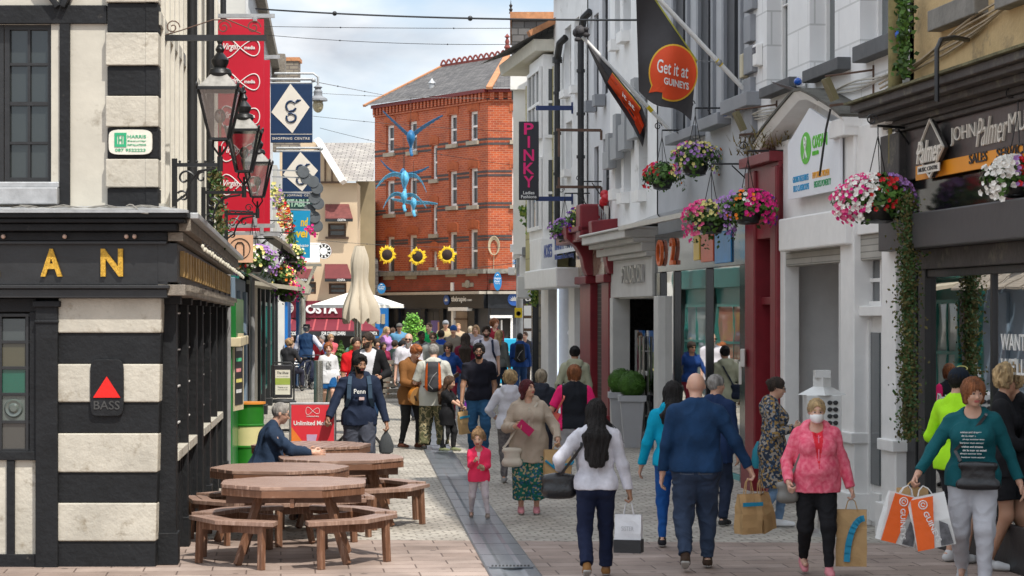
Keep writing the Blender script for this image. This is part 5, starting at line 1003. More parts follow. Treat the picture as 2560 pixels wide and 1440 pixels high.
for i,(x_,D_,lb) in enumerate(((1553,38.6,'rear tapered grey planter holding a clipped ball bush'),(1580,37.3,'front tapered grey planter with a round box bush by the glass doors'))):
 r=empty('topiary_planter',(PX(x_,D_),D_,g(D_)),label=lb,cat='planter',group='ball topiary planters at boutique door');mb=MB()
 mb.add([(s_*a,t_*a,z) for a,z in ((.13,0),(.2,.78),(.23,.78),(.23,.88),(.19,.88),(.19,.82)) for s_,t_ in ((-1,-1),(1,-1),(1,1),(-1,1))],[(3,2,1,0)]+[(i_*4+j,i_*4+(j+1) % 4,i_*4+4+(j+1) % 4,i_*4+4+j) for i_ in range(5) for j in range(4)]+[(20,21,22,23)]);mb.build('pot',tp,r)
 mb=MB();rr_=random.Random(i)
 for k_ in range(2600):
  th=rr_.random()*6.283;ph=math.acos(rr_.uniform(-1,1));R=.235*rr_.uniform(.9,1.03);n_=Vector((math.sin(ph)*math.cos(th),math.sin(ph)*math.sin(th),math.cos(ph)));c_=Vector((0,0,1.06))+n_*R
  a1=n_.orthogonal().normalized();a1.rotate(Matrix.Rotation(rr_.random()*6.28,3,n_));a2=n_.cross(a1)+n_*rr_.uniform(-.5,.8);mb.add([c_-a1*.016,c_+a2*.012,c_+a1*.016,c_-a2*.012],[(0,1,2,3)])
 mb.ball((0,0,1.06),.215,n=16);mb.build('ball_bush',lf,r,fixn=False)
lp=empty('camera_pole',(PX(1299,58),58,g(58)),label='grey metal pole with cameras, yellow notice and a rainbow banner',cat='pole')
MB().tube([(0,0,0),(0,0,PZ(560,58)-g(58))],.09,12).build('pole',MC['galvanised'],lp)
mb=MB();z_=PZ(545,58)-g(58);mb.tube([(0,0,z_-.3),(0,0,z_+.35)],.05,8);mb.ball((0,0,z_+.3),.09,n=10);mb.box(-.1,.1,-.1,.1,z_-.25,z_-.05);mb.build('camera',WP,lp)
mb=MB();mb.box(-.25,-.05,-.12,.02,z_-.9,z_-.7);mb.box(-.3,-.12,-.1,0,z_-1.5,z_-1.3);mb.build('junction_box',WP,lp,.01)
yl=M('notice_yellow',(.75,.55,.02),.5)
mb=MB();zz=PZ(781,58)-g(58);mb.box(-.13,.07,-.13,-.1,zz-.14,zz+.12);o=mb.build('notice',yl,lp);MB().lathe((-.03,-.13,zz-.03),[(.06,-.0),(.06,.01),(.045,.01),(.045,0)],14,ax=(0,-1,0)).build('symbol',MC['black_paint'],o)
rbw=[(.7,.02,.02),(.8,.3,.0),(.85,.7,.02),(.02,.4,.08),(.02,.1,.6),(.2,.02,.35)]
rbn=empty('rainbow_banner',P(1306,668,56.5),label='narrow rainbow striped feather banner on the corner pole',cat='banner')
for i,c in enumerate(rbw):
 mb=MB();pts=[]
 for j in range(9):
  t_=j/8;z_=.78*t_-.0;x0=.02+.10*t_+.05*math.sin(t_*2);w_=.05+.17*t_ if t_ < .9 else .12
  pts.append((x0-.1+w_*(1-i/6)*1.0,-.0,z_));pts.append((x0-.1+w_*(1-(i+1)/6),-.0,z_))
 mb.add([(a,b,c2) for a,b,c2 in pts]+[(a,b+.012,c2) for a,b,c2 in pts],[(2*j,2*j+1,2*j+3,2*j+2) for j in range(8)]+[(18+2*j,18+2*j+1,18+2*j+3,18+2*j+2) for j in range(8)]+[(2*j,2*j+2,20+2*j,18+2*j) for j in range(8)]);mb.build('stripe',M('rainbow%d' % i,c,.6),rbn)
hf=MB();hf.prism([P(1294,685,56),P(1300,690,56),P(1300,725,56),P(1294,718,56)],(0,.02,0));tag(hf.build('small_pennant',M('pennant',(.5,.4,.6),.7)),'small pale pennant under the rainbow banner','pennant')
tt=empty('blue_totem',(PX(1272,66),66,g(66)),label='low bright blue advertising stand beside the corner pole',cat='sign');MB().box(-.28,.28,-.1,.1,0,1.35).build('board',M('totem_blue',(.02,.38,.62),.4,.1),tt,.03)
for i in range(3):text('now open',(-.2,-.1,.9-i*.14),(1,0,0),(0,0,1),.35-.05*i,.06,wtx,tt,depth=.004)
nr=empty('notice_board',P(1324,835,62),label='dark framed noticeboard with white sheets near right corner',cat='notice board');MB().box(-.25,.25,0,.08,-1.0,.75).build('frame',MC['wood_dark'],nr)
for i in range(3):MB().box(-.16,.16,-.01,-.002,.42-i*.36,.7-i*.36).build('sheet',WP,nr)
nr.location.z += .1
Tt=Vector((1,0,0));Zv=Vector((0,0,1));Yv=Vector((0,1,0))
red=M('banner_red',(.50,.004,.024),.45,.06,1.5,.04)
def bracket_bar(mb,a,b_,w_=.05):mb.beam(a,b_,w_,w_)
def vlogo(mb,cx,cz,w_,h_,y):
 """figure-eight loop outline"""
 a=w_*.30;pts=[]
 for i in range(49):
  t_=2*math.pi*i/48;c,s_=math.cos(t_),math.sin(t_)
  k=1.0 if c < 0 else .78
  x_=c*w_/2;z_=math.sin(2*t_)*h_/2*k
  pts.append((cx+x_,y,cz+z_))
 mb.tube(pts,w_*.014,5)
for D_,x0,x1,y0,y1,lb,full in ((33,538,660,48,556,'tall red media banner nearest, white looped logos down its length',True),(36,560,675,150,578,'second red banner showing only its right and bottom edges behind the nearer one',False)):
 r=empty('red_banner',P((x0+x1)/2,(y0+y1)/2,D_),label=lb,cat='banner',group='tall red banners on the left wall');s_=D_/F;w_=(x1-x0)*s_;h_=(y1-y0)*s_
 MB().box(-w_/2,w_/2,-.015,.015,-h_/2,h_/2).build('panel',red,r)
 mb=MB()
 for z_ in (h_/2+.05,-h_/2-.05):mb.beam((-w_/2-.3,0,z_),(w_/2+.16,0,z_),.04,.06);mb.box(w_/2-.16,w_/2-.1,-.03,.03,z_-.09 if z_ > 0 else z_,z_ if z_ > 0 else z_+.16)
 mb.build('mounting_rails',MC['galvanised'],r)
 if full:
  for i,yc in enumerate((120,205,291,378,462)):
   mb=MB();cz_=((y0+y1)/2-yc)*s_;vlogo(mb,0.01,cz_,w_*.80,w_*.34*1.25,-.022)
   text('Virgin',(-w_*.33,-.02,cz_-w_*.075),Tt,Zv,w_*.30,w_*.17,wtx,mb=mb,shear=.35,bold=.015,depth=.006)
   text('media',(w_*.10,-.02,cz_-w_*.03),Tt,Zv,w_*.22,w_*.075,wtx,mb=mb,bold=.02,depth=.006)
   mb.build('logo',wtx,r,fixn=False)
navy=M('sign_navy',(.006,.028,.085),.4,.12,3,.03);cr=M('sign_stained',(.72,.66,.58),.6,.08,2,0,dirt=((.5,.35,.28),.66,5))
def gsign(x0,x1,y0,y1,D_,lb):
 r=empty('shopping_centre_sign',P((x0+x1)/2,(y0+y1)/2,D_),label=lb,cat='sign',group='navy shopping centre hanging signs');s_=D_/F;w_=(x1-x0)*s_;h_=(y1-y0)*s_
 MB().box(-w_/2,w_/2,-.04,.04,-h_/2,h_/2).build('board',navy,r,.01)
 dc=Vector((-.02,-.041,h_*.08));q=[dc+Vector((a*w_*.46,0,b_*h_*.42)) for a,b_ in ((0,1),(1,0.05),(0.1,-1),(-1,-.15))]
 o=MB().prism(q,(0,-.008,0)).build('diamond',cr,r)
 mb=MB();k=w_*.12;c1=dc+Vector((w_*.02,-.014,h_*.04))
 mb.tube([c1+Vector((k*math.cos(a),0,k*math.sin(a))) for a in np.linspace(.6,5.9,16)],w_*.028,6);c2=c1+Vector((0,0,-k*2.3))
 mb.tube([c2+Vector((k*.95*math.cos(a),0,k*.85*math.sin(a))) for a in np.linspace(2.2,-3.6,18)],w_*.028,6);mb.tube([c1+Vector((k*.8,0,k*.7)),c1+Vector((k*1.3,0,k*1.1)),c1+Vector((k*2,0,k*1.25))],[w_*.02,w_*.035,w_*.008],6)
 mb.build('letter',navy,o)
 mb=MB();mb.box(-w_/2,w_/2,-.046,-.04,-h_*.36,-h_*.352);text('SHOPPING CENTRE',(-w_*.46,-.04,-h_*.45),Tt,Zv,w_*.9,h_*.042,cr,mb=mb,depth=.006,spacing=1.2);mb.build('lettering',cr,r,fixn=False)
 mb=MB();mb.tube([(-w_/2-.15,.0,h_/2+.1),(w_/2+.0,0,h_/2+.1)],.03,8);mb.tube([(-w_/2-.15,0,h_/2+.02),(w_/2,0,h_/2+.02)],.02,8);mb.ball((w_/2+.02,0,h_/2+.08),.05,n=8);mb.build('bracket',MC['galvanised'],r)
gsign(677,781,210,357,46,'larger navy diamond sign with pink stained diamond, nearer and higher');gsign(706,801,380,497,55,'smaller navy diamond sign, below and behind the larger one')
r=empty('globe_lamp',P(795,250,48),label='hooded street lamp with a pale globe hanging beside the navy sign',cat='street lamp')
MB().lathe((0,0,0),[(.21,-.02),(.2,.03),(.1,.09),(.09,.14),(.1,.18),(.06,.24),(.1,.28),(.04,.32),(0,.34)],16).build('hood',MC['grey_paint'],r)
MB().ball((0,0,-.12),.12,n=14,rz=.16).build('globe',M('globe_amber',(.55,.47,.3),.2,.1,spec=.8),r)
MB().tube([(0,0,.3),(0,0,.5),(-.1,0,.58),(-.95,0,.58)],.025,8).build('arm',MC['galvanised'],r)
r=empty('yard_sign',P(748,527,57),label='dark green hanging sign with pale letters under the navy diamond sign',cat='sign');MB().box(-.42,.42,-.03,.03,-.42,.36).build('board',M('deep_green',(.01,.05,.045),.5),r)
gt_=M('pale_green_text',(.35,.55,.42),.5)
for i,s_ in enumerate(('STABLE','YARD')):text(s_,(-.32,-.03,.1-.3*i),Tt,Zv,.6,.2,gt_,r,depth=.006,bold=.03)
r=empty('travel_sign',P(754,588,50),label='bright sky blue vertical sign with yellow letters',cat='sign');s_=50/F;MB().box(-21*s_,21*s_,-.03,.03,-57*s_,57*s_).build('board',M('sky_blue',(.01,.28,.52),.4,.05),r)
yt=M('letter_yellow',(.75,.5,.02),.5)
text('nd',(-.02,-.03,22*s_),Tt,Zv,.17,.2,yt,r,depth=.006,shear=.15,bold=.03);text('vel',(-.12,-.03,-6*s_),Tt,Zv,.27,.2,yt,r,depth=.006,shear=.15,bold=.03);text('private',(-.17,-.03,-32*s_),Tt,Zv,.33,.09,wtx,r,depth=.006,shear=.3)
MB().beam((-.35,0,59*s_),(.2,0,59*s_),.04,.04).build('bracket',MC['sky_blue'],r)
r=empty('disc_mobile',P(780,490,52),label='string of dark grey overlapping discs curving down on thin rods',cat='sign')
mb=MB();s_=52/F
dsc=[(-22,60),(-14,44),(2,36),(12,20),(5,-4),(14,-18),(-8,-34),(4,-52),(10,-74)]
for i,(dx,dz) in enumerate(dsc):
 m2=MB();m2.lathe((dx*s_,i*.03,dz*s_),[(.14,-.012),(.15,0),(.14,.012)],16,ax=(.25,-1,.1));m2.build('disc',M('disc_grey',(.09,.10,.11),.4,.2),r)
mb=MB()
for z_ in (.62,.46,.1,-.12,-.3):mb.beam((-.95,.05,z_),(-.05,.05,z_-.03),.025,.03)
mb.build('rods',MC['galvanised'],r)
r=empty('peach_sign',P(600,622,32),label='peach square sign with a dark looped handle emblem under the red banners',cat='sign');MB().box(-.19,.19,-.02,.02,-.2,.2).build('board',M('peach',(.72,.42,.27),.6,.08,3),r)
mb=MB();mb.tube([(.15*math.cos(a),-.025,.15*math.sin(a)) for a in np.linspace(0,6.28,24)],.006,5);mb.tube([(-.06,-.025,-.1),(-.06,-.025,.05),(-.03,-.025,.09),(.03,-.025,.09),(.06,-.025,.05),(.06,-.025,-.1)],.01,5);mb.build('emblem',MC['dark_metal'],r)
r=empty('vertical_sign',P(1322,402,44),label='tall black sign with magenta letters spelling PINKY downward',cat='sign');s_=44/F
MB().box(-25*s_,25*s_,-.05,.05,-98*s_,98*s_).build('board',M('sign_black',(.012,.012,.02),.4,.1,3,.03),r,.01)
mg=M('letter_magenta',(.75,.005,.16),.45,.05)
for i,(c,w_) in enumerate((('P',24),('I',6),('N',26),('K',27),('Y',26))):
 text(c,(-w_/2*s_,-.05,(95-33*(i+1)+3)*s_),Tt,Zv,w_*s_,29*s_,mg,r,name='letter',depth=.012,bold=.02)
mb=MB();text('Ladies',(-14*s_,-.05,-84*s_),Tt,Zv,28*s_,8*s_,wtx,mb=mb,depth=.006,bold=.01);text('Fashions',(-19*s_,-.05,-94*s_),Tt,Zv,38*s_,8*s_,wtx,mb=mb,depth=.006,bold=.01);mb.build('small_lettering',wtx,r,fixn=False)
r2=empty('sign_brackets',(0,0,0),label='pair of blue steel bars from the wall to the tall black sign',cat='bracket');nvb=M('navy_steel',(.02,.04,.14),.5)
for y in (270,497):mb=MB();mb.beam(P(1342,y,44),RW.at(U(1432),Z(1432,y),0),.06,.09);mb.beam(RW.at(U(1432),Z(1432,y-14),0),RW.at(U(1432),Z(1432,y+14),0),.06,.06,up=RW.n);mb.build('bar',nvb,r2)
for y in (326,468):
 mb=MB();q=RW.at(U(1503),Z(1503,y),0);mb.beam(q,q+RW.n*.85,.05,.05);mb.beam(q+RW.n*.8,q+RW.n*.8+Zv*(-.5 if y < 400 else .18),.04,.04,up=RW.n);mb.beam(q,q-Zv*.18,.04,.04,up=RW.n)
 tag(mb.build('rusty_bracket',MC['rust_iron']),'upper rusty empty sign bracket on pale grey wall' if y < 400 else 'lower rusty bracket above the paired small baskets','bracket')
fgm=M('flag_charcoal',(.045,.042,.045),.8,.15,3,.25,bscale=9);fo_=M('flag_orange',(.72,.07,.012),.7,.06,3,.1);fy_=M('flag_gold',(.72,.42,.03),.7);
r=empty('shop_flag',(0,0,0),label='large charcoal flag with an orange speech bubble, nearest of two',cat='flag',group='charcoal flags on angled poles')
def fs(px,py,off=0):return P(px,py,29.4+.09*math.sin((px-1588)*.045+py*.006)+.05*math.sin(py*.03)+off)
def fpoly(s_,t_):
 ax=1588+154*s_;ay=-75+227*s_;bx=1597+131*s_;by=228+77*s_+10*math.sin(s_*6);return (ax+(bx-ax)*t_,ay+(by-ay)*t_)
mb=MB();n=26;mb.smooth=True
for side in (0,.012):
 b0=len(mb.v);mb.add([fs(*fpoly(i/n,j/n),side) for j in range(n+1) for i in range(n+1)],[(j*(n+1)+i,j*(n+1)+i+1,(j+1)*(n+1)+i+1,(j+1)*(n+1)+i) for j in range(n) for i in range(n)])
mb.build('cloth',fgm,r,fixn=False)
def bub(sc_,dx=0):
 pts=[]
 for i in range(40):
  a=2*math.pi*i/40;k=1
  x_=1683+dx+58*sc_*math.cos(a);y_=182-68*sc_*math.sin(a)
  if i in (24,25):x_,y_=(1622,232) if i == 24 else (1640,229)
  if i == 26:x_,y_=1656,231
  pts.append((x_,y_))
 return pts
def fanfill(mb,pts,cx,cy,off):
 m_=8;vs=[]
 for k in range(m_+1):
  for (x_,y_) in pts:t_=k/m_;vs.append(fs(cx+(x_-cx)*t_,cy+(y_-cy)*t_,off))
 n_=len(pts);mb.add(vs,[(k*n_+i,k*n_+(i+1) % n_,(k+1)*n_+(i+1) % n_,(k+1)*n_+i) for k in range(m_) for i in range(n_)])
mb=MB();fanfill(mb,bub(1.06),1684,180,-.008);mb.build('bubble_border',fy_,r,fixn=False);mb=MB();fanfill(mb,bub(1.0),1684,180,-.014);mb.build('bubble',fo_,r,fixn=False)
mb=MB();text('Get it at',None,None,None,78,34,wtx,mb=mb,shear=.15,bold=.01,surf=lambda x_,y_:fs(1643+x_,180-y_+x_*.22,-.022));text('GUINEYS',None,None,None,62,18,wtx,mb=mb,bold=.03,surf=lambda x_,y_:fs(1660+x_,210-y_+x_*.25,-.022));mb.build('lettering',wtx,r,fixn=False)
mb=MB();mb.tube([fs(1588+154*k/20,-75+227*k/20,-.004) for k in range(21)],.012,5);mb.build('edge_trim',M('trim_olive',(.35,.33,.05),.7),r)
pa=RW.at(U(1868),Z(1868,222),.05);pb_=P(1560,-95,29.3);mb=MB();mb.tube([pa,pa.lerp(pb_,.5),pb_],.032,10);mb.build('pole',WP,r);mb=MB();q=pa.lerp(pb_,.2);mb.tube([pa.lerp(pb_,.19),pa.lerp(pb_,.23)],.036,10);mb.build('pole_tape',yl,r);mb=MB();mb.tube([fs(1742,152),pa.lerp(pb_,.215)],.006,5);mb.ball(pa.lerp(pb_,.21),.05,n=8);mb.tube([pa-Zv*.12,pa+Zv*.12],.03,6);mb.build('fixings',MC['galvanised'],r)
r=empty('shop_flag',(0,0,0),label='folded charcoal flag twisted around itself, farther and lower of the pair',cat='flag',group='charcoal flags on angled poles')
up_=[(1466,98),(1500,135),(1532,178),(1560,212),(1584,240),(1604,265),(1616,300),(1612,340)];lo_=[(1470,118),(1492,165),(1515,214),(1540,252),(1562,285),(1582,318),(1596,345),(1607,368)]
def f2(i,k,off=0):a,b_=up_[i],lo_[i];return P(a[0]+(b_[0]-a[0])*k,a[1]+(b_[1]-a[1])*k,34+.12*math.sin(k*7+i*.8)+off)
def strip(i0,i1,k0,k1,off,m_,nm):
 mb=MB();mb.smooth=True;nk=7;vs=[f2(i,k0+(k1-k0)*j/nk,off) for i in range(i0,i1+1) for j in range(nk+1)]
 mb.add(vs,[(a*(nk+1)+b_,a*(nk+1)+b_+1,(a+1)*(nk+1)+b_+1,(a+1)*(nk+1)+b_) for a in range(i1-i0) for b_ in range(nk)]);mb.build(nm,m_,r,fixn=False)
strip(0,7,0,1,0,fgm,'cloth');strip(2,5,.12,.75,-.02,fo_,'bubble');strip(5,6,.3,.8,-.02,fo_,'bubble');strip(2,5,.08,.12,-.022,fy_,'bubble_border')
mb=MB();text('it at',None,None,None,30,12,wtx,mb=mb,surf=lambda x_,y_:P(1556+x_,240-y_+x_*1.25,33.86));mb.build('lettering',wtx,r,fixn=False)
pa=RW.at(U(1692),Z(1692,336),.05);pb_=P(1456,92,34.0);MB().tube([pa,pa.lerp(pb_,.5),pb_],.03,10).build('pole',WP,r);MB().tube([pa.lerp(pb_,.24),pa.lerp(pb_,.29)],.034,10).build('pole_tape',yl,r)
mb=MB();
for i in range(14):q=pb_+Vector((random.uniform(-.1,.06),random.uniform(-.08,.08),random.uniform(-.06,.14)));mb.ball(q,random.uniform(.03,.07),n=7,rz=random.uniform(.03,.08))
mb.build('wrapped_tip',fgm,r)
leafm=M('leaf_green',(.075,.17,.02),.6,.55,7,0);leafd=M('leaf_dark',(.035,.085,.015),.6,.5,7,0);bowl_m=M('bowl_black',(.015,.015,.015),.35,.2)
FC={n:M('petal_'+n,c,.6,.18,12,0) for n,c in dict(magenta=(.72,.01,.22),pink=(.78,.12,.28),purple=(.14,.015,.30),lilac=(.42,.22,.55),yellow=(.75,.68,.25),white=(.82,.80,.74),red=(.62,.01,.015),orange=(.85,.22,.01)).items()}
def leafquads(mb,c_,n_,sz,R):
 a1=n_.orthogonal().normalized();a1.rotate(Matrix.Rotation(R.random()*6.28,3,n_));a2=(n_.cross(a1)+n_*R.uniform(-.6,.6)).normalized()
 mb.add([c_-a1*sz*.35,c_-a2*sz*.5,c_+a1*sz*.35,c_+a2*sz*.6],[(0,1,2,3)])
def flower(mb,c_,n_,sz,R):
 a1=n_.orthogonal().normalized();a2=n_.cross(a1);k=5;ph=R.random()*6;vs=[c_-n_*sz*.35]
 for i in range(10):a=ph+math.pi*i/5;rr=sz*(1 if i % 2 == 0 else .78);vs.append(c_+a1*rr*math.cos(a)+a2*rr*math.sin(a)+n_*sz*.1*(i % 2))
 mb.add(vs,[(0,1+i,1+(i+1) % 10) for i in range(10)])
def basket(px,py,wpx,D_,cols,seed,label,group='hanging flower baskets along the shopfronts',bowl=True,drop=.45,dense=1.0,hang=None):
 R=random.Random(seed);s_=D_/F;rx=wpx*s_/2;r=empty('hanging_basket',P(px,py,D_),label=label,cat='flower basket',group=group);rz=rx*.72
 if bowl:
  b_=rx*.5;MB().lathe((0,0,-rz*.35-b_*.75),[(b_*.55,0),(b_*.85,b_*.12),(b_*.82,b_*.2),(b_*.98,b_*.5),(b_*1.0,b_*.8),(b_*1.08,b_*.85),(b_*1.06,b_*.95),(b_*.8,b_*.95)],18).build('bowl',bowl_m,r)
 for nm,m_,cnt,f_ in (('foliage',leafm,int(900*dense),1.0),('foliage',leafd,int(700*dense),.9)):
  mb=MB()
  for _ in range(cnt):
   th=R.random()*6.283;ph=R.random()**.6;rr=rx*f_*R.uniform(.55,1.0)*(1+.22*math.sin(th*3+seed)+.12*math.sin(th*7));x_,y_=math.cos(th)*rr*math.sin(ph*1.75),math.sin(th)*rr*math.sin(ph*1.75)*.9;z_=rz*math.cos(ph*1.75)*R.uniform(.6,1.05)
   if R.random() < .35:z_ -= R.random()*rx*drop*(1.0+.6*math.sin(th*4+seed));
   if z_ < -rz*.35 and math.hypot(x_,y_) < rx*.55 and bowl:continue
   n_=(Vector((x_,y_,z_+rz*.4))).normalized() if (x_ or y_) else Zv;leafquads(mb,Vector((x_,y_,z_)),n_,R.uniform(.035,.075),R)
  mb.build(nm,m_,r,fixn=False)
 per={}
 for (c,a0,a1,nfl) in cols:
  mb=per.setdefault(c,MB())
  for _ in range(int(nfl*dense*1.35)):
   th=R.uniform(a0,a1);el=R.uniform(-.55,1.2);rr=rx*R.uniform(.82,1.2)*(1+.22*math.sin(-th*3+seed)*.5)
   n_=Vector((math.cos(th)*math.cos(el),-abs(math.sin(th))*math.cos(el)-.05,math.sin(el))).normalized();c_=Vector((n_.x*rr,n_.y*rr*.9,n_.z*rz*1.05))
   if n_.z < 0:c_.z -= R.random()*rx*drop*.8
   if bowl and c_.z < -rz*.45 and abs(c_.x) < rx*.5:continue
   flower(mb,c_,(n_+Vector((R.uniform(-.4,.4),-.4,R.uniform(-.4,.4)))).normalized(),R.uniform(.018,.034),R)
 for c,mb in per.items():
  if mb.v:tag(mb.build('blossoms',FC[c],r,fixn=False),kind='stuff')
 if hang:
  mb=MB();top=Vector((0,0,rz+.38))
  for a in (0.5,2.6,4.7):mb.tube([top,Vector((math.cos(a)*rx*.45,math.sin(a)*rx*.45,-rz*.2))],.005,4)
  h=Vector(hang)-r.location;mb.tube([top,top+Vector((0,0,.1))],.006,4);mb.tube([top+Vector((0,0,.1)),Vector((h.x,h.y,rz+.48))],.014,6);mb.tube([top+Vector((0,0,.1))+Vector((.06*math.cos(i*.5)*(1-i/24)-.06,0,.06+.06*math.sin(i*.5)*(1-i/24))) for i in range(16)],.008,5);mb.tube([Vector((h.x,h.y,rz+.2)),Vector((h.x*.5,h.y*.5,rz+.46))],.01,5);mb.build('bracket',MC['dark_metal'],r)
 return r
pi=math.pi
wpt=lambda D_,z=0:RW.at(UR(D_),z,0);lpt=lambda D_:LW.at(US(D_),0,0)
basket(1655,442,104,33.4,[('red',1.8,3.2,18),('orange',0,.5,5),('magenta',2.5,3.1,6)],1,'mostly green basket with few red flowers, under the flags',hang=wpt(33.4))
basket(1738,400,128,31.5,[('yellow',0,3.1,60),('lilac',.6,2.8,50),('magenta',2.3,3.1,18),('orange',.1,.6,4)],2,'basket of pale yellow and lilac flowers beneath the big flag',hang=wpt(31.5))
basket(1778,545,128,29.6,[('pink',2.0,3.2,60),('yellow',1.3,2.4,35),('lilac',.3,1.4,45),('orange',.6,1.5,9),('magenta',2.4,3.2,30)],3,'basket trailing coral pink flowers at the left, before the glass canopy',hang=wpt(29.6),drop=.8)
basket(1870,520,132,27.6,[('magenta',0,1.8,120),('orange',1.4,2.4,12),('purple',0,.6,26),('lilac',2.4,3.1,20),('white',1.3,1.9,5)],4,'basket of hot magenta petunias against the dark red shopfront',hang=wpt(27.6))
basket(2195,500,186,22.2,[('white',1.9,3.0,80),('pink',2.6,3.2,50),('magenta',2.1,3.2,50),('red',1.1,2.0,22),('lilac',0,.9,75),('white',1.5,2.1,12)],5,'large basket of white, pink and lilac petunias by the music shop',hang=wpt(22.6),dense=1.25)
basket(2545,445,160,19.4,[('white',1.8,3.2,90),('red',1.0,1.8,30),('lilac',1.0,1.9,20)],6,'basket of white flowers cut off by the right edge of the view',hang=wpt(19.4))
basket(1412,575,82,42.5,[('lilac',1.2,3.1,50),('purple',.6,2.0,40),('magenta',0,.5,18)],7,'small purple flower basket farther left of the pair above the maroon bracket',hang=wpt(42.5),dense=.7)
basket(1455,548,84,41.2,[('yellow',.5,2.3,45),('lilac',0,.6,25),('purple',2.2,3.1,30),('red',2.4,2.9,7),('pink',.2,.6,8)],8,'small basket with yellow and lilac flowers on the right of the pair above maroon shop',hang=wpt(41.2),dense=.7)
basket(632,650,108,32.4,[('purple',2.2,3.1,36),('yellow',.8,2.6,45),('orange',1.7,2.6,9),('magenta',2.2,3.0,16),('lilac',0,.8,40),('white',.8,1.8,14),('red',1.6,2.4,6)],9,'near left basket of purple, orange and yellow flowers beside the pub',hang=lpt(32.4))
basket(730,635,66,45,[('lilac',1.6,3.1,45),('yellow',0,1.6,36),('white',.5,1.5,10)],10,'small basket of lilac and cream flowers before the sky blue sign',hang=lpt(45),dense=.6)
basket(738,660,62,47,[('magenta',0,3.1,40),('purple',0,3.1,30),('red',.3,2,10)],11,'small basket with dark magenta flowers tucked just below the lilac one',hang=lpt(47),dense=.6)
basket(705,690,78,41,[('yellow',.3,2.4,40),('orange',.4,1.6,16),('magenta',0,.8,16)],12,'yellow and orange flower basket behind the flat wooden canopy',hang=lpt(41),dense=.6)
basket(718,730,80,43.5,[('magenta',0,1.3,80),('purple',1.3,3,26),('orange',.8,1.2,5)],13,'lowest left basket with bright magenta petunias under the canopy',hang=lpt(43.5),dense=.6)
def vine(name,pts,wd,n_,sz,mats,label,seed=1,blooms=(),cat='climbing plant',stem=True):
 R=random.Random(seed);r=empty(name,pts[0],label=label,cat=cat);P0=Vector(pts[0]);pts=[Vector(p)-P0 for p in pts]
 def pick():i=R.randrange(len(pts)-1);return pts[i].lerp(pts[i+1],R.random())
 for k,m_ in enumerate(mats):
  mb=MB()
  for _ in range(n_):
   w_=wd*(.55+.45*math.sin(_*.37))
   q=pick()+Vector((R.gauss(0,w_*.5),R.gauss(0,w_*.4)-.03,R.gauss(0,w_*.35)));leafquads(mb,q,Vector((R.uniform(-1,1),-1,R.uniform(-.5,1))).normalized(),sz*R.uniform(.6,1.3),R)
  mb.build('foliage',m_,r,fixn=False)
 for c,cnt,lo,hi in blooms:
  mb=MB()
  for _ in range(cnt):k=R.uniform(lo,hi)*(len(pts)-1);i=min(int(k),len(pts)-2);q=pts[i].lerp(pts[i+1],k-i)+Vector((R.gauss(0,wd*.5),-wd*.8,R.gauss(0,wd*.5)));flower(mb,q,Vector((0,-1,.3)).normalized(),R.uniform(.03,.045),R)
  tag(mb.build('blossoms',FC[c],r,fixn=False),kind='stuff')
 if stem:
  mb=MB();mb.tube([p+Vector((.03*math.sin(i*2),.03,0)) for i,p in enumerate(pts)],.018,5);mb.tube([p+Vector((-.04*math.sin(i*1.4),.04,0)) for i,p in enumerate(pts)],.012,5);mb.build('stem',MC['wood_dark'],r)
brl=M('ivy_brown',(.10,.085,.02),.8,.6,5,0);yll=M('leaf_lime',(.26,.34,.05),.6,.4,6,0)
vine('ivy_column',[RW.at(U(2262,.35),z,.32) for z in np.linspace(1.1,3.5,9)],.13,3200,.036,(leafd,brl),'brown and green ivy hanging down the white post beside the music shop',21)
vine('ivy_tuft',[RW.at(U(2225+i*8,.3),3.4+.03*i,.34) for i in range(5)],.10,350,.06,(leafm,),'green sprig of ivy spreading left under the large basket',22)
vine('pipe_weeds',[RW.at(U(2258,.2),z,.2) for z in np.linspace(4.75,5.6,5)],.10,350,.06,(leafm,leafd),'green weeds growing round the mossy drainpipe',23)
vine('golden_vine',[P(x_,y_,49.5) for x_,y_ in ((1312,520),(1322,545),(1332,570),(1350,590),(1352,620),(1345,650),(1350,690),(1340,735),(1338,760))],.17,520,.10,(yll,leafm),'lime green vine climbing below the tall black sign',24)
vine('wall_ivy',[LW.at(26.6,3.1,.12),LW.at(26.7,3.4,.14),LW.at(26.8,3.8,.12),LW.at(26.9,4.1,.1)],.11,420,.05,(leafd,brl),'brown tangled ivy on the pub drainpipe below the lanterns',25)
vine('flower_cascade',[P(x_,y_,49) for x_,y_ in ((690,470),(697,500),(708,525),(716,550),(724,580),(728,610))],.14,420,.07,(leafm,yll),'long cascade of yellow and red flowers beside the shingled canopy',26,blooms=(('yellow',90,0,.7),('red',60,.3,.75),('lilac',24,0,.3),('white',24,.2,.9),('orange',16,.3,.8)))
vine('ledge_weeds',[P(x_,y_,47) for x_,y_ in ((770,570),(779,577),(785,585))],.06,60,.05,(leafm,),'tiny pink flower clump right of the sky blue sign',27,blooms=(('magenta',26,0,1),),stem=False)
bm1=M('bird_blue',(.01,.13,.30),.55,.5,9,.1);bm2=M('bird_light',(.10,.42,.66),.55,.5,9,.1)
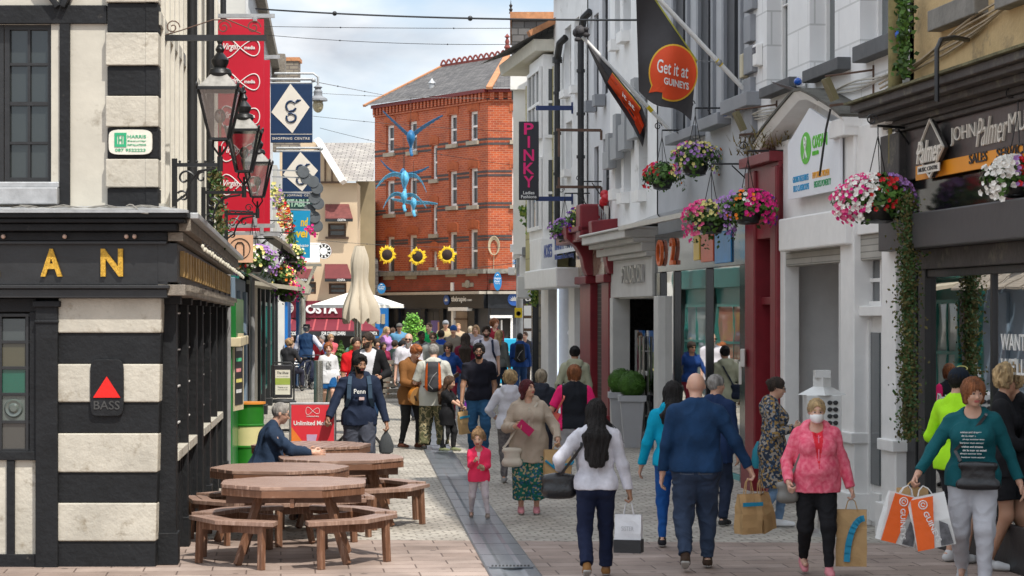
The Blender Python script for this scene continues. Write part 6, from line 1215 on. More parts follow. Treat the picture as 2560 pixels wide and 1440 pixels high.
def bird(px,py,D_,lw,rw,m_,lb,body=1.0,headdown=True):
 """lw/rw: wing tip offsets (dx,dz) in px plus mid bend"""
 r=empty('hanging_bird',P(px,py,D_),label=lb,cat='bird sculpture',group='blue bird sculptures hung over the street');s_=D_/F
 mb=MB();pr=[(0,-.30),(.05,-.27),(.06,-.2),(.10,-.12),(.17,0),(.19,.12),(.15,.22),(.06,.3),(0,.32)];mb.lathe((0,0,0),[(a*body*.66,z*body*.9) for a,z in pr],14,sy=1.3)
 mb.tube([(0,-.05,-.25*body),(.01,-.1,-.36*body),(.03,-.16,-.42*body)],[.05,.045,.03],8);mb.ball((.035,-.2,-.43*body),.05,n=8);mb.tube([(.04,-.24,-.44*body),(.045,-.32,-.47*body)],[.02,.004],6);mb.build('body',m_,r)
 for nm,w in (('wing',lw),('wing',rw)):
  mb=MB();mb.smooth=False;n=17;pts=[];(mx,mz),(tx,tz)=w
  for i in range(n+1):
   t_=i/n;x_=(2*(1-t_)*t_*mx+t_*t_*tx)*s_;z_=(2*(1-t_)*t_*mz+t_*t_*tz)*s_+.12*body;c_=.15*(1-t_)**.6*body+.02+(.035 if i % 2 else 0);pts += [(x_,-c_*.2,z_+c_*.15),(x_,c_*.9,z_-c_*.55),(x_,c_*.9,z_-c_*.55-.012),(x_,-c_*.2,z_+c_*.15-.015)]
  mb.add(pts,[(i*4+j,i*4+(j+1) % 4,i*4+4+(j+1) % 4,i*4+4+j) for i in range(n) for j in range(4)]+[(0,1,2,3),tuple(n*4+j for j in range(4))]);mb.build(nm,m_,r)
 MB().tube([(0,0,.3*body),(0,0,1.2)],.006,4).build('cord',MC['dark_metal'],r)
bird(1027,350,62,((-22,18),(-70,63)),((26,26),(80,52)),bm1,'dark blue bird highest, wings raised in a wide V')
bird(1012,452,62,((-38,28),(-72,-28)),((34,24),(54,-38)),bm2,'light blue bird with wings arched downward, middle height')
bird(1008,440,64,((-22,-8),(-56,32)),((26,-4),(64,16)),bm1,'blue bird half hidden behind the arched one, wings lifted',.8)
bird(1010,497,60,((-30,24),(-52,-30)),((28,18),(56,-30)),bm2,'pale blue bird with wings curved down, second lowest',.75)
bird(1034,512,61,((-26,4),(-54,8)),((30,2),(60,-4)),bm2,'lowest pale bird gliding with nearly level wings',.7)
pet=M('sunflower_petal',(.78,.50,.01),.6,.15);cen=M('sunflower_centre',(.022,.009,.006),.8,.5,30,.4)
for k,(x_,y_,lb) in enumerate(((968,637,'leftmost of the three hanging sunflowers'),(1044,641,'middle sunflower with two folded petals'),(1118,637,'rightmost hanging sunflower on the wire'))):
 r=empty('sunflower',P(x_,y_,74),label=lb,cat='sunflower ornament',group='giant sunflowers strung before the brick building');R=random.Random(k);mb=MB()
 for j in range(26):
  a=2*pi*j/26+R.uniform(-.08,.08);d=Vector((math.cos(a),0,math.sin(a)));sd=Vector((-math.sin(a),0,math.cos(a)));L_=R.uniform(.24,.35);y2=-.02-.03*(j % 2)
  mb.prism([d*.14+sd*.035+Yv*y2,d*.22+sd*.05+Yv*(y2-.02),d*L_+Yv*(y2+R.uniform(-.03,.03)),d*.22-sd*.05+Yv*(y2-.02),d*.14-sd*.035+Yv*y2],(0,.008,0))
 if k == 1:mb.prism([Vector((-.12,-.12,.06)),Vector((-.18,-.14,.17)),Vector((-.03,-.13,.13))],(0,.01,0))
 mb.build('petals',pet,r);MB().lathe((0,0,0),[(.19,-.0),(.19,.05),(.15,.09),(.0,.11)],20,ax=(0,-1,0)).build('centre',cen,r)
def wire(pts,rad,label,sag=0,nm='overhead_wire',grp='thin wires across the street'):
 a,b_=Vector(pts[0]),Vector(pts[1]);n=20;mb=MB();mb.tube([a.lerp(b_,i/n)-Zv*(sag*4*(i/n)*(1-i/n)) for i in range(n+1)],rad,6)
 for q in (.25,.62):p=a.lerp(b_,q)-Zv*(sag*4*q*(1-q));mb.ball(p,rad*2.6,n=6)
 return tag(mb.build(nm,MC['dark_metal']),label,'cable',grp)
def wp2(x0,y0,D0,x1,y1,D1):return (P(x0,y0,D0),P(x1,y1,D1))
wire(wp2(640,22,44,1600,50,34),.018,'thick black cable highest across the street',.06)
wire(wp2(660,66,47,1425,70,47),.007,'thin wire just below the thick black cable',.02)
wire(wp2(670,88,50,1400,108,49),.007,'thin wire above the brick building roof',.1)
wire(wp2(780,203,55,960,238,92),.009,'short wire from the globe lamp toward the brick roof corner',0)
wire(wp2(780,232,55,1300,245,56),.006,'thin wire crossing the brick building at the eaves',.05)
wire(wp2(780,290,57,1300,330,57),.006,'thin wire crossing behind the highest bird',.05)
wire(wp2(800,320,60,1300,415,57),.006,'slanting thin wire behind the middle birds',.1)
wire(wp2(790,600,74,1300,618,74),.008,'wire carrying the three hanging sunflowers',.1)
wire(wp2(945,678,78,1300,655,78),.012,'lowest wire with small lights across the brick band',.12)
r=empty('siren_box',RW.at(U(1527),Z(1527,505),.05),label='cluster of red bells and grey cable coils over the maroon bracket',cat='alarm bell');rm=M('bell_red',(.5,.01,.02),.35)
for i,(dx,dz) in enumerate(((0,.14),(.1,.06),(-.1,0))):MB().lathe(T*dx+Zv*dz+RW.n*.05,[(.08,0),(.08,.07),(.04,.1),(0,.11)],12,ax=-RW.t+RW.n*.5).build('bell',rm,r)
mb=MB()
for k in range(6):mb.tube([T*(.1*math.sin(k)+.16*math.cos(a)*(1-.1*k))+Zv*(-.45+.2*math.sin(a)+.04*k)+RW.n*(.06+.02*k) for a in np.linspace(0,6,12)],.01,5)
mb.build('cable_coil',MC['pipe_grey'],r);mb=MB();mb.cbox(T*.02+Zv*-.25+RW.n*.04,.08,.1,.35);mb.build('junction',bx,r)
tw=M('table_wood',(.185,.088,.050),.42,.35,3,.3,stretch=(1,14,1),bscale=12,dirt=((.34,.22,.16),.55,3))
tw2=M('table_wood_top',(.29,.18,.135),.38,.3,3,.3,stretch=(.6,14,1),bscale=12,dirt=((.42,.29,.23),.52,3))  # paler copy of table_wood: sheen on the upward faces is put into the colour
def oct_table(x,D_,rot,label,sc_=1.0):
 r=empty('picnic_table',(x,D_,g(D_)),rz=rot,label=label,cat='picnic table',group='octagonal wooden picnic tables outside the pub')
 Rt=.92;h=.74
 def octr(R,a0=pi/8):return [Vector((R*math.cos(a0+i*pi/4),R*math.sin(a0+i*pi/4),0)) for i in range(8)]
 o8=octr(Rt)
 mb=MB();nb=11;ap=Rt*math.cos(pi/8);wdt=2*ap/nb
 for i in range(nb):
  y0=-ap+i*wdt+.009;y1=y0+wdt-.018
  def hw(y):
   y=abs(y);k=ap*math.tan(pi/8);return ap if y <= k else ap-(y-k)
  mb.hexa([(-hw(y0),y0,h-.035),(hw(y0),y0,h-.035),(hw(y1),y1,h-.035),(-hw(y1),y1,h-.035),(-hw(y0),y0,h),(hw(y0),y0,h),(hw(y1),y1,h),(-hw(y1),y1,h)])
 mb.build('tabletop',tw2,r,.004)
 mb=MB()
 for i in range(8):
  a,b_=o8[i],o8[(i+1) % 8];mb.hexa([a*.985+Zv*(h-.105),b_*.985+Zv*(h-.105),b_*.93+Zv*(h-.105),a*.93+Zv*(h-.105),a*.985+Zv*(h-.037),b_*.985+Zv*(h-.037),b_*.93+Zv*(h-.037),a*.93+Zv*(h-.037)])
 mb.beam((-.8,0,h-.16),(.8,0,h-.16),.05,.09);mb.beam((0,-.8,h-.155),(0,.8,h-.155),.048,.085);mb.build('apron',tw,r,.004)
 for i in range(4):
  a=pi/4+i*pi/2;d=Vector((math.cos(a),math.sin(a),0))
  MB().beam(d*.52+Zv*(h-.04),d*.90+Zv*0,.09,.05,up=Vector((-d.y,d.x,0))).build('leg',tw,r,.005)
  mb=MB();mb.beam(d*.3+Zv*.36,d*1.16+Zv*.36,.045,.09);mb.build('seat_bearer',tw,r,.004)
  ro,ri=1.24,.97
  A=[a-pi/4+.16,a,a+pi/4-.16];mb=MB()
  for (r0,r1) in ((ri,(ri+ro)/2-.006),((ri+ro)/2+.006,ro)):
   for q in range(2):
    a0,a1=A[q],A[q+1];k0=1/math.cos(pi/8)*.96
    def pt(rr,aa,z):return Vector((rr*math.cos(aa),rr*math.sin(aa),z))
    mb.hexa([pt(r0,a0,.40),pt(r0,a1,.40),pt(r1,a1,.40),pt(r1,a0,.40),pt(r0,a0,.44),pt(r0,a1,.44),pt(r1,a1,.44),pt(r1,a0,.44)])
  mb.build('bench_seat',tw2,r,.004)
  for q in (-1,1):
   aa=a+q*(pi/4-.3);e=Vector((math.cos(aa),math.sin(aa),0));mb=MB();mb.beam(e*1.13+Zv*.4,e*1.15+Zv*0,.08,.06,up=d);mb.build('bench_leg',tw,r,.005)
  MB().beam(d.lerp(Vector((math.cos(a-.5),math.sin(a-.5),0)),1)*1.12+Zv*.36,Vector((math.cos(a+.5),math.sin(a+.5),0))*1.12+Zv*.36,.04,.08).build('bench_rail',tw,r,.004)
 r.scale=(sc_,sc_,1);return r
oct_table(PX(735,20.9),20.9,R_(4),'nearest octagonal picnic table, fully visible at the front',.80)
oct_table(PX(700,22.9),22.9,R_(-12),'second picnic table, close behind the nearest and shifted left',.80)
oct_table(PX(852,24.5),24.5,R_(10),'picnic table farthest right, where the seated man rests his arm',.80)
oct_table(PX(778,26.7),26.7,R_(80),'rearmost picnic table below the red A board with planks seen end on',.80)
r=empty('barrel_table',(PX(622,33),33,g(33)),label='green and cream steel drum used as a high table with an orange rim',cat='barrel')
b0=MB();R0_=.225;prof=[(R0_,0),(R0_,.28),(R0_+.012,.29),(R0_+.012,.31),(R0_,.32),(R0_,.6),(R0_+.012,.61),(R0_+.012,.63),(R0_,.64),(R0_,.93)]
b0.lathe((0,0,0),prof[:5],28);b0.build('lower_body',M('drum_green',(.02,.16,.015),.3,.2,3,.05),r)
MB().lathe((0,0,0),[(R0_+.001,.32),(R0_+.001,.6)],28).build('cream_band',M('drum_cream',(.62,.56,.28),.35,.1,3,.05),r)
MB().lathe((0,0,0),prof[5:],28).build('upper_body',MC['drum_green'],r);MB().lathe((0,0,0),[(R0_-.01,.93),(R0_+.03,.935),(R0_+.03,.965),(0,.97)],28).build('rim',M('rim_orange',(.68,.25,.04),.4),r)
r=empty('advertising_board',(PX(782,29),29,g(29)),rz=R_(2),label='red framed mobile offer board standing behind the picnic tables',cat='sign');w_=.31
MB().box(-w_,w_,-.02,.02,.1,1.14).build('frame',MC['steel'],r,.012);MB().box(-w_+.03,w_-.03,-.026,-.02,.13,1.11).build('poster',M('poster_red',(.68,.035,.05),.35,.06,2,0),r)
mb=MB();text('Unlimited Mobile',(-.25,-.028,.84),Tt,Zv,.5,.06,wtx,mb=mb,bold=.02,depth=.004);vlogo(mb,0,1.03,.18,.1,-.03);text('Unlimited data',(-.08,-.028,.95),Tt,Zv,.16,.02,wtx,mb=mb,depth=.004);mb.build('lettering',wtx,r,fixn=False)
MB().prism([Vector((-w_+.03,-.028,.13)),Vector((.02,-.028,.13)),Vector((-.13,-.028,.62)),Vector((-w_+.03,-.028,.82))],(0,.002,0)).build('orange_wedge',M('wedge_orange',(.75,.2,.03),.4),r)
MB().prism([Vector((-.07,-.030,.45)),Vector((.0,-.030,.45)),Vector((.06,-.030,.72)),Vector((-.08,-.030,.72))],(0,.002,0)).build('phone_shape',M('phone_lilac',(.5,.35,.5),.4),r)
MB().box(-.07,.12,-.036,-.03,.42,.56).build('price_panel',M('price_yellow',(.8,.6,.02),.4),r);text('€5',(-.045,-.036,.44),Tt,Zv,.14,.1,M('price_red',(.6,.02,.03),.4),r,depth=.005,bold=.03)
r=empty('pavement_sign',(PX(707,53.5),53.5,g(53.5)),label='black tubular pavement sign with cream and green poster by black pillars',cat='sign')
mb=MB();w_=.27;mb.tube([(-w_,0,.03),(-w_,0,.9),(-w_+.08,0,.98),(w_-.08,0,.98),(w_,0,.9),(w_,0,.03)],.02,8);mb.build('frame',blk,r);MB().box(-w_+.04,w_-.04,-.02,.02,.12,.92).build('panel',M('panel_dark',(.03,.03,.035),.4),r,.02);MB().lathe((0,0,0),[(.33,0),(.33,.04),(.25,.09),(.1,.1)],20,sy=.6).build('base',blk,r)
MB().box(-.18,.18,-.025,-.02,.2,.8).build('poster',M('poster_cream',(.7,.68,.58),.5,.06),r);MB().box(-.18,.18,-.028,-.025,.44,.6).build('green_stripe',M('stripe_lime',(.33,.42,.08),.5),r)
mb=MB();
for s_,z_,h_,w2 in (('The Shoe',.7,.06,.28),('for all your shoe repairs',.63,.022,.28),('Thanks a lot',.36,.035,.24),('and stay safe',.3,.035,.24)):text(s_,(-w2/2,-.028,z_),Tt,Zv,w2,h_,blk,mb=mb,depth=.003,shear=.25,bold=.01)
mb.build('lettering',blk,r,fixn=False)
for i,(x_,tl,lb) in enumerate(((796,0,'left steel bollard, upright, behind the red board'),(820,4,'right steel bollard, slightly shorter and tilted'))):
 r=empty('steel_bollard',(PX(x_,50+i),50+i,g(50)),label=lb,cat='bollard',group='steel bollards');r.rotation_euler=(0,R_(tl),0)
 MB().lathe((0,0,0),[(.105,0),(.105,1.1-.06*i),(.1,1.12-.06*i),(0,1.125-.06*i)],24).build('post',M('bollard_steel',(.48,.46,.40),.25,.15,3,.03,metal=.85),r);MB().lathe((0,0,0),[(.14,0),(.14,.03),(.1,.04)],20).build('collar',MC['steel'],r)
r=empty('glass_canopy',(PX(752,64),64,g(64)),label='small glass canopy on a forked steel post near the coffee shop',cat='canopy')
z0=PZ(665,64)-g(64);MB().tube([(0,0,0),(0,0,z0-.9)],.14,16).build('post',MC['bollard_steel'],r)
mb=MB();mb.tube([(0,0,z0-.95),(-.4,0,z0)],.05,8);mb.tube([(0,0,z0-.95),(.42,0,z0)],.05,8);mb.beam((-.6,0,z0+.03),(.6,0,z0+.03),.12,.08);mb.build('fork',MC['bollard_steel'],r)
mb=MB();mb.hexa([(-.6,0,z0+.1),(.55,0,z0+.1),(.45,1.0,z0+.62),(-.5,1.0,z0+.62),(-.6,0,z0+.13),(.55,0,z0+.13),(.45,1.0,z0+.65),(-.5,1.0,z0+.65)]);mb.build('glass_roof',M('frosted',(.6,.62,.62),.15),r);MB().beam((-.55,1,z0+.68),(.5,1,z0+.68),.06,.06).build('edge',WP,r)
cv=M('canvas_beige',(.55,.48,.38),.85,.08,2,.15);cvw=M('canvas_white',(.80,.78,.72),.8,.04,2,.05)
r=empty('closed_parasol',(PX(899,57),57,g(57)),label='folded beige parasol in front of the cream building',cat='parasol');zt_,zb_=PZ(615,57)-g(57),PZ(795,57)-g(57)
MB().tube([(0,0,0),(0,0,zt_)],.045,12).build('pole',MC['bollard_steel'],r);MB().tube([(-.1,.1,0),(-.1,.1,zt_-1)],.05,12).build('brace',MC['bollard_steel'],r)
mb=MB();mb.smooth=True;n=64;rows=18;vs=[]
for j in range(rows+1):
 t_=j/rows;z_=zt_-(zt_-zb_)*t_;rad=.12+.30*t_**1.1+(.05*math.sin(t_*9))
 for i in range(n):
  a=2*pi*i/n;f_=1+(.08+.32*t_)*(abs(math.sin(4*a+.5*math.sin(4*t_)))**.6-.62)+.14*math.sin(3*a+1)*t_+.05*math.sin(11*a+5*t_)
  zz=z_-(.0 if j < rows else .16*(.5+.5*math.sin(8*a)));vs.append((rad*f_*math.cos(a),rad*f_*.8*math.sin(a),zz))
mb.add(vs,[(j*n+i,j*n+(i+1) % n,(j+1)*n+(i+1) % n,(j+1)*n+i) for j in range(rows) for i in range(n)]);mb.add([(0.12*math.cos(2*pi*i/12),.1*math.sin(2*pi*i/12),zt_+.01) for i in range(12)],[tuple(range(12))]);mb.build('canopy',cv,r,fixn=False)
r=empty('open_parasol',(PX(894,63),63,g(63)),label='open white square parasol behind the folded one',cat='parasol');za=PZ(724,63)-g(63);ze=PZ(762,63)-g(63);hw_=116*63/F
MB().tube([(0,0,0),(0,0,za)],.05,12).build('pole',MC['bollard_steel'],r)
mb=MB();q=[(-hw_,0),(-hw_*.1,-hw_),(hw_,-.0),(hw_*.1,hw_)]
for i in range(4):a,b_=q[i],q[(i+1) % 4];mb.add([(0,0,za),(*a,ze),(*b_,ze),(*a,ze-.09),(*b_,ze-.09)],[(0,1,2),(1,3,4,2)])
mb.add([(0,0,za-.02)]+[(*a,ze-.02) for a in q],[(0,2,1),(0,3,2),(0,4,3),(0,1,4)]);mb.build('canopy',cvw,r,fixn=False)
mb=MB()
for a in q:mb.beam((0,0,za-.1),(*a,ze-.03),.03,.03)
mb.build('ribs',MC['wood_dark'],r)
r=empty('conifer_planter',(PX(868,56),56,g(56)),label='dark ice cream planter box with two small conifers and pale flowers',cat='planter')
MB().box(-.38,.42,-.2,.2,0,.5).build('box',M('planter_black',(.04,.045,.045),.6),r,.01)
for i,(s_,z_) in enumerate((('The',.37),('nice cream',.25),('place.',.12))):text(s_,(-.3,-.2,z_),Tt,Zv,(.2,.56,.34)[i],.08,M('chalk_white',(.6,.6,.56),.7),r,depth=.004)
R=random.Random(5)
for (cx,h_,rd) in ((-.16,1.35,.24),(.12,1.3,.22)):
 for m_ in (leafm,leafd):
  mb=MB()
  for _ in range(1100):z_=R.random();a=R.random()*6.28;rr=rd*(1-z_**1.6)*R.uniform(.6,1.1)*(1+.25*math.sin(z_*40+a*2));leafquads(mb,Vector((cx+rr*math.cos(a),rr*math.sin(a),.5+z_*(h_-.5)+.1)),Vector((math.cos(a),math.sin(a),.4)).normalized(),R.uniform(.04,.08),R)
  mb.build('conifer',m_,r,fixn=False)
mb=MB()
for _ in range(500):leafquads(mb,Vector((R.uniform(-.42,.5),R.uniform(-.25,.1),.48+R.random()*.25)),Vector((R.uniform(-1,1),-1,R.random())).normalized(),.06,R)
mb.build('foliage',leafm,r,fixn=False)
for c,k in (('white',40),('pink',30),('yellow',12)):
 mb=MB();[flower(mb,Vector((R.uniform(-.2,.5),-.27,.5+R.random()*.26)),Vector((0,-1,.3)).normalized(),.035,R) for _ in range(k)];tag(mb.build('blossoms',FC[c],r,fixn=False),kind='stuff')
r=empty('potted_shrub',(PX(1032,68),68,g(68)),label='light green tiered shrub rising behind the crowd',cat='shrub');mb=MB()
for k in range(5):
 z_=1.35+k*.16;rd=.62*(1-k/6)
 for _ in range(420):a=R.random()*6.28;rr=rd*R.random()**.5;leafquads(mb,Vector((rr*math.cos(a),rr*math.sin(a),z_-.22*rr/rd*.5+R.gauss(0,.07))),Vector((0,-.3,1)).normalized(),.08,R)
mb.build('foliage',M('leaf_bright',(.16,.40,.04),.6,.4,6,0),r,fixn=False);MB().tube([(0,0,0),(0,0,2.1)],.03,6).build('trunk',MC['wood_dark'],r)
r=empty('timber_screen',(PX(985,54),54,g(54)),label='weathered slatted timber screen in the middle of the crowd',cat='screen');mb=MB()
for z_ in np.arange(.08,.95,.14):mb.box(-.28,.28,-.02,.02,z_,z_+.1)
mb.build('slats',MC['weathered_grey_wood'],r);mb=MB();mb.box(-.3,-.22,.02,.08,0,1);mb.box(.22,.3,.02,.08,0,1);mb.build('posts',MC['wood_dark'],r)
for i,(x_,D_,lb) in enumerate(((722,62,'nearer silver cafe chair beside the blue pilaster'),(735,66,'farther silver cafe chair beside the blue pilaster'))):
 r=empty('cafe_chair',(PX(x_,D_),D_,g(D_)),rz=R_(20+30*i),label=lb,cat='chair',group='silver cafe chairs')
 MB().box(-.22,.22,-.22,.22,.43,.46).build('seat',MC['steel'],r,.01)
 for sx2 in (-1,1):
  for sy2 in (-1,1):MB().tube([(sx2*.2,sy2*.2,0),(sx2*.19,sy2*.19,.44 if sy2 > 0 else .68)],.014,6).build('leg',MC['steel'],r)
 mb=MB()
 for z_ in (.55,.63,.71,.79):mb.tube([(-.22,-.22,z_),(0,-.26,z_),(.22,-.22,z_)],.015,6)
 mb.build('backrest',MC['steel'],r)
r=empty('sunglasses_stand',(PX(2055,23.2),23.2,0),label='tall white sunglasses carousel outside the charity shop',cat='display stand');r.scale=(.95,.95,.86)
MB().box(-.19,.19,-.19,.19,1.15,1.72).build('cabinet',M('stand_white',(.62,.62,.60),.4,.06),r,.008);mb=MB();mb.lathe((0,0,1.72),[(.27,0),(.10,.1),(.10,.22)],4);mb.box(-.085,.085,-.085,.085,1.93,2.02);mb.build('cap',MC['stand_white'],r);MB().lathe((0,0,0),[(.22,0),(.22,.04),(.05,.08),(.04,1.15)],16).build('base',MC['steel'],r)
for k in range(6):
 for s2 in (-1,1):
  mb=MB();z_=1.22+k*.082
  for e in (-1,1):mb.lathe((s2*.09+e*.032,-.195,z_),[(.028,0),(.028,.01),(0,.012)],10,ax=(0,-1,0))
  mb.beam((s2*.09-.02,-.2,z_+.01),(s2*.09+.02,-.2,z_+.01),.006,.006);tag(mb.build('sunglasses',blk,r))
def bicycle(x,D_,rz,label,group=None,m_=None):
 r=empty('bicycle',(x,D_,g(D_)),rz=rz,label=label,cat='bicycle',group=group);m_=m_ or M('bike_frame',(.03,.03,.035),.35);tyre=M('tyre',(.012,.012,.012),.8)
 for sx2 in (-.52,.52):
  w=MB();w.tube([(sx2+.335*math.cos(a),0,.345+.335*math.sin(a)) for a in np.linspace(0,2*pi,33)],.018,8,cap=False);wo=w.build('wheel',tyre,r)
  w=MB();w.tube([(sx2+.305*math.cos(a),0,.345+.305*math.sin(a)) for a in np.linspace(0,2*pi,33)],.009,6,cap=False)
  for j in range(14):a=j*2*pi/14;w.tube([(sx2,.02*(-1)**j,.345),(sx2+.3*math.cos(a),0,.345+.3*math.sin(a))],.002,3)
  w.build('rim',MC['steel'],wo)
 f=MB();bb=(-.08,0,.3);st=(-.22,0,.78);hd=(.36,0,.82);hb=(.4,0,.66);ra=(-.52,0,.345);fa=(.52,0,.345)
 for a,b_ in ((bb,st),(st,hd),(bb,hb),(ra,bb),(ra,st),(hd,hb)):f.tube([a,b_],.017,8)
 f.tube([hb,(.45,0,.5),fa],.014,8);f.build('frame',m_,r);f=MB();f.tube([hd,(.34,0,.93),(.4,0,.96)],.014,6);f.tube([(.46,-.27,.95),(.42,-.2,.97),(.4,0,.96),(.42,.2,.97),(.46,.27,.95)],.014,8);f.build('handlebar',blk,r)
 f=MB();f.ball((-.26,0,.9),.13,.07,.035,n=12);f.tube([st,(-.25,0,.88)],.014,6);f.build('saddle',blk,r);f=MB();f.lathe(bb,[(.09,0),(.09,.01)],18,ax=(0,1,0));f.beam((-.08,.04,.3),(-.0,.04,.16),.02,.02);f.beam((-.08,-.04,.3),(-.16,-.04,.44),.02,.02);f.build('crank',MC['steel'],r);return r
bicycle(PX(800,30.2),30.6,R_(-8),'black bicycle behind the red board, handlebar held by the hooded man')
bicycle(PX(768,61),61,R_(80),'bicycle seen end on beside the man in a hat')
A3=lambda *a:np.array(a,float)
class Field:
 """distance field on a grid: smooth unions of tapered capsules and ellipsoids"""
 def __init__(s,lo,hi,h):
  s.h=h;s.lo=np.floor(np.array(lo)/h)*h;s.n=np.ceil((np.array(hi)-s.lo)/h).astype(int)+1
  s.ax=[s.lo[i]+np.arange(s.n[i])*h for i in range(3)];s.F=np.full(s.n,9.,np.float32)
 def sub(s,lo,hi,m):
  a=[max(0,int((lo[i]-m-s.lo[i])/s.h)) for i in range(3)];b=[min(s.n[i],int((hi[i]+m-s.lo[i])/s.h)+2) for i in range(3)]
  if any(b[i] <= a[i] for i in range(3)):return None
  sl=tuple(slice(a[i],b[i]) for i in range(3));g3=np.meshgrid(*[s.ax[i][sl[i]] for i in range(3)],indexing='ij');return sl,np.stack(g3,-1)
 def put(s,sl,d,k,op):
  f=s.F[sl]
  if op == 'u':
   h=np.clip(.5+.5*(f-d)/k,0,1);s.F[sl]=f*(1-h)+d*h-k*h*(1-h)
  else:
   h=np.clip(.5-.5*(f+d)/k,0,1);s.F[sl]=f*(1-h)+(-d)*h+k*h*(1-h)
 def cap(s,a,b,r0,r1=None,q=1,side=(1,0,0),k=.012,op='u',cut=False,infl=0):
  r1=r0 if r1 is None else r1;a=np.array(a,float);b=np.array(b,float);r0 += infl;r1 += infl;R=max(r0,r1)*max(1,q)
  z=s.sub(np.minimum(a,b)-R,np.maximum(a,b)+R,k+2*s.h)
  if z is None:return
  sl,P_=z;ab=b-a;L2=max(ab@ab,1e-9);t=np.clip(((P_-a)@ab)/L2,0,1);w_=P_-a-t[...,None]*ab
  if q != 1:
   sd=np.array(side,float);sd /= np.linalg.norm(sd);ws=w_@sd;w2=(w_**2).sum(-1)-ws**2;d=np.sqrt(np.maximum(w2,0)+(ws/q)**2)-(r0+(r1-r0)*t);d=d*(1 if q > 1 else q)
  else:d=np.sqrt((w_**2).sum(-1))-(r0+(r1-r0)*t)
  if cut:u_=ab/np.sqrt(L2);d=np.maximum(d,(P_-b)@u_)
  s.put(sl,d,k,op)
 def ell(s,c,r,k=.012,op='u',R=None,infl=0):
  c=np.array(c,float);r=np.array(r,float)+infl;m=r.max();z=s.sub(c-m,c+m,k+2*s.h)
  if z is None:return
  sl,P_=z;w_=P_-c
  if R is not None:w_=w_@R
  k0=np.sqrt(((w_/r)**2).sum(-1));k1=np.sqrt(((w_/r**2)**2).sum(-1));s.put(sl,k0*(k0-1)/np.maximum(k1,1e-6),k,op)
 def below(s,z):s.F=np.maximum(s.F,(s.ax[2]-z)[None,None,:].astype(np.float32))
 def above(s,z):s.F=np.maximum(s.F,(z-s.ax[2])[None,None,:].astype(np.float32))
 def plane(s,p,n):
  n=np.array(n,float);n /= np.linalg.norm(n);g3=s.ax[0][:,None,None]*n[0]+s.ax[1][None,:,None]*n[1]+s.ax[2][None,None,:]*n[2]-np.dot(p,n);s.F=np.maximum(s.F,g3.astype(np.float32))
 def mesh(s):
  F=s.F;F[0],F[-1],F[:,0],F[:,-1],F[:,:,0],F[:,:,-1]=9,9,9,9,9,9
  I=F < 0;c=[I[x:I.shape[0]-1+x,y:I.shape[1]-1+y,z:I.shape[2]-1+z] for x in (0,1) for y in (0,1) for z in (0,1)]
  su=sum(q.astype(np.int8) for q in c);act=(su > 0) & (su < 8);ci=np.argwhere(act)
  if not len(ci):return np.zeros((0,3)),np.zeros((0,4),int)
  off=np.array([(x,y,z) for x in (0,1) for y in (0,1) for z in (0,1)]);val=np.stack([F[ci[:,0]+o[0],ci[:,1]+o[1],ci[:,2]+o[2]] for o in off],1)
  acc=np.zeros((len(ci),3));cnt=np.zeros(len(ci))
  for i in range(8):
   for j in range(i+1,8):
    if abs(off[i]-off[j]).sum() != 1:continue
    m=(val[:,i] < 0) != (val[:,j] < 0);a,b=val[m,i],val[m,j];t=a/(a-b);acc[m] += off[i]+t[:,None]*(off[j]-off[i]);cnt[m] += 1
  V=s.lo+(ci+acc/cnt[:,None])*s.h;idx=np.full(act.shape,-1,int);idx[tuple(ci.T)]=np.arange(len(ci));Q=[]
  for ax in range(3):
   o=[0,0,0];o[ax]=1;A_=I[:I.shape[0]-o[0],:I.shape[1]-o[1],:I.shape[2]-o[2]];B_=I[o[0]:,o[1]:,o[2]:];e=np.argwhere(A_ != B_);u,v=[(1,2),(2,0),(0,1)][ax]
   e=e[(e[:,u] > 0) & (e[:,v] > 0)];inside=A_[tuple(e.T)]
   def cell(du,dv):w_=e.copy();w_[:,u] -= du;w_[:,v] -= dv;w_=np.minimum(w_,np.array(act.shape)-1);return idx[tuple(w_.T)]
   q=np.stack([cell(1,1),cell(0,1),cell(0,0),cell(1,0)],1);q[~inside]=q[~inside][:,::-1];Q.append(q[(q >= 0).all(1)])
  return V,np.concatenate(Q)
def vnormals(V,Q):
 fn=np.cross(V[Q[:,2]]-V[Q[:,0]],V[Q[:,3]]-V[Q[:,1]]);N=np.zeros_like(V)
 for i in range(4):np.add.at(N,Q[:,i],fn)
 return N/np.maximum(np.linalg.norm(N,axis=1),1e-9)[:,None]
NK=np.random.default_rng(5).normal(size=(24,3));NP=np.random.default_rng(6).uniform(0,6.28,24)
def folds(V,f,seed=0,st=(1,1,.55)):
 W_=V*np.array(st)*f+seed*1.7;s1=sum(np.sin(W_@NK[i]+NP[i]) for i in range(6));s2=sum(np.sin(W_@NK[i+6]*1.9+NP[i+6]+s1*.8) for i in range(6));return (1-np.abs(s2/3))*.9-.5+s1*.08
def qmesh(name,V,Q,mats,fidx=None,parent=None):
 me=bpy.data.meshes.new(name);me.vertices.add(len(V));me.vertices.foreach_set('co',V.astype(np.float32).ravel());me.loops.add(len(Q)*4);me.loops.foreach_set('vertex_index',Q.ravel().astype(np.int32));me.polygons.add(len(Q));me.polygons.foreach_set('loop_start',np.arange(0,len(Q)*4,4,dtype=np.int32))
 for m in mats:me.materials.append(m)
 if fidx is not None:me.polygons.foreach_set('material_index',fidx.astype(np.int32))
 me.polygons.foreach_set('use_smooth',np.ones(len(Q),bool));me.update();me.validate()
 o=bpy.data.objects.new(name,me);COL.objects.link(o)
 if parent:o.parent=parent
 return o
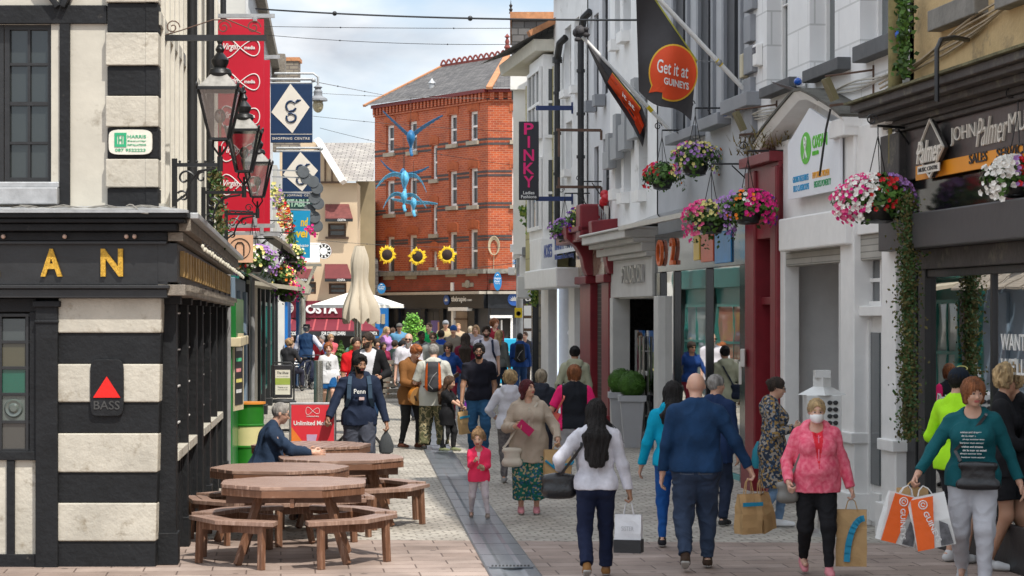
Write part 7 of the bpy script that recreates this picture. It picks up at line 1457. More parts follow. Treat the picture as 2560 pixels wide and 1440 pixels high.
def skinmat(c):
 n='skin_%d' % int(c[0]*100)
 if n in MC:return MC[n]
 m=M(n,c,.5,.12,12,.05);m.node_tree.nodes['Principled BSDF'].inputs['Subsurface Weight'].default_value=.12;m.node_tree.nodes['Principled BSDF'].inputs['Subsurface Scale'].default_value=.02;return m
def clothmat(col,kind='plain',col2=None):
 n='cloth_%s_%d_%d_%d' % (kind,col[0]*200,col[1]*200,col[2]*200)
 if n in MC:return MC[n]
 if kind in ('plain','denim','knit'):return M(n,col,.85,.12 if kind == 'plain' else .35,5 if kind == 'plain' else 8,.25,bscale=120 if kind == 'knit' else 60,spec=.25)
 m=bpy.data.materials.new(n);m.use_nodes=True;t=m.node_tree;b=t.nodes['Principled BSDF'];tc=nd(t,'ShaderNodeTexCoord');cols=[col]+list(col2)
 if kind == 'camo' or kind == 'heather':
  x=nd(t,'ShaderNodeTexNoise');x.inputs['Scale'].default_value=13 if kind == 'camo' else 40;x.inputs['Detail'].default_value=2 if kind == 'camo' else 4;src=x.outputs[0]
 elif kind == 'floral':x=nd(t,'ShaderNodeTexVoronoi');x.inputs['Scale'].default_value=75;src=x.outputs['Color']
 else:x=nd(t,'ShaderNodeTexVoronoi');x.inputs['Scale'].default_value=24;src=x.outputs['Distance']
 t.links.new(tc.outputs['Object'],x.inputs[0]);r=nd(t,'ShaderNodeValToRGB');r.color_ramp.interpolation='CONSTANT' if kind != 'heather' else 'LINEAR'
 pos={'camo':[0,.43,.5,.58,.66],'floral':[0,.3,.5,.65,.8],'spots':[0,.17,.2,.33,.4],'heather':[.35,.65]}[kind]
 els=r.color_ramp.elements
 for i,c in enumerate(cols):
  if i >= 2:els.new(pos[i])
 for i,c in enumerate(cols):els[i].position=pos[i];els[i].color=(*c,1)
 t.links.new(src,r.inputs[0]);t.links.new(r.outputs[0],b.inputs['Base Color']);b.inputs['Roughness'].default_value=.85;MC[n]=m;return m
HAIRC=dict(black=(.012,.010,.010),dark=(.035,.02,.012),brown=(.10,.05,.025),ginger=(.36,.11,.03),blond=(.52,.36,.18),ash=(.38,.31,.22),grey=(.30,.28,.26),red=(.10,.008,.015),auburn=(.26,.09,.03),light=(.40,.24,.12))
def hairmat(c):
 n='hair_'+c
 if n in MC:return MC[n]
 return M(n,HAIRC[c],.6,.6,14,.8,stretch=(3,3,.35),bscale=90,spec=.3 if c == 'black' else .45)
lipm=M('lips',(.42,.10,.09),.4,.05);eyew=M('eye_white',(.36,.33,.31),.25,.02);iris=M('iris',(.02,.015,.012),.15,.1)
SK=dict(pale=(.62,.37,.27),fair=(.56,.32,.22),tan=(.45,.24,.15),brown=(.34,.18,.11),dark=(.09,.042,.025))
def rotm(yaw,pitch,roll=0):return np.array(Matrix.Rotation(R_(yaw),3,'Z') @ Matrix.Rotation(R_(pitch),3,'X') @ Matrix.Rotation(R_(roll),3,'Y'))
def ik(S,Tg,l1,l2,hint):
 S=np.array(S,float);Tg=np.array(Tg,float);d=Tg-S;L_=np.linalg.norm(d);mxl=(l1+l2)*.995
 if L_ > mxl:Tg=S+d/L_*mxl;d=Tg-S;L_=mxl
 u=d/L_;a=(l1*l1-l2*l2+L_*L_)/(2*L_);hh=math.sqrt(max(l1*l1-a*a,0));h=np.array(hint,float);h=h-u*(h@u);h /= max(np.linalg.norm(h),1e-6);return S+u*a+h*hh,Tg
def person(px,D_,H,hd,label,lod=1,b=1.0,f=0,kid=0,lean=0,yaw=0,pitch=0,roll=0,skin='fair',hair=('short','brown'),top=None,bot=None,shoe=(.03,.03,.03),LA=None,RA=None,LF=None,RF=None,hands=(None,None),sit=0,group=None,glasses=0,beard=None,curl=.5,hat=None,z=None,xw=None,armhint=None,midriff=None,cross=None):
 hv={0:.0072,1:.0105,2:.015,3:.019}[lod]/H
 gz=g(D_) if z is None else z
 RZ=Matrix.Rotation(R_(hd),4,'Z');loc=Vector((PX(px,D_) if xw is None else xw,D_,gz));MW=Matrix.Translation(loc) @ RZ @ Matrix.Scale(H,4)
 hipz=.515 if not kid else .47;shz=.815 if not kid else .76;hs=.133 if not kid else .133*(1+.52*kid);dz=shz-.815;leg=hipz-.04
 if sit:hipz0=hipz;
 CL=math.cos(R_(lean));SL=math.sin(R_(lean))
 hip0=A3(0,0,hipz)
 def up(p):
  p=A3(*p);p[2] += dz if p[2] > .6 else (hipz-.515)+(dz-(hipz-.515))*max(0,(p[2]-.52)/.08) if p[2] > .52 else (hipz-.515);q=p-hip0;return hip0+A3(q[0],q[1]*CL-q[2]*SL,q[2]*CL+q[1]*SL)
 SW=.110 if not f else .097
 if kid:SW=.095
 SL_,SR_=up((SW,.005,.797)),up((-SW,.005,.797))
 dLA=LA or (.150+.03*(b-1),-.03,.475+dz);dRA=RA or (-.150-.03*(b-1),-.03,.475+dz)
 l1,l2=(.172,.152) if not kid else (.15,.135)
 ah=armhint or ((.35,.8,0),(-.35,.8,0));EL,WL=ik(SL_,dLA,l1,l2,ah[0]);ER,WR_=ik(SR_,dRA,l1,l2,ah[1])
 th=leg*.515;ca_=leg*.50
 HL,HR=A3(.05,0,hipz),A3(-.05,0,hipz)
 LF=LF or (.058,0,.045);RF=RF or (-.058,0,.045)
 if sit:LF=(.08,-.26,hipz-.28);RF=(-.08,-.26,hipz-.28)
 KL,AL=ik(HL,LF,th,ca_,(.1,-1,.2));KR,AR=ik(HR,RF,th,ca_,(-.1,-1,.2))
 HC=up((0,-.012,.865))+rotm(yaw,pitch+lean*.3,roll)@A3(0,-.008,hs*.50);RH=rotm(yaw,pitch+lean*.4,roll)
 hp=lambda x,y,z_:HC+RH@(A3(x,y,z_)*hs)
 allp=np.array([SL_,SR_,EL,ER,WL,WR_,KL,KR,AL,AR,HC,HL,HR]);lo=allp.min(0)-.13;hi=allp.max(0)+.14;lo[2]=min(lo[2],min(AL[2],AR[2])-.06)
 fw=1+.25*(b-1)
 def torso(F_,i=0,k=.03):
  F_.cap(up((-.042,0,.525)),up((.042,0,.525)),.064*b,infl=i,k=k);F_.cap(up((0,0,.55)),up((0,0,.645)),.060*b**1.2,.056*b,q=1.32,infl=i,k=k)
  F_.cap(up((0,0,.67)),up((0,.0,.755)),.061*b,.063*b,q=1.5 if not f else 1.36,infl=i,k=k);F_.cap(up((-SW*.78,.006,.785)),up((SW*.78,.006,.785)),.034*fw,infl=i,k=.03)
  for s_ in (-1,1):F_.cap(up((s_*.018,.014,.848)),up((s_*SW*.85,.008,.802)),.021,.024,infl=i*.6,k=.02)
  F_.cap(up((-.03,.012,.825)),up((.03,.012,.825)),.03,infl=i*.5,k=.03)
  if f and not kid:
   for s_ in (-1,1):F_.ell(up((s_*.045,-.052*b,.73)),(.044*b,.042*b,.042*b),k=.03,infl=i)
  if b > 1.08:F_.ell(up((0,-.03*b,.605)),(.09*b,.07*b,.075),k=.04,infl=i)
  for s_ in (-1,1):F_.ell(up((s_*.045,.04,.51)),(.055*b,.045*b,.055),k=.03,infl=i)
 def arms(F_,i=0,e=1.0,k=.014,m=1.0):
  for S_,E_,W2 in ((SL_,EL,WL),(SR_,ER,WR_)):
   F_.cap(S_,S_+(E_-S_)*.25,.0295*fw*m,.028*fw*m,infl=i,k=.022)
   if e <= .5:F_.cap(S_,S_+(E_-S_)*(e/.5),.029*fw*m,.026*fw*m,infl=i,k=k,cut=True);continue
   F_.cap(S_,E_,.028*fw*m,.0225*fw*m,infl=i,k=k)
   t_=(e-.5)/.5;F_.cap(E_,E_+(W2-E_)*t_,.0225*fw*m,.0225*fw*m+(.0150-.0225*fw*m)*t_,infl=i,k=k,cut=True)
 def legs(F_,i=0,e=1.0,k=.02,fl=0):
  for H_,K_,A_ in ((HL,KL,AL),(HR,KR,AR)):
   if e <= .5:F_.cap(H_,H_+(K_-H_)*(e/.5),.056*b**.8,.048*b**.6+fl,infl=i,k=k,cut=True);continue
   F_.cap(H_,K_,.057*b**.8,.036*b**.5,infl=i,k=k);t_=(e-.5)/.5;e2=K_+(A_-K_)*t_;F_.cap(K_,e2,.036*b**.5,.036*b**.5+(.021+fl-.036*b**.5)*t_,infl=i,k=k,cut=e < 1 or fl > 0)
   if i == 0:F_.cap(K_+(A_-K_)*.15+A3(0,.012,0),K_+(A_-K_)*.5+A3(0,.01,0),.030,.024,k=.02)
 def head(F_):
  F_.cap(up((0,.008,.825)),HC+RH@A3(0,.01,-.02*hs/.133),.031*(1 if not kid else .8)*(1+.3*(b-1)),.029*(1 if not kid else .8),k=.02)
  s=hs;F_.ell(hp(0,.07,.10),A3(.335,.40,.385)*s,k=.006*1,R=RH);F_.ell(hp(0,-.08,-.12),A3(.265,.29,.345)*s,k=.02,R=RH);F_.ell(hp(0,-.22,-.38),A3(.11,.09,.09)*s,k=.012,R=RH)
  F_.ell(hp(.13,-.24,-.12),A3(.1,.1,.1)*s,k=.012,R=RH);F_.ell(hp(-.13,-.24,-.12),A3(.1,.1,.1)*s,k=.012,R=RH);F_.cap(hp(-.13,-.315,.09),hp(.13,-.315,.09),.04*s,k=.008)
  for s_ in (-1,1):F_.ell(hp(s_*.125,-.385,.0),A3(.075,.06,.05)*s,k=.006,op='s',R=RH);F_.ell(hp(s_*.335,.05,-.03),A3(.035,.075,.11)*s,k=.004,R=RH)
  F_.cap(hp(0,-.34,.02),hp(0,-.425,-.14),.026*s,.045*s,k=.006);F_.cap(hp(-.04,-.385,-.155),hp(.04,-.385,-.155),.03*s,k=.005)
  F_.cap(hp(-.065,-.335,-.245),hp(.065,-.335,-.245),.026*s,k=.004);F_.cap(hp(-.05,-.33,-.285),hp(.05,-.33,-.285),.028*s,k=.004)
 def hand(F_,W2,E_,spec,sd0):
  h=(W2-E_)/np.linalg.norm(W2-E_);
  if spec and 'dir' in spec:h=A3(*spec['dir']);h /= np.linalg.norm(h)
  side=A3(0,-1,0) if abs(h[2]) > .6 else A3(0,0,1);side=side-h*(side@h);side /= np.linalg.norm(side);pn=np.cross(h,side)*(-sd0);
  if pn[0]*sd0 > 0:pn=-pn
  c=curl if not spec else spec.get('curl',curl);q=1 if not kid else .85
  F_.cap(W2-h*.01,W2+h*.012*q,.0135,.0125,k=.008);F_.cap(W2+h*.012*q,W2+h*.042*q,.0105,.011,q=1.75,side=side,k=.006)
  tip=W2
  for j,(o,L_) in enumerate(((.0165,.92),(.0055,1.0),(-.0055,.95),(-.0165,.78))):
   a=W2+h*.046*q+side*o;d1=h*math.cos(c*.9)+pn*math.sin(c*.9)+side*o*6;m_=a+d1*.023*L_*q;d2=h*math.cos(c*2.0)+pn*math.sin(c*2.0);e=m_+d2*.021*L_*q;F_.cap(a,m_,.0062,.0056,k=.0025);F_.cap(m_,e,.0056,.0045,k=.002)
   if j == 1:tip=m_
  a=W2+h*.014*q+side*.014;m_=a+(h*.55+side*.75+pn*.25)*.024*q;F_.cap(a,m_,.0075,.0062,k=.004);F_.cap(m_,m_+(h*.9+side*.1+pn*.4*c)*.02*q,.006,.0048,k=.002);return W2+h*.05*q+pn*.014
 sk=skinmat(SK[skin])
 F_=Field(lo,hi,hv);torso(F_,-.004,.03);arms(F_,0);legs(F_,-.003);head(F_)
 gl_=hand(F_,WL,EL,hands[0],1);gr_=hand(F_,WR_,ER,hands[1],-1)
 for A_,K_ in ((AL,KL),(AR,KR)):F_.cap(A_+A3(0,.015,-.012),A_+A3(0,-.09,-.026),.02,.014,k=.012)
 V,Q=F_.mesh();fc=V[Q].mean(1);L_=((fc-HC)@RH)/hs;mi=np.zeros(len(Q),int)
 front=L_[:,1] < -.25
 mi[front & (np.abs(L_[:,0]) < .10) & (L_[:,2] < -.215) & (L_[:,2] > -.315)]=1
 brow=front & (np.abs(np.abs(L_[:,0])-.135) < .075) & (L_[:,2] > .085) & (L_[:,2] < .135);mi[brow]=2
 hm=hairmat(hair[1]) if hair else sk
 if beard:
  bd=(L_[:,1] < -.04) & (L_[:,2] < np.where(np.abs(L_[:,0]) > .2,-.10,-.20)) & (L_[:,2] > -.52) & ~((np.abs(L_[:,0]) < .09) & (L_[:,2] > -.32) & (L_[:,2] < -.21)) ;mi[bd]=3
 body=qmesh('person',V,Q,[sk,lipm,hm,hairmat(beard) if beard else hm],mi);body.matrix_world=MW;tag(body,label,'person',None)
 def part(name,V,Q,mats,fi=None):return qmesh(name,V,Q,mats,fi,body)
 if lod <= 1 and not glasses == 2:
  for s_ in (-1,1):
   c=hp(s_*.125,-.322,.005);m_=MB();r_=.048*hs;m_.mi=0;m_.ball(c,r_,r_,r_*.62,n=10,R=Matrix(RH.tolist()));m_.mi=1;m_.ball(c+RH@A3(0,-r_*.62,0),r_*.62,n=8);o=m_.build('eye',[eyew,iris],body)
 if glasses:
  m_=MB();gmx=iris if glasses == 2 else MC['black_paint']
  for s_ in (-1,1):
   c=hp(s_*.14,-.41,-.01);n_=12
   if glasses == 2:m_.prism([c+RH@A3(.11*hs*math.cos(2*pi*i/n_),0,.075*hs*math.sin(2*pi*i/n_)) for i in range(n_)],RH@A3(0,.02*hs,0))
   else:m_.tube([c+RH@A3(.105*hs*math.cos(2*pi*i/n_),0,.075*hs*math.sin(2*pi*i/n_)) for i in range(n_+1)],.013*hs,5)
   m_.tube([hp(s_*.25,-.40,.0),hp(s_*.36,.02,.0)],.014*hs,4)
  m_.tube([hp(-.04,-.42,.0),hp(.04,-.42,.0)],.014*hs,4);m_.build('sunglasses' if glasses == 2 else 'spectacles',gmx,body)
 if hair and hair[0] not in ('bald',):
  st=hair[0];ln=hair[2] if len(hair) > 2 else 0
  ex=1.3*hs+ln*.5;F2=Field(HC-A3(ex*.75,ex*.9,hs*.75+ln),HC+A3(ex*.75,ex*.95,hs*.85),hv*.85);vol={'short':.05,'crop':.025,'bob':.09,'curly':.12,'long':.06,'bun':.045,'pony':.05,'quiff':.07,'grown':.09}.get(st,.05)
  F2.ell(hp(0,.07,.12),A3(.335+vol,.40+vol,.385+vol*1.1)*hs,k=.004,R=RH)
  if st in ('quiff',):F2.ell(hp(0,-.2,.42),A3(.22,.2,.13)*hs,k=.015,R=RH)
  if st in ('bob','curly','grown'):
   lw=-.28 if st == 'bob' else -.15
   for s_ in (-1,1):F2.cap(hp(s_*.27,.02,.1),hp(s_*.29,.02,lw-ln/hs*.0),.15*hs,.11*hs,k=.01)
   F2.cap(hp(0,.3,.1),hp(0,.28,lw),.2*hs,.15*hs,q=1.4,side=RH@A3(1,0,0),k=.01)
   if st == 'curly':[F2.ell(hp(.33*math.cos(a)*1.1,.1+.36*math.sin(a),.28-.15*(j % 3)),A3(.14,.14,.14)*hs,k=.006) for j,a in enumerate(np.linspace(-.6,3.75,11))]
  if st in ('long','pony') and ln:
   e=hp(0,.36,-.1)+A3(0,.02,-ln);
   if st == 'long':
    m1=up((0,.078*b+.012,.80));m1[2]=min(m1[2],HC[2]-.06);e=up((0,.085*b+.018,0));e[2]=HC[2]-.07-ln
    F2.cap(hp(0,.16,.0),m1,.25*hs,.034,q=1.5,side=RH@A3(1,0,0),k=.03);F2.cap(m1,e,.032,.018,q=2.6,k=.03)
    for s_ in (-1,1):F2.cap(hp(s_*.29,.08,.1),hp(s_*.36,.22,-.45),.11*hs,.10*hs,k=.01);F2.cap(hp(s_*.36,.22,-.45),(s_*.055,m1[1]-.004,HC[2]-.07-ln*.85),.10*hs,.012,k=.01)
   else:F2.cap(hp(0,.42,.2),hp(0,.55,.05)+A3(0,0,-ln),.12*hs,.05*hs,k=.008)
  if st == 'bun':F2.ell(hp(0,.42 if ln == 0 else .5,.22 if ln == 0 else .1),A3(.17,.17,.16)*hs,k=.006)
  if st == 'pony' and not ln:
   F2.ell(hp(0,.1,.54),A3(.13,.12,.10)*hs,k=.01);F2.cap(hp(-.02,.12,.6),hp(-.14,.2,.5),.07*hs,.04*hs,k=.01);F2.cap(hp(.02,.12,.6),hp(.12,.16,.52),.07*hs,.04*hs,k=.01)
   for s_ in (-1,1):F2.cap(hp(s_*.3,.12,.1),hp(s_*.33,.16,-.3),.12*hs,.07*hs,k=.01)
  fr=.30 if st not in ('bob','fringe') else .17
  if st == 'crop':fr=.34
  F2.ell(hp(0,-.42,fr-.52),A3(.285,.36,.5)*hs,k=.006,op='s',R=RH);
  if st in ('short','crop','quiff','bun','pony'):
   F2.cap(hp(-.5,-.12,-.26),hp(.5,-.12,-.26),.25*hs,k=.004,op='s');F2.cap(hp(-.5,.05,-.42),hp(.5,.05,-.42),.26*hs,k=.004,op='s')
   if not ln:F2.cap(hp(-.5,.35,-.52),hp(.5,.35,-.52),.22*hs,k=.004,op='s')
  else:F2.cap(hp(0,-.1,-.55),hp(0,-.6,-.55),.27*hs,k=.006,op='s')
  V,Q=F2.mesh()
  if len(Q):
   N=vnormals(V,Q);am={'curly':.012,'short':.005,'crop':.0025,'bob':.006,'quiff':.008,'grown':.008}.get(st,.006)*(hs/.133);Lh=(V-HC)@RH/hs;an=np.arctan2(Lh[:,0],Lh[:,1]);V=V+N*(am*(folds(V,130 if st != 'curly' else 90,3,(1,1,.15) if ln > .06 else (1,1,.6))*.8+.3*np.sin(an*26+5*Lh[:,2])))[:,None];part('hair',V,Q,[hm])
 bt=dict(bot or {});kd=bt.get('k','trousers');bm_c=clothmat(bt.get('c',(.03,.04,.07)),bt.get('p','denim'),bt.get('c2'))
 F3=Field(lo,hi,hv);wz=hipz+.07
 if kd == 'skirt':
  F3.cap((0,0,hipz+.03),(0,0,hipz-bt.get('len',.2)),.074*b,.09*b,q=1.3,k=.02,cut=True);F3.ell((0,.02,hipz),A3(.1*b,.08*b,.09),k=.02)
 else:
  F3.cap(A3(-.042,0,hipz+.01),A3(.042,0,hipz+.01),.064*b,infl=.001,k=.03);F3.cap((0,0,hipz+.02),(0,0,hipz+.11),.064*b**1.2,.058*b,q=1.32,infl=.0,k=.03)
  for s_ in (-1,1):F3.ell((s_*.045,.038,hipz-.008),A3(.056*b,.046*b,.057),k=.03,infl=.001)
  legs(F3,bt.get('loose',.009),bt.get('e',.98),fl=bt.get('fl',.0))
 if sit:pass
 F3.below(wz+.02);V,Q=F3.mesh()
 if len(Q):
  N=vnormals(V,Q);V=V+N*(bt.get('fold',.0045)*folds(V,22,2,(1,1,1.3)))[:,None];fi=None;ml=[bm_c]
  if 'stripe' in bt:fc=V[Q].mean(1);fi=((np.abs(fc[:,1]) < .014) & (N[Q[:,0],0]*np.sign(fc[:,0]) > .5)).astype(int);ml=[bm_c,clothmat(bt['stripe'])]
  if bt.get('pockets'):
   fc=V[Q].mean(1);ax,az=np.abs(np.abs(fc[:,0])-.046),fc[:,2]-(hipz+.01);ins=(ax < .034) & (np.abs(az) < .036) & (fc[:,1] > 0);edge=ins & ((ax > .028) | (np.abs(az) > .030));fi=(edge | (np.abs(fc[:,2]-hipz-.060) < .005)).astype(int);ml=[bm_c,clothmat(bt['pockets'])]
  part({'skirt':'skirt'}.get(kd,'shorts' if bt.get('e',1) < .6 else 'trousers'),V,Q,ml,fi)
 shm=clothmat(shoe);
 for s_,A_,K_ in ((1,AL,KL),(-1,AR,KR)):
  dirn=A3(0,-1,0);up_z=A_[2]-.045;F4=Field(A_-A3(.07,.12,.10),A_+A3(.07,.12,.08),min(hv,.006))
  pt_=-min(.9,max(0,up_z*9)) if A_[1] > .02 else 0;c_,s2=math.cos(pt_),math.sin(pt_);fwd=A3(0,-c_,s2);upv=A3(0,s2,c_)
  F4.cap(A_+A3(0,.018,0)-upv*.022,A_+fwd*.045-upv*.022,.024,.021,k=.01);F4.cap(A_+fwd*.045-upv*.022,A_+fwd*.095-upv*.026,.023,.017,q=1.15,k=.01);F4.cap(A_,A_-upv*.02,.024,k=.01);F4.plane(A_-upv*.043,-upv);V,Q=F4.mesh()
  if len(Q):fc=V[Q].mean(1);fi=(((fc-A_)@upv) < -.034).astype(int);part('shoe',V,Q,[shm,clothmat((.5,.5,.48)) if bt.get('sole',1) else shm],fi)
 tp_=dict(top or {});tc_=clothmat(tp_.get('c',(.2,.2,.2)),tp_.get('p','plain'),tp_.get('c2'));F5=Field(lo,hi,hv);il=tp_.get('i',.011);torso(F5,il);hem=tp_.get('hem',.50);
 if hem < .5:
  hz=hipz-.515+hem;F5.cap(up((0,0,.56)),(0,0,hz),.070*b,.076*b*tp_.get('fl',1),q=1.3,infl=il,k=.03)
 if not sit:
  for s_ in (-1,1):F5.cap((s_*.045,0,hipz+.03),(s_*.045,0,hipz-.515+hem-.03),.057*b**.8+bt.get('loose',.009)+.0075,k=.03)
 arms(F5,il*.9,tp_.get('e',.97),m=tp_.get('m',1.0))
 pass
 if tp_.get('hood'):F5.cap(up((-.045,.035,.845)),up((.045,.035,.845)),.034,k=.02);F5.cap(up((-.05,-.01,.845)),up((.05,-.01,.845)),.018,k=.02);F5.cap(up((0,.06,.81)),up((0,.055,.77)),.032,q=1.6,k=.02)
 if tp_.get('collar'):F5.cap(up((0,.006,.835)),up((0,.0,.862)),.040,.038,k=.01,cut=True)
 nk=up((0,-.03,.868));F5.cap(up((0,-.028,.848)),up((0,-.06,.90)),.028*(1 if not tp_.get('v') else 1.5),k=.01,op='s')
 if tp_.get('v'):F5.cap(up((0,-.075,.80)),up((0,-.07,.87)),.016,.034,k=.008,op='s')
 hz=hipz-.515+hem;F5.above(hz);V,Q=F5.mesh();N=vnormals(V,Q);V=V+N*(tp_.get('fold',.0055)*folds(V,20,int(px) % 13))[:,None];ml=[tc_];fi=None;fc=V[Q].mean(1)
 if 'inner' in tp_:
  wv=tp_.get('iw',.035);fi=((fc[:,1] < -.02) & (np.abs(fc[:,0]) < wv+.02*np.sin(fc[:,2]*9)) & (N[Q[:,0],1] < -.2)).astype(int);ml=[tc_,clothmat(tp_['inner'])]
 if 'sleeve' in tp_:
  tx=np.abs(fc[:,0]) > SW*1.02
  fi=tx.astype(int);ml=[tc_,clothmat(tp_['sleeve'],tp_.get('sp','plain'))]
 topo=part(tp_.get('n','shirt'),V,Q,ml,fi)
 if tp_.get('zip'):m_=MB();m_.beam(up((0,-.085*b-.004,.8)),up((0,-.095*b-.004,.6)),.006,.004,up=(0,1,0));m_.build('zip',clothmat(tp_['zip']),topo)
 if beard in ('grey','dark') and lod <= 1:
  F6=Field(HC-A3(.09,.13,.12),HC+A3(.09,.1,.05),hv*.8);ln=.0 if beard != 'grey' else .14
  F6.ell(hp(0,-.17,-.34),A3(.22,.2,.17)*hs,k=.01,R=RH);F6.ell(hp(0,-.25,-.40-ln),A3(.14,.12,.12+ln)*hs,k=.01,R=RH)
  for s_ in (-1,1):F6.cap(hp(s_*.27,-.03,-.05),hp(s_*.22,-.14,-.28),.045*hs,.07*hs,k=.01)
  F6.ell(hp(0,-.40,-.255),A3(.10,.12,.05)*hs,k=.004,op='s',R=RH);F6.cap(hp(-.1,-.36,-.19),hp(.1,-.36,-.19),.022*hs,k=.004);V,Q=F6.mesh();part('beard',V+vnormals(V,Q)*(.002*folds(V,150,1))[:,None],Q,[hairmat(beard)])
 if hat:
  m_=MB();RHm=Matrix(RH.tolist());hk,hc=hat;q0=Vector(hp(0,.05,.20));upd=tuple(RH@A3(0,.0,1))
  if hk == 'cap':m_.ball(q0,.40*hs,.46*hs,.38*hs,n=14,R=RHm);m_.prism([Vector(hp(x_,y_,.22-.06*abs(x_)*3)) for x_,y_ in ((-.28,-.3),(-.22,-.62),(0,-.72),(.22,-.62),(.28,-.3))],RHm@Vector((0,0,.03*hs)))
  elif hk == 'beanie':m_.ball(q0,.41*hs,.47*hs,.43*hs,n=14,R=RHm)
  elif hk == 'trilby':m_.lathe(q0,[(.62*hs,-.02*hs),(.62*hs,.02*hs),(.42*hs,.05*hs),(.40*hs,.38*hs),(.2*hs,.42*hs),(0,.34*hs)],18,ax=upd)
  m_.build('hat',clothmat(hc),body)
 J=dict(LW=WL,RW=WR_,LG=gl_,RG=gr_,HC=HC,up=up,EL=EL,ER=ER,SL=SL_,SR=SR_,body=body,MW=MW,hp=hp,hs=hs,RH=RH,H=H,W=lambda p:MW@Vector(p));return J
def J2(J,p):return J['MW']@Vector(tuple(float(a) for a in p))
WA=dict(LF=(.06,-.10,.05),RF=(-.055,.13,.085));WB=dict(LF=(.055,.13,.085),RF=(-.06,-.10,.05))
kraft=M('kraft_paper',(.46,.29,.13),.8,.1,5,.4,bscale=18);kraftb=M('bag_blue',(.01,.25,.42),.7)
def world_root(name,loc,rz,label,cat,group=None):return empty(name,loc,rz,label,cat,group)
def carrier(top,w_,h_,d_,mat,label,rz=0,stripe=None,hl=.14,group=None,tilt=0,name='paper_bag',cat='shopping bag',deco=None,hm=None):
 """bag hanging below the grip point 'top'"""
 r=world_root(name,Vector(top),rz,label,cat,group);r.rotation_euler=(0,R_(tilt),rz);mb=MB();n=6;R=random.Random(int(top[0]*100));vs=[]
 for j in range(n+1):
  t_=j/n;z_=-hl-h_*t_;fl=.25+.75*min(1,t_*2.2);
  ring=[(-w_/2,-d_/2*fl),(-w_/4,-d_/2*fl-.01*R.random()),(w_/4,-d_/2*fl+.01*R.random()),(w_/2,-d_/2*fl),(w_/2-.012*fl,0),(w_/2,d_/2*fl),(w_/4,d_/2*fl),(-w_/4,d_/2*fl),(-w_/2,d_/2*fl),(-w_/2+.012*fl,0)]
  vs += [(x_+R.uniform(-.004,.004),y_+R.uniform(-.006,.006),z_) for x_,y_ in ring]
 k=10;mb.add(vs,[(j*k+i,j*k+(i+1) % k,(j+1)*k+(i+1) % k,(j+1)*k+i) for j in range(n) for i in range(k)]+[tuple(n*k+i for i in range(k))]);mb.build('bag_body',mat,r)
 for s_ in (-1,1):MB().tube([(-w_*.2,s_*d_*.14,-hl-.01),(-w_*.12,s_*.008,-.03),(0,0,0),(w_*.12,s_*.008,-.03),(w_*.2,s_*d_*.14,-hl-.01)],.005,5).build('handle',hm or mat,r)
 y=-d_/2-.014
 if stripe == 'band':MB().box(-w_/2,w_/2,y+.004,y+.006,-hl-h_*.3,-hl-h_*.2).build('blue_band',kraftb,r)
 if stripe == 'arc':mb=MB();pts=[Vector((w_*.40-w_*.55*math.sin(a),y-.003,-hl-h_*.14-h_*.82*(1-math.cos(a)))) for a in np.linspace(0,1.5,10)];[mb.cbox(pts[i].lerp(pts[i+1],.5),.055,.004,(pts[i+1]-pts[i]).length+.012,Vector((0,0,1)).rotation_difference(pts[i+1]-pts[i]).to_matrix()) for i in range(9)];mb.build('blue_arc',kraftb,r)
 if stripe == 'loop':
  mb=MB();pts=[Vector((-w_*.48+w_*.96*t_+.05*math.sin(t_*9),y-.003,-hl-h_*.30-.24*h_*abs(math.sin(t_*6.28))*(1 if t_ < .6 else .5))) for t_ in np.linspace(0,1,16)];mb.tube(pts,.014,6);mb.build('blue_loop',kraftb,r)
 if deco:deco(r,w_,h_,d_,hl,y)
 return r
def local_root(J,name,label,cat,group=None):r=empty(name,(0,0,0),0,label,cat,group);r.matrix_world=J['MW'];return r
def backpack(J,c1,c2,label,strap=True):
 r=local_root(J,'backpack',label,'backpack');up=J['up'];H_=J['H'];F_=Field(up((-.13,.02,.5)),up((.13,.28,.95)),.012/H_ if H_ > 1.4 else .014)
 F_.cap(up((0,.125,.60)),up((0,.12,.78)),.052,.046,q=1.55,k=.03);F_.cap(up((0,.165,.60)),up((0,.16,.68)),.035,.03,q=1.5,k=.015);F_.cap(up((-.035,.115,.815)),up((.035,.115,.815)),.022,k=.02);V,Q=F_.mesh()
 fc=V[Q].mean(1);qmesh('pack',V,Q,[clothmat(c1),clothmat(c2)],((np.abs(fc[:,0]) > .052) & (fc[:,1] > .1)).astype(int),r)
 if strap:
  for s_ in (-1,1):
   m_=MB();pts=[up((s_*.05,.09,.80)),up((s_*.062,.03,.842)),up((s_*.07,-.03,.83)),up((s_*.075,-.078,.78)),up((s_*.08,-.082,.70)),up((s_*.105,-.02,.63)),up((s_*.08,.08,.6))];[m_.beam(pts[i],pts[i+1],.026,.010,up=(0,1,.01)) for i in range(6)];m_.build('strap',clothmat(c1),r)
 m_=MB();m_.tube([up((-.04,.205,.74)),up((0,.215,.70)),up((.04,.205,.62)),up((0,.215,.58))],.003,4);m_.build('cord',clothmat((.3,.3,.3)),r)
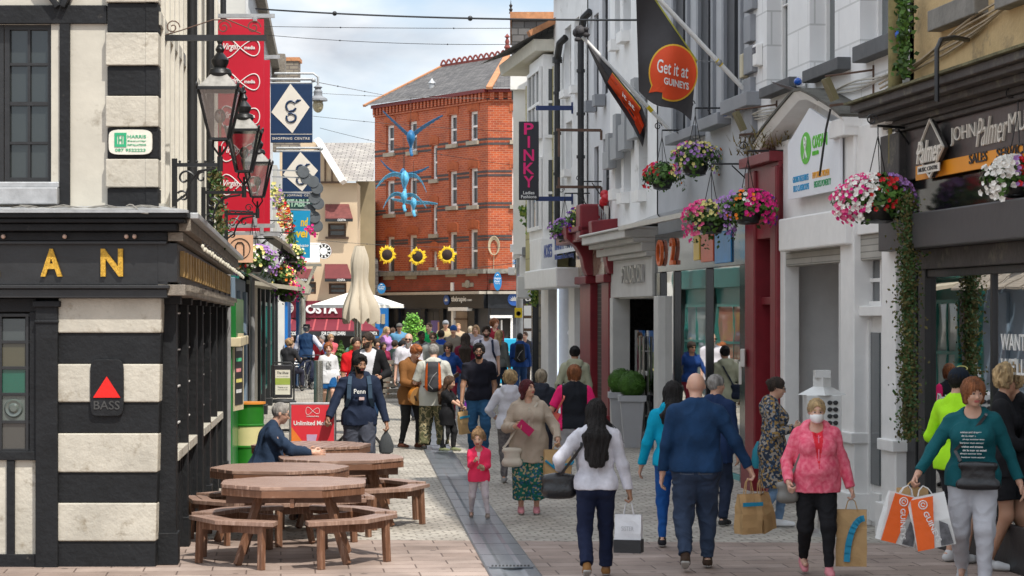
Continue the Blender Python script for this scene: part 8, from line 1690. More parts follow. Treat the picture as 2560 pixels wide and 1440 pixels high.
def shoulderbag(J,c,pos,sz,label,side=1,long=True,cat='handbag',strapc=None,rot=0,mat=None):
 r=local_root(J,'handbag',label,cat);up=J['up'];m_=MB();p=A3(*pos);w_,h_,d_=sz;q=[(-1,-1),(1,-1),(1.0,1),(-1.0,1)]
 F_=Field(p-A3(w_,d_+.03,h_),p+A3(w_,d_+.03,h_),.006);F_.cap(p+A3(-w_/2+d_/2,0,-h_*.25),p+A3(w_/2-d_/2,0,-h_*.25),d_*.5,k=.02);F_.cap(p+A3(-w_*.38,0,h_*.3),p+A3(w_*.38,0,h_*.3),d_*.28,k=.03);F_.cap(p+A3(0,0,-h_*.3),p+A3(0,0,h_*.3),d_*.42,q=w_/d_*.95,k=.02);V,Q=F_.mesh();bo=qmesh('bag_body',V,Q,[mat or clothmat(c)],None,r)
 b_=.075
 if long:pts=[p+A3(side*w_*.4,0,h_*.4),up((side*.08,-.085,.66)),up((0,-.10,.745)),up((-side*.06,-.055,.825)),up((-side*.068,.02,.845)),up((-side*.05,.085,.79)),up((side*.06,.085,.62)),p+A3(side*w_*.45,.02,h_*.4)]
 else:s_=side;pts=[p+A3(0,-.02,h_*.4),up((s_*.085,-.06,.72)),up((s_*.075,.0,.843)),up((s_*.085,.07,.74)),p+A3(0,.02,h_*.4)]
 [m_.beam(pts[i],pts[i+1],.014,.006,up=(0,1,.05)) for i in range(len(pts)-1)];m_.build('strap',strapc or mat or clothmat(c),r);return r
def chest_text(J,s_,z_,w_,h_,m_,y=-.088,par=None):text(s_,(-w_/2,y,z_),Tt,Zv,w_,h_,m_,par or J['body'],name='chest_lettering',depth=.004,bold=.01)
J=person(1740,20.0,1.80,176,'bald man in a navy jumper and jeans walking away with two paper bags',lod=0,b=1.12,hair=None,skin='pale',glasses=1,top=dict(n='jumper',c=(.010,.040,.105),p='knit',hem=.50,collar=1),bot=dict(c=(.035,.055,.10),loose=.012,fold=.007,pockets=(.10,.12,.16)),shoe=(.05,.03,.02),LA=(.17,-.03,.48),RA=(-.275,.0,.505),hands=(None,dict(curl=1.1)),**WB)
G=J2(J,J['RG']);carrier(G+Vector((-.03,-.02,.0)),.22,.36,.13,kraft,'brown paper bag with blue band carried by the man in navy jumper',rz=.5,stripe='band');carrier(G+Vector((.08,.08,-.02)),.20,.34,.12,kraft,'plain brown paper bag tilted behind the blue banded one',rz=.9,tilt=-12)
J=person(1682,21.8,1.66,178,'woman in a turquoise jacket and blue leggings, half hidden by the bald man',lod=1,f=1,skin='fair',hair=('long','black',.12),top=dict(n='jacket',c=(.0,.33,.52),hem=.50,hood=1),bot=dict(c=(.015,.10,.36),p='plain',loose=.002),shoe=(.02,.02,.025),LA=(.19,-.06,.48),RA=(-.16,.05,.48),**WA)
J=person(1787,24.2,1.66,150,'grey haired person in a navy coat beyond the bald man',lod=1,hair=('short','grey'),yaw=-40,top=dict(n='coat',c=(.012,.03,.09),hem=.42),bot=dict(c=(.02,.03,.06)))
J=person(1490,19.4,1.575,180,'woman with long straight black hair in a white jumper, seen from behind',lod=0,f=1,skin='brown',hair=('long','black',.22),top=dict(n='jumper',c=(.60,.60,.66),p='knit',hem=.50,i=.012),bot=dict(c=(.010,.016,.045),p='plain',fl=.012,loose=.006),shoe=(.25,.12,.04),LA=(.20,-.10,.60),RA=(-.185,.02,.485),hands=(None,dict(curl=1.2)),**WB)
mb=MB();R=random.Random(9)
for i in range(26):
 a=J['hp'](-.33+.1*R.random(),.2,-.1-.5*R.random());L_=R.uniform(.06,.13);mb.tube([a+A3(-L_*t_*R.uniform(.8,1),.02*t_,-.16*t_**1.2*R.uniform(.8,1.1)) for t_ in (0,.3,.6,1)],[.004,.003,.002,.001],4)
mb.build('loose_strands',hairmat('black'),J['body'])
def twotone(r,w_,h_,d_,hl,y):
 MB().box(-w_/2-.004,w_/2+.004,-d_/2-.018,d_/2+.012,-hl-h_*1.01,-hl-h_*.66).build('black_base',M('bag_black',(.02,.02,.022),.5),r);text('SISTER',(-.05,y-.004,-hl-h_*.42),Tt,Zv,.11,.04,M('bag_print',(.4,.4,.42),.6),r,depth=.003)
G=J2(J,J['RG']);carrier(G,.235,.33,.12,M('bag_white',(.66,.66,.68),.5,.1,4,.3),'white shopping bag with a black base held by the black haired woman',rz=-.25,deco=twotone,name='shopping_bag',hl=.12)
lth=M('black_leather',(.012,.012,.014),.32,.3,6,.4);shoulderbag(J,(.01,.01,.01),(.205,-.06,.515),(.20,.12,.085),'black leather handbag on the left arm of the black haired woman',side=1,long=False,mat=lth)
J=person(2040,19.6,1.575,0,'woman in a pink hooded jacket and white face mask walking forward',lod=0,b=1.2,f=1,pitch=6,skin='pale',hair=('pony','blond',.05),top=dict(n='jacket',c=(.70,.07,.14),p='heather',c2=[(.82,.20,.27)],hem=.475,hood=1,inner=(.72,.03,.05),iw=.014,v=1,fold=.007,zip=(.8,.2,.3)),bot=dict(c=(.010,.010,.012),p='plain',loose=.004),shoe=(.6,.22,.25),LA=(.205,-.02,.465),RA=(-.165,-.09,.53),hands=(dict(curl=1.2),dict(curl=1.2)),**WA)
mb=MB();hp,hs,RH=J['hp'],J['hs'],J['RH'];mb.smooth=True;rows=[(-.07,.26,.44,.02),(-.13,.30,.475,0),(-.25,.30,.47,0),(-.36,.27,.44,0),(-.46,.17,.37,0)];vs=[]
for z_,wx,dy,_ in rows:
 for i in range(11):a=-1.25+2.5*i/10;vs.append(hp(wx*math.sin(a)*1.05,-dy*math.cos(a)-.0,z_+.012*math.sin(3*math.pi*abs(z_)*5)))
mb.add(vs,[(j*11+i,j*11+i+1,(j+1)*11+i+1,(j+1)*11+i) for j in range(4) for i in range(10)]);mo=mb.build('face_mask',M('mask_white',(.80,.80,.80),.7,.02),J['body'],fixn=False)
MB().tube([hp(.26,-.1,-.1),hp(.34,.05,-.02)],.003,4).tube([hp(-.26,-.1,-.1),hp(-.34,.05,-.02)],.003,4).build('ear_loops',MC['mask_white'],mo)
G=J2(J,J['LG']);carrier(G,.27,.50,.15,kraft,'large brown paper bag with a blue arc beside the woman in pink',rz=-.15,stripe='arc',hl=.10)
shoulderbag(J,(.2,.2,.2),(-.165,-.03,.475),(.12,.12,.06),'grey shoulder bag under the arm of the woman in pink',side=-1,long=False,mat=M('grey_leather',(.16,.155,.14),.45,.2))
J=person(1322,25.6,1.56,0,'woman with dark red hair in a beige raincoat looking up to the side',lod=0,f=1,b=1.14,yaw=48,pitch=-14,skin='fair',hair=('long','red',.05),top=dict(n='raincoat',c=(.43,.35,.275),hem=.385,i=.015,fl=1.08,hood=1,fold=.009,zip=(.6,.55,.45)),bot=dict(c=(.0,.12,.085),p='floral',c2=[(.005,.09,.065),(.35,.28,.16),(.02,.10,.2),(.0,.11,.08)],e=.84,loose=.024,fl=.02),shoe=(.6,.25,.28),LA=(.215,-.14,.56),RA=(-.10,-.17,.66),hands=(dict(curl=1.2),dict(curl=1.0)),curl=.8)
G=J2(J,J['RG']);r=world_root('wallet',G,.3,'flat magenta wallet held by the woman with dark red hair','wallet');MB().cbox((.06,-.01,-.02),.20,.018,.10,Matrix.Rotation(.7,3,'Y')).build('wallet_body',M('wallet_pink',(.5,.01,.10),.4),r,.004)
G=J2(J,J['LG']);carrier(G+Vector((.0,-.03,.02)),.31,.40,.14,kraft,'brown paper bag with blue loops beside the beige raincoat',rz=.1,stripe='loop',hl=.07)
shoulderbag(J,(.6,.55,.45),(-.125,-.11,.43),(.15,.17,.05),'cream crossbody bag at the hip of the raincoat woman',side=-1,long=True,mat=M('bag_cream',(.55,.49,.40),.5,.08))
J=person(1197,25.1,1.01,0,'toddler in a hot pink jacket standing on the drain with a snack',lod=0,kid=1,yaw=-10,pitch=12,skin='pale',hair=('pony','light'),top=dict(n='jacket',c=(.90,.045,.13),hem=.46,inner=(.7,.6,.6),iw=.012,v=1),bot=dict(c=(.50,.42,.46),p='spots',c2=[(.45,.3,.5),(.55,.48,.5)],loose=.002),shoe=(.25,.2,.17),LA=(.055,-.15,.575),RA=(-.04,-.15,.66),LF=(.10,-.09,.05),RF=(-.085,.09,.06),curl=1.2)
G=J2(J,J['LG']);r=world_root('snack',G+Vector((0,-.02,.02)),0,'small half eaten snack in the hand of the toddler','food');mb=MB();R=random.Random(2)
for i in range(7):mb.ball((R.uniform(-.03,.03),R.uniform(-.015,.01),R.uniform(-.03,.03)),R.uniform(.015,.026),n=8)
mb.build('snack_piece',M('snack',(.45,.3,.2),.8,.7,30),r)
J=person(1932,24.0,1.64,84,'woman in a dark floral raincoat by the red door facing right',lod=0,f=1,skin='fair',glasses=1,hair=('bun','dark',.0),pitch=8,top=dict(n='raincoat',c=(.015,.03,.06),p='floral',c2=[(.30,.26,.22),(.02,.03,.05),(.28,.17,.05),(.04,.09,.16)],hem=.27,fl=1.1,i=.014,hood=1),bot=dict(c=(.16,.25,.38),loose=.004),shoe=(.75,.75,.75),LA=(.06,-.15,.66),RA=(-.07,-.14,.67),curl=1.2,LF=(.05,-.04,.045),RF=(-.05,.10,.07))
r=world_root('teal_bag',P(1897,1135,24.1),0,'small teal fabric bag hanging behind the floral raincoat','bag');mb=MB();mb.lathe((0,0,-.16),[(.05,0),(.085,.05),(.07,.2),(.02,.3)],12,sy=.5);mb.build('bag_body',M('bag_teal',(.01,.22,.3),.6),r)
J=person(2432,18.7,1.78,-14,'auburn haired woman in a teal printed top and pale jeans',lod=0,f=1,b=1.08,yaw=24,pitch=2,skin='fair',hair=('bob','auburn'),top=dict(n='shirt',c=(.005,.085,.10),hem=.49,e=.93,i=.010,v=1),bot=dict(c=(.50,.50,.53),p='plain',loose=.010),shoe=(.5,.5,.5),LA=(.22,.02,.50),RA=(-.26,-.12,.535),hands=(None,dict(curl=1.3)),**WA)
wc_=M('print_white',(.7,.7,.68),.6)
for i in range(8):text(('wishes and dreams','de la mer et soleil','always summer time','bonjour mon amour')[i % 4],(-.055+.006*(i % 3),-.101-.006*(1 if 1 < i < 6 else 0),.745-i*.017),Tt,Zv,.10+.01*(i % 2),.009,wc_,J['body'],name='chest_lettering',depth=.007,bold=.02)
shoulderbag(J,(.01,.01,.01),(.03,-.13,.545),(.20,.17,.035),'black flat crossbody bag across the teal top',side=-1,long=True,mat=lth)
gor=M('bag_orange',(.85,.13,.01),.35,.06,4,.2);gwh=M('bag_shine',(.68,.68,.66),.3,.05,4,.2)
def orangebag(r,w_,h_,d_,hl,y):
 MB().prism([Vector((-w_/2,y-.003,-hl-h_)),Vector((-.02,y-.003,-hl-h_)),Vector((w_*.18,y-.003,-hl-.01)),Vector((-w_*.42,y-.003,-hl-.01))],(0,.002,0)).build('orange_panel',gor,r);MB().prism([Vector((w_*.12,y-.003,-hl-h_*.98)),Vector((w_*.45,y-.003,-hl-h_*.98)),Vector((w_*.40,y-.003,-hl-h_*.6)),Vector((w_*.2,y-.003,-hl-h_*.5))],(0,.002,0)).build('grey_print',M('grey_print',(.12,.12,.13),.4,.5,20),r)
 mb=MB();text('GUINEYS',(-w_*.17,y-.004,-hl-h_*.30),(.25,0,-1),(1,0,.25),h_*.62,.045,wtx,mb=mb,depth=.003,bold=.02);mb.tube([(-w_*.12+.035*math.cos(a),y-.006,-hl-h_*.15+.035*math.sin(a)) for a in np.linspace(0,6.3,16)],.005,5);mb.tube([(-w_*.12+.016*math.cos(a),y-.006,-hl-h_*.15+.016*math.sin(a)) for a in np.linspace(0,5.3,12)],.005,5);mb.build('lettering',wtx,r,fixn=False)
G=J2(J,J['RG']);carrier(G+Vector((-.06,-.03,.0)),.30,.42,.14,gwh,'left orange and white plastic shopping bag held by the woman in teal',rz=.15,tilt=14,deco=orangebag,name='shopping_bag',hl=.08,group='orange shop carrier bags');carrier(G+Vector((.05,-.10,.0)),.32,.44,.15,gwh,'right orange and white plastic shopping bag, held against the pale jeans',rz=-.1,tilt=-12,deco=orangebag,name='shopping_bag',hl=.08,group='orange shop carrier bags');carrier(G+Vector((.0,.12,.03)),.26,.38,.12,kraft,'brown paper bag mostly hidden behind the two orange bags',rz=.1,hl=.06)
J=person(2392,20.6,1.82,120,'person in a neon yellow jacket and dark cap looking in the shop window',lod=1,skin='fair',hair=('short','black'),hat=('cap',(.012,.018,.03)),yaw=10,top=dict(n='jacket',c=(.42,.85,.02),hem=.48),bot=dict(k='trousers',c=(.02,.02,.025),p='plain',e=.45),shoe=(.6,.6,.6),LA=(.14,-.12,.60))
r=world_root('headband_goggles',J2(J,J['hp'](0,-.15,.52)),0,'yellow rimmed goggles on the dark cap','goggles');MB().tube([(.05*math.cos(a),.03*math.sin(a),.02*math.sin(a)) for a in np.linspace(0,6.3,16)],.005,5).build('goggle_rim',M('goggle_yellow',(.6,.55,.2),.4),r)
J=person(2512,20.0,1.86,70,'tall woman in black shorts and top with a messy blond bun',lod=1,f=1,skin='tan',hair=('curly','blond'),yaw=-20,top=dict(n='shirt',c=(.012,.012,.014),hem=.46),bot=dict(c=(.012,.012,.014),p='plain',e=.34,loose=.012),shoe=(.6,.6,.6),LA=(.1,-.16,.62),RA=(-.08,-.18,.58),LF=(.05,-.05,.045),RF=(-.05,.07,.05))
r=world_root('face_mask_in_hand',J2(J,J['RG']),0,'crumpled white and green paper mask held by the woman in black','face mask');MB().prism([Vector((-.06,0,.05)),Vector((.09,0,-.03)),Vector((.04,.0,-.08)),Vector((-.05,0,-.03))],(0,.01,0)).build('mask_cloth',MC['mask_white'],r);MB().tube([(0,0,-.03),(-.01,0,-.12),(.02,0,-.14),(.03,0,-.06)],.003,4).build('ear_loop',MC['mask_white'],r)
J=person(1275,29.8,1.53,176,'woman with wavy blond hair in a white hoodie, seen from behind',lod=1,f=1,hair=('curly','blond'),top=dict(n='hoodie',c=(.64,.64,.70),hem=.49,hood=1,i=.013),bot=dict(c=(.12,.11,.12),p='heather',c2=[(.22,.2,.2)]),shoe=(.3,.3,.3),LA=(.16,-.12,.60),**WA)
J=person(1353,31.2,1.50,178,'short haired blond woman in a dark hooded coat beside the tree of bags',lod=1,f=1,hair=('bob','ash'),top=dict(n='coat',c=(.03,.035,.05),hem=.42,hood=1),bot=dict(c=(.03,.03,.05)))
J['body']['label']='woman with ash blond hair in a dark padded coat behind the raincoat woman'
J=person(1436,28.6,1.64,180,'woman in a black quilted vest over a pink shirt, seen from behind',lod=1,f=1,b=1.08,hair=('bob','auburn'),roll=0,yaw=15,top=dict(n='vest',c=(.012,.014,.02),hem=.50,e=.42,sleeve=(.80,.02,.16),i=.014),bot=dict(c=(.42,.42,.46),p='plain'),LA=(.18,-.10,.56),RA=(-.16,-.06,.52))
up=J['up'];F_=Field(up((-.16,-.13,.46)),up((.16,.13,.56)),.009);F_.cap(up((-.05,0,.51)),up((.05,0,.51)),.083,k=.01);F_.above(.485);F_.below(.522);V,Q=F_.mesh();qmesh('shirt_hem',V,Q,[clothmat((.80,.02,.16))],None,J['body'])
shoulderbag(J,(.7,.15,.12),(.155,-.03,.56),(.10,.13,.06),'coral spotted handbag on the arm of the woman in the quilted vest',side=1,long=False,mat=clothmat((.8,.2,.15),'spots',[(.1,.02,.02),(.8,.2,.15)]))
J=person(1437,36.4,1.73,180,'woman with a black bun in an olive hooded jacket near the white shop',lod=1,f=1,skin='tan',hair=('bun','black'),top=dict(n='jacket',c=(.38,.38,.27),hem=.46,hood=1,i=.013),bot=dict(c=(.02,.03,.05)),LA=(.17,-.03,.5))
shoulderbag(J,(.02,.03,.05),(.10,.09,.56),(.15,.17,.05),'navy shoulder bag on the back of the olive jacket',side=1,long=True,mat=clothmat((.015,.02,.04)))
J=person(1197,35.0,1.80,4,'man in a black polo shirt and jeans wearing glasses',lod=0,skin='brown',hair=('quiff','black'),beard='black',glasses=1,yaw=-4,top=dict(n='polo',c=(.010,.010,.018),hem=.50,e=.34,i=.008,collar=1,fold=.007),bot=dict(c=(.025,.09,.19),loose=.008,fold=.007),LA=(.125,-.05,.50),RA=(-.155,-.05,.48),hands=(None,dict(curl=1.2)),LF=(.05,-.08,.05),RF=(-.06,.06,.06))
G=J2(J,J['RG']);carrier(G,.20,.36,.10,kraft,'brown paper bag with blue edge carried by the man in black polo',rz=.5,stripe='band',hl=.05,tilt=-8)
J=person(1084,36.6,1.76,180,'man in camouflage trousers with a large orange and grey backpack',lod=0,b=1.06,pitch=14,skin='pale',hair=('short','grey'),top=dict(n='t_shirt',c=(.50,.50,.45),hem=.42,e=.45,i=.013),bot=dict(c=(.10,.10,.045),p='camo',c2=[(.30,.25,.14),(.05,.055,.03),(.22,.19,.10),(.03,.03,.02)],loose=.024,fl=.012,fold=.010),shoe=(.03,.03,.03),LA=(.12,-.16,.62),RA=(-.12,-.16,.6),LF=(.09,.0,.045),RF=(-.09,0,.045))
backpack(J,(.045,.045,.05),(.60,.10,.01),'large grey hiking backpack with orange side panels')
J=person(1026,37.0,1.76,42,'busker in a brown jacket playing an acoustic guitar, head bowed',lod=0,lean=6,pitch=26,skin='pale',hair=('quiff','ginger'),top=dict(n='jacket',c=(.20,.085,.025),hem=.42,i=.014),bot=dict(c=(.018,.018,.02),p='plain',loose=.003),shoe=(.10,.035,.02),LA=(.13,-.17,.63),RA=(-.03,-.17,.60),armhint=((.5,.3,-.4),(-.8,.5,0)),LF=(.05,-.05,.045),RF=(-.05,.08,.045))
r=local_root(J,'acoustic_guitar','orange acoustic guitar held by the busker in brown','guitar');gb_=M('guitar_orange',(.55,.20,.03),.25,.12,5,.02);gc_=M('guitar_side',(.42,.22,.08),.3)
c0_=A3(-.02,-.15,.53);ax_=A3(.80,-.25,.42);ax_ /= np.linalg.norm(ax_);nn_=A3(-.1,-1,-.2);nn_ -= ax_*(nn_@ax_);nn_ /= np.linalg.norm(nn_);sd_=np.cross(ax_,nn_)
pts=[]
for i in range(36):
 a=2*pi*i/36;x_=math.cos(a)*.125;w_=.098 if math.cos(a) < 0 else .075;yv=math.sin(a)*w_*(1-.22*math.exp(-((x_-.02)/.03)**2));pts.append(c0_+ax_*x_+sd_*yv)
MB().prism(pts,nn_*.055).build('body',gb_,r,.003);mb=MB();mb.prism([p_+nn_*.0555 for p_ in pts],nn_*.003);mb.build('soundboard',gc_,r);mb=MB();cc=c0_+ax_*.03+nn_*.059;mb.prism([cc+ax_*(.026*math.cos(i*.5236))+sd_*(.026*math.sin(i*.5236)) for i in range(12)],nn_*.001);mb.beam(c0_+ax_*.1+nn_*.06,c0_+ax_*.36+nn_*.06,.028,.012,up=nn_);mb.beam(c0_+ax_*.36+nn_*.06,c0_+ax_*.43+nn_*.05,.04,.012,up=nn_);mb.beam(c0_-ax_*.07+nn_*.06-sd_*.03,c0_-ax_*.07+nn_*.06+sd_*.03,.014,.006,up=nn_);mb.build('neck',MC['wood_dark'],r)
J=person(1119,36.3,1.27,70,'girl with long brown hair in a black t shirt and striped leggings',lod=1,kid=.45,f=1,pitch=10,skin='fair',hair=('long','brown',.2),top=dict(n='t_shirt',c=(.012,.012,.014),hem=.38,e=.45,i=.014),bot=dict(c=(.015,.015,.02),p='plain',stripe=(.6,.6,.6)),shoe=(.2,.22,.12),LA=(.03,-.22,.58),RA=(-.04,-.24,.56),LF=(.05,-.06,.045),RF=(-.05,.06,.045))
G=J2(J,J['LG']);r=world_root('drink_bottle',G,0,'purple drink bottle in the hand of the long haired girl','bottle');MB().lathe((0,0,-.06),[(.03,0),(.032,.1),(.02,.15),(.022,.18),(0,.19)],12).build('bottle',M('bottle_purple',(.15,.02,.3),.3),r)
J=person(898,28.9,1.77,6,'man in a dark navy hoodie with lettering holding a bicycle and a pouch',lod=0,skin='brown',hair=('quiff','black'),beard='black',yaw=22,pitch=6,top=dict(n='hoodie',c=(.012,.02,.045),hem=.48,hood=1,i=.014,fold=.008),bot=dict(c=(.05,.055,.075),p='plain',loose=.016,fold=.008),LA=(.20,-.06,.49),RA=(-.235,-.14,.53),hands=(dict(curl=1.2),dict(curl=1.3)),LF=(.06,-.08,.05),RF=(-.06,.04,.045))
b_=J['body'];chest_text(J,'Penn',.715,.085,.035,wtx,y=-.100);mb=MB();mb.box(-.004,.034,-.102,-.094,.668,.69);o=mb.build('flag_patch',clothmat((.55,.4,.4)),b_);
for s_ in (-1,1):mb=MB();up=J['up'];pts=[up((s_*.06,.05,.85)),up((s_*.068,-.03,.84)),up((s_*.075,-.083,.78)),up((s_*.08,-.09,.68)),up((s_*.10,-.04,.62))];[mb.beam(pts[i],pts[i+1],.03,.012,up=(0,1,.01)) for i in range(4)];tag(mb.build('strap',clothmat((.04,.07,.11)),b_))
G=J2(J,J['LG']);r=world_root('pouch',G,0,'dark grey drawstring pouch hanging from the hoodie man','pouch');MB().lathe((0,0,-.32),[(.03,0),(.09,.03),(.10,.12),(.06,.24),(.02,.30),(.03,.33)],12,sy=.6).build('pouch_body',clothmat((.06,.065,.07)),r);MB().tube([(.01,0,-.3),(.03,0,-.38),(-.02,0,-.42),(-.05,0,-.44)],.006,5).build('drawstring',blk,r)
J=person(922,38.2,1.93,-8,'tall bearded man in a white t shirt and open black cardigan',lod=0,skin='tan',hair=('short','dark'),beard='dark',yaw=-35,pitch=4,top=dict(n='cardigan',c=(.010,.010,.012),hem=.43,inner=(.62,.62,.66),iw=.055,i=.014),bot=dict(c=(.015,.04,.09)),LA=(.13,-.14,.60),RA=(-.06,-.16,.68),curl=1.2,LF=(.05,-.08,.045),RF=(-.05,.1,.07))
J=person(890,41,1.80,20,'person in a bright red top hidden behind the tall bearded man',lod=2,skin='tan',hair=('short','dark'),top=dict(c=(.6,.01,.015),e=.45),bot=dict(c=(.02,.02,.03)))
J=person(652,24.9,1.76,96,'grey haired man in a navy jacket and sunglasses seated at a picnic table',lod=0,b=1.18,sit=1,z=-.40,lean=16,pitch=8,skin='pale',hair=('crop','grey'),glasses=2,top=dict(n='jacket',c=(.018,.035,.07),p='plain',hem=.49,collar=1,i=.013,fold=.010),bot=dict(c=(.02,.025,.04)),LA=(.06,-.30,.662),RA=(-.10,-.33,.662),curl=.3,hands=(dict(dir=(0,-1,-.05),curl=.2),dict(dir=(.2,-1,-.05),curl=.2)),armhint=((.8,.2,-.5),(-.8,.2,-.5)))
J=person(766,62,1.80,172,'man in a navy waistcoat and black hat, seen from behind',lod=1,skin='fair',hair=('short','grey'),hat=('trilby',(.01,.01,.012)),top=dict(n='waistcoat',c=(.015,.045,.11),hem=.49,sleeve=(.62,.64,.72),m=1.15),bot=dict(c=(.010,.010,.014),p='plain',loose=.012),LA=(.13,-.16,.60),RA=(-.20,-.12,.62))
r=world_root('satchel',P(770,925,61.5),0,'dark bag slung on the bicycle beside the waistcoat man','bag');mb=MB();mb.ball((0,0,0),.26,.14,.3,n=10);mb.ball((.1,0,-.15),.2,.12,.2,n=8);mb.build('bag_body',clothmat((.02,.025,.05)),r)
J=person(820,50.5,1.56,14,'ginger haired boy in a white printed sweatshirt and blue shorts',lod=1,kid=.35,skin='pale',hair=('grown','ginger'),top=dict(n='sweatshirt',c=(.66,.66,.68),hem=.42,i=.014),bot=dict(c=(.01,.09,.26),p='plain',e=.40,loose=.022),shoe=(.5,.5,.1),LA=(.15,-.03,.47),LF=(.05,-.09,.05),RF=(-.05,.08,.06))
mb=MB();mb.box(-.035,.035,-.092,-.086,.60,.70);mb.build('chest_print',clothmat((.1,.1,.1),'heather',[(.6,.6,.6)]),J['body'])
bg=[
 (958,56,1.42,30,'girl with long dark hair in a burgundy dress',dict(lod=1,f=1,skin='tan',hair=('long','dark',.2),top=dict(n='shirt',c=(.22,.015,.05),e=.4,hem=.45),bot=dict(k='skirt',c=(.10,.01,.05),len=.13),shoe=(.02,.02,.02),LF=(.05,-.1,.05),RF=(-.05,.1,.06))),
 (1022,45.5,1.81,-4,'bald man with sunglasses and a long grey beard in a white t shirt',dict(lod=1,b=1.2,skin='pale',hair=None,beard='grey',glasses=2,top=dict(n='t_shirt',c=(.66,.64,.70),e=.44,hem=.45),bot=dict(c=(.10,.12,.16)))),
 (1053,52,1.77,12,'man in a patterned grey jacket with cropped dark hair',dict(skin='dark',hair=('crop','black'),yaw=20,top=dict(n='jacket',c=(.07,.08,.10),p='camo',c2=[(.25,.25,.26),(.03,.035,.05),(.12,.12,.13),(.4,.4,.38)]),bot=dict(c=(.03,.03,.04)))),
 (1083,50,1.76,0,'man in a grey zip jacket and sunglasses behind the busker',dict(lod=1,glasses=2,skin='pale',hair=('short','brown'),top=dict(n='jacket',c=(.22,.23,.22),inner=(.05,.2,.05),iw=.01),bot=dict(c=(.03,.03,.04)))),
 (1074,62,1.86,-30,'balding man in a vivid green jacket',dict(lod=1,skin='pale',hair=('crop','brown'),top=dict(n='jacket',c=(.01,.36,.10),collar=1),bot=dict(c=(.02,.02,.03)))),
 (1102,54,1.76,165,'person in a royal blue t shirt seen from behind',dict(hair=('short','dark'),top=dict(n='t_shirt',c=(.01,.06,.36),e=.44),bot=dict(c=(.02,.03,.06)))),
 (1114,67,1.88,5,'man in a grey baseball cap and sand coloured jacket',dict(lod=2,skin='fair',hair=('short','grey'),hat=('cap',(.25,.26,.28)),top=dict(n='jacket',c=(.42,.34,.20)),bot=dict(c=(.03,.03,.03)))),
 (1134,58,1.82,-6,'man in a blue beanie and grey vest with an orange collar',dict(lod=1,skin='fair',hair=('short','brown'),hat=('beanie',(.02,.08,.28)),top=dict(n='vest',c=(.20,.17,.14),sleeve=(.04,.04,.05),collar=1),bot=dict(c=(.02,.02,.03)))),
 (1121,44.5,1.64,-12,'woman in a blue hoodie and sunglasses swinging her arm',dict(lod=1,f=1,glasses=2,skin='tan',hair=('bob','dark'),top=dict(n='hoodie',c=(.012,.05,.20),hood=1),bot=dict(c=(.25,.02,.04),p='plain'),RA=(-.2,-.14,.53),LA=(.22,.06,.52))),
 (1164,48.5,1.76,178,'woman with very long dark hair in a burgundy jumper',dict(lod=1,f=1,b=1.1,hair=('long','dark',.24),top=dict(n='jumper',c=(.16,.01,.035)),bot=dict(c=(.06,.12,.24)))),
 (1190,61,1.80,-10,'woman with wavy light brown hair facing the camera',dict(lod=1,f=1,skin='fair',hair=('long','light',.1),top=dict(c=(.30,.27,.30)),bot=dict(c=(.03,.03,.05)))),
 (1216,50,1.90,0,'young man in a white t shirt with backpack straps',dict(lod=1,skin='pale',hair=('quiff','dark'),beard='dark',top=dict(n='t_shirt',c=(.66,.64,.72),e=.44,hem=.45),bot=dict(c=(.03,.035,.06)),LF=(.05,.12,.09),RF=(-.05,-.1,.05))),
 (1235,62.5,1.96,25,'tall man with curly ginger hair in a maroon t shirt',dict(lod=1,skin='pale',hair=('curly','auburn'),yaw=20,top=dict(n='t_shirt',c=(.24,.015,.03),e=.4),bot=dict(c=(.02,.02,.03)))),
 (1247,53,1.77,150,'woman with long fair hair in a grey jacket turned away',dict(lod=1,f=1,hair=('long','blond',.12),top=dict(n='jacket',c=(.16,.17,.16)),bot=dict(c=(.03,.05,.09)),LF=(.05,.14,.10),RF=(-.05,-.08,.05))),
 (1300,56,1.66,180,'person in a blue hoodie wearing a small black backpack',dict(lod=1,b=1.05,skin='dark',hair=('crop','black'),top=dict(n='hoodie',c=(.012,.05,.20),hood=1,hem=.48),bot=dict(c=(.02,.055,.15)),LF=(.05,.1,.07),RF=(-.05,-.08,.05))),
 (1313,61,1.62,-20,'man with short brown hair half hidden by the blue hoodie',dict(skin='pale',hair=('short','brown'),top=dict(c=(.05,.05,.06)),bot=dict(c=(.02,.02,.03)))),
 (998,66,1.80,10,'man in a denim blue shirt and cap with folded arms',dict(lod=1,skin='tan',hair=('short','dark'),hat=('cap',(.12,.12,.11)),top=dict(n='shirt',c=(.10,.25,.40)),bot=dict(c=(.03,.03,.05)),LA=(-.03,-.14,.66),RA=(.03,-.15,.65))),
 (965,64,1.72,60,'blond woman in a lilac top',dict(lod=1,f=1,skin='fair',hair=('long','blond',.08),top=dict(c=(.42,.22,.48)),bot=dict(c=(.03,.03,.05)))),
 (981,70,1.62,140,'person in a sage green top beyond the lilac one',dict(hair=('short','brown'),top=dict(c=(.08,.2,.2)),bot=dict(c=(.03,.03,.05)))),
 (1145,72,1.74,20,'fair haired person far behind the blue beanie',dict(lod=3,hair=('short','light'),top=dict(c=(.4,.3,.2)),bot=dict(c=(.03,.03,.05)))),
 (1176,70,1.66,160,'blond haired person far back in a dark coat',dict(lod=3,hair=('bob','ash'),top=dict(c=(.1,.1,.12)),bot=dict(c=(.03,.03,.05))))]
Js={}
for px,D_,H,hd,lb,kw in bg:
 kw=dict(lod=kw.pop('lod',2),**kw);Js[px]=person(px,D_,H,hd,lb,**kw)
backpack(Js[1300],(.012,.012,.014),(.02,.02,.022),'small black backpack with a pale heart shaped outline')
backpack(Js[1216],(.03,.04,.08),(.03,.04,.08),'navy backpack worn by the young man in white')
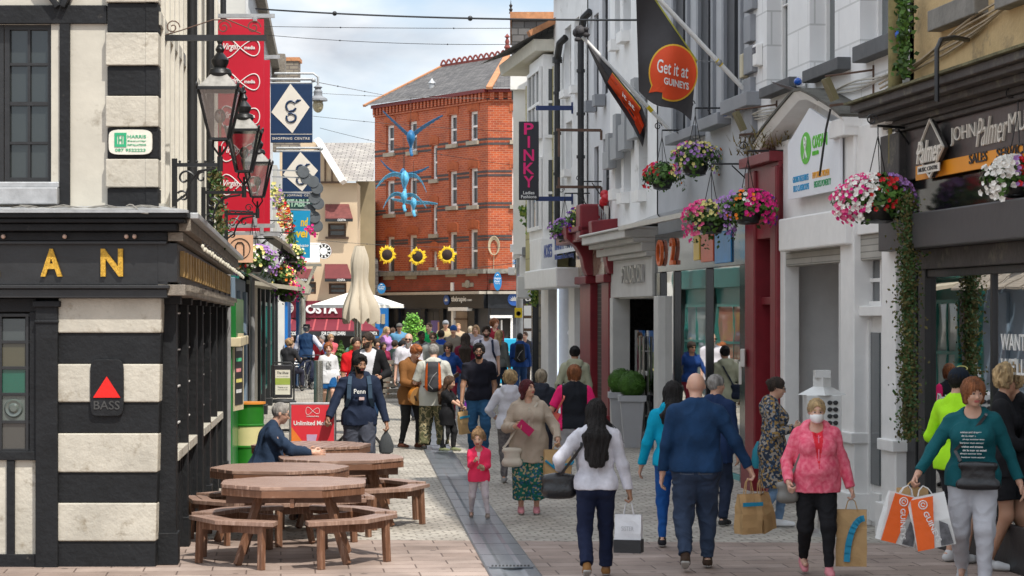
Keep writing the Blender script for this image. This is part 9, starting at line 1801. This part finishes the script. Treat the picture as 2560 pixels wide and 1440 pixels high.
J=Js[1247];shoulderbag(J,(.012,.012,.014),(.10,.06,.52),(.13,.13,.06),'black handbag against the back of the grey jacket',side=1,long=False,mat=lth)
seats=[(722,60,150,'seated person with curly light hair in a black top near blue pilaster',('curly','light'),(.03,.03,.035)),(716,64,130,'seated dark haired person at the far left cafe table',('bob','dark'),(.08,.07,.06)),(727,67,30,'seated auburn haired person behind the curly haired one',('bun','brown'),(.3,.2,.15)),(806,66,-40,'seated grey haired man right of the waistcoat man',('short','grey'),(.12,.2,.4)),(826,68,30,'seated person with fair hair beside the conifers',('bob','light'),(.5,.1,.12)),(790,64,60,'seated person in a dark red top behind the waistcoat man',('short','brown'),(.4,.02,.03)),
   (884,62,-30,'seated grey haired person right of the conifers',('short','ash'),(.15,.3,.25)),(942,60,20,'seated dark haired person in sunglasses left of the lilac woman',('bob','dark'),(.2,.1,.12)),(986,58,140,'seated person in a dark green jacket, back turned, mid crowd',('short','dark'),(.04,.07,.06)),(1004,57,30,'seated dark haired person leaning in the middle of the crowd',('bob','black'),(.1,.1,.12)),(1012,61,-20,'seated person with brown hair under the green shrub',('bob','brown'),(.3,.25,.2))]
for px,D_,hd,lb,hr,tc_ in seats:person(px,D_,1.70,hd,lb,lod=2,sit=1,z=g(D_)-.26,hair=hr,skin='fair',glasses=0,top=dict(c=tc_),bot=dict(c=(.03,.03,.05)),LA=(.1,-.2,.66),RA=(-.1,-.2,.66))
for i,(px,D_,lb) in enumerate(((705,62,'round cafe table at the far left by the seated people'),(800,65,'round cafe table behind the waistcoat man'),(960,59,'round cafe table left of the crowd centre'),(1000,59.5,'round cafe table under the green shrub'))):
 r=empty('cafe_table',(PX(px,D_),D_,g(D_)),label=lb,cat='table',group='round cafe tables');MB().lathe((0,0,.71),[(.36,0),(.36,.025),(0,.03)],20).build('tabletop',MC['steel'],r);MB().lathe((0,0,0),[(.22,0),(.22,.02),(.03,.04),(.03,.71)],14).build('pedestal',MC['dark_metal'],r)
bpy.data.scenes.remove(TS)
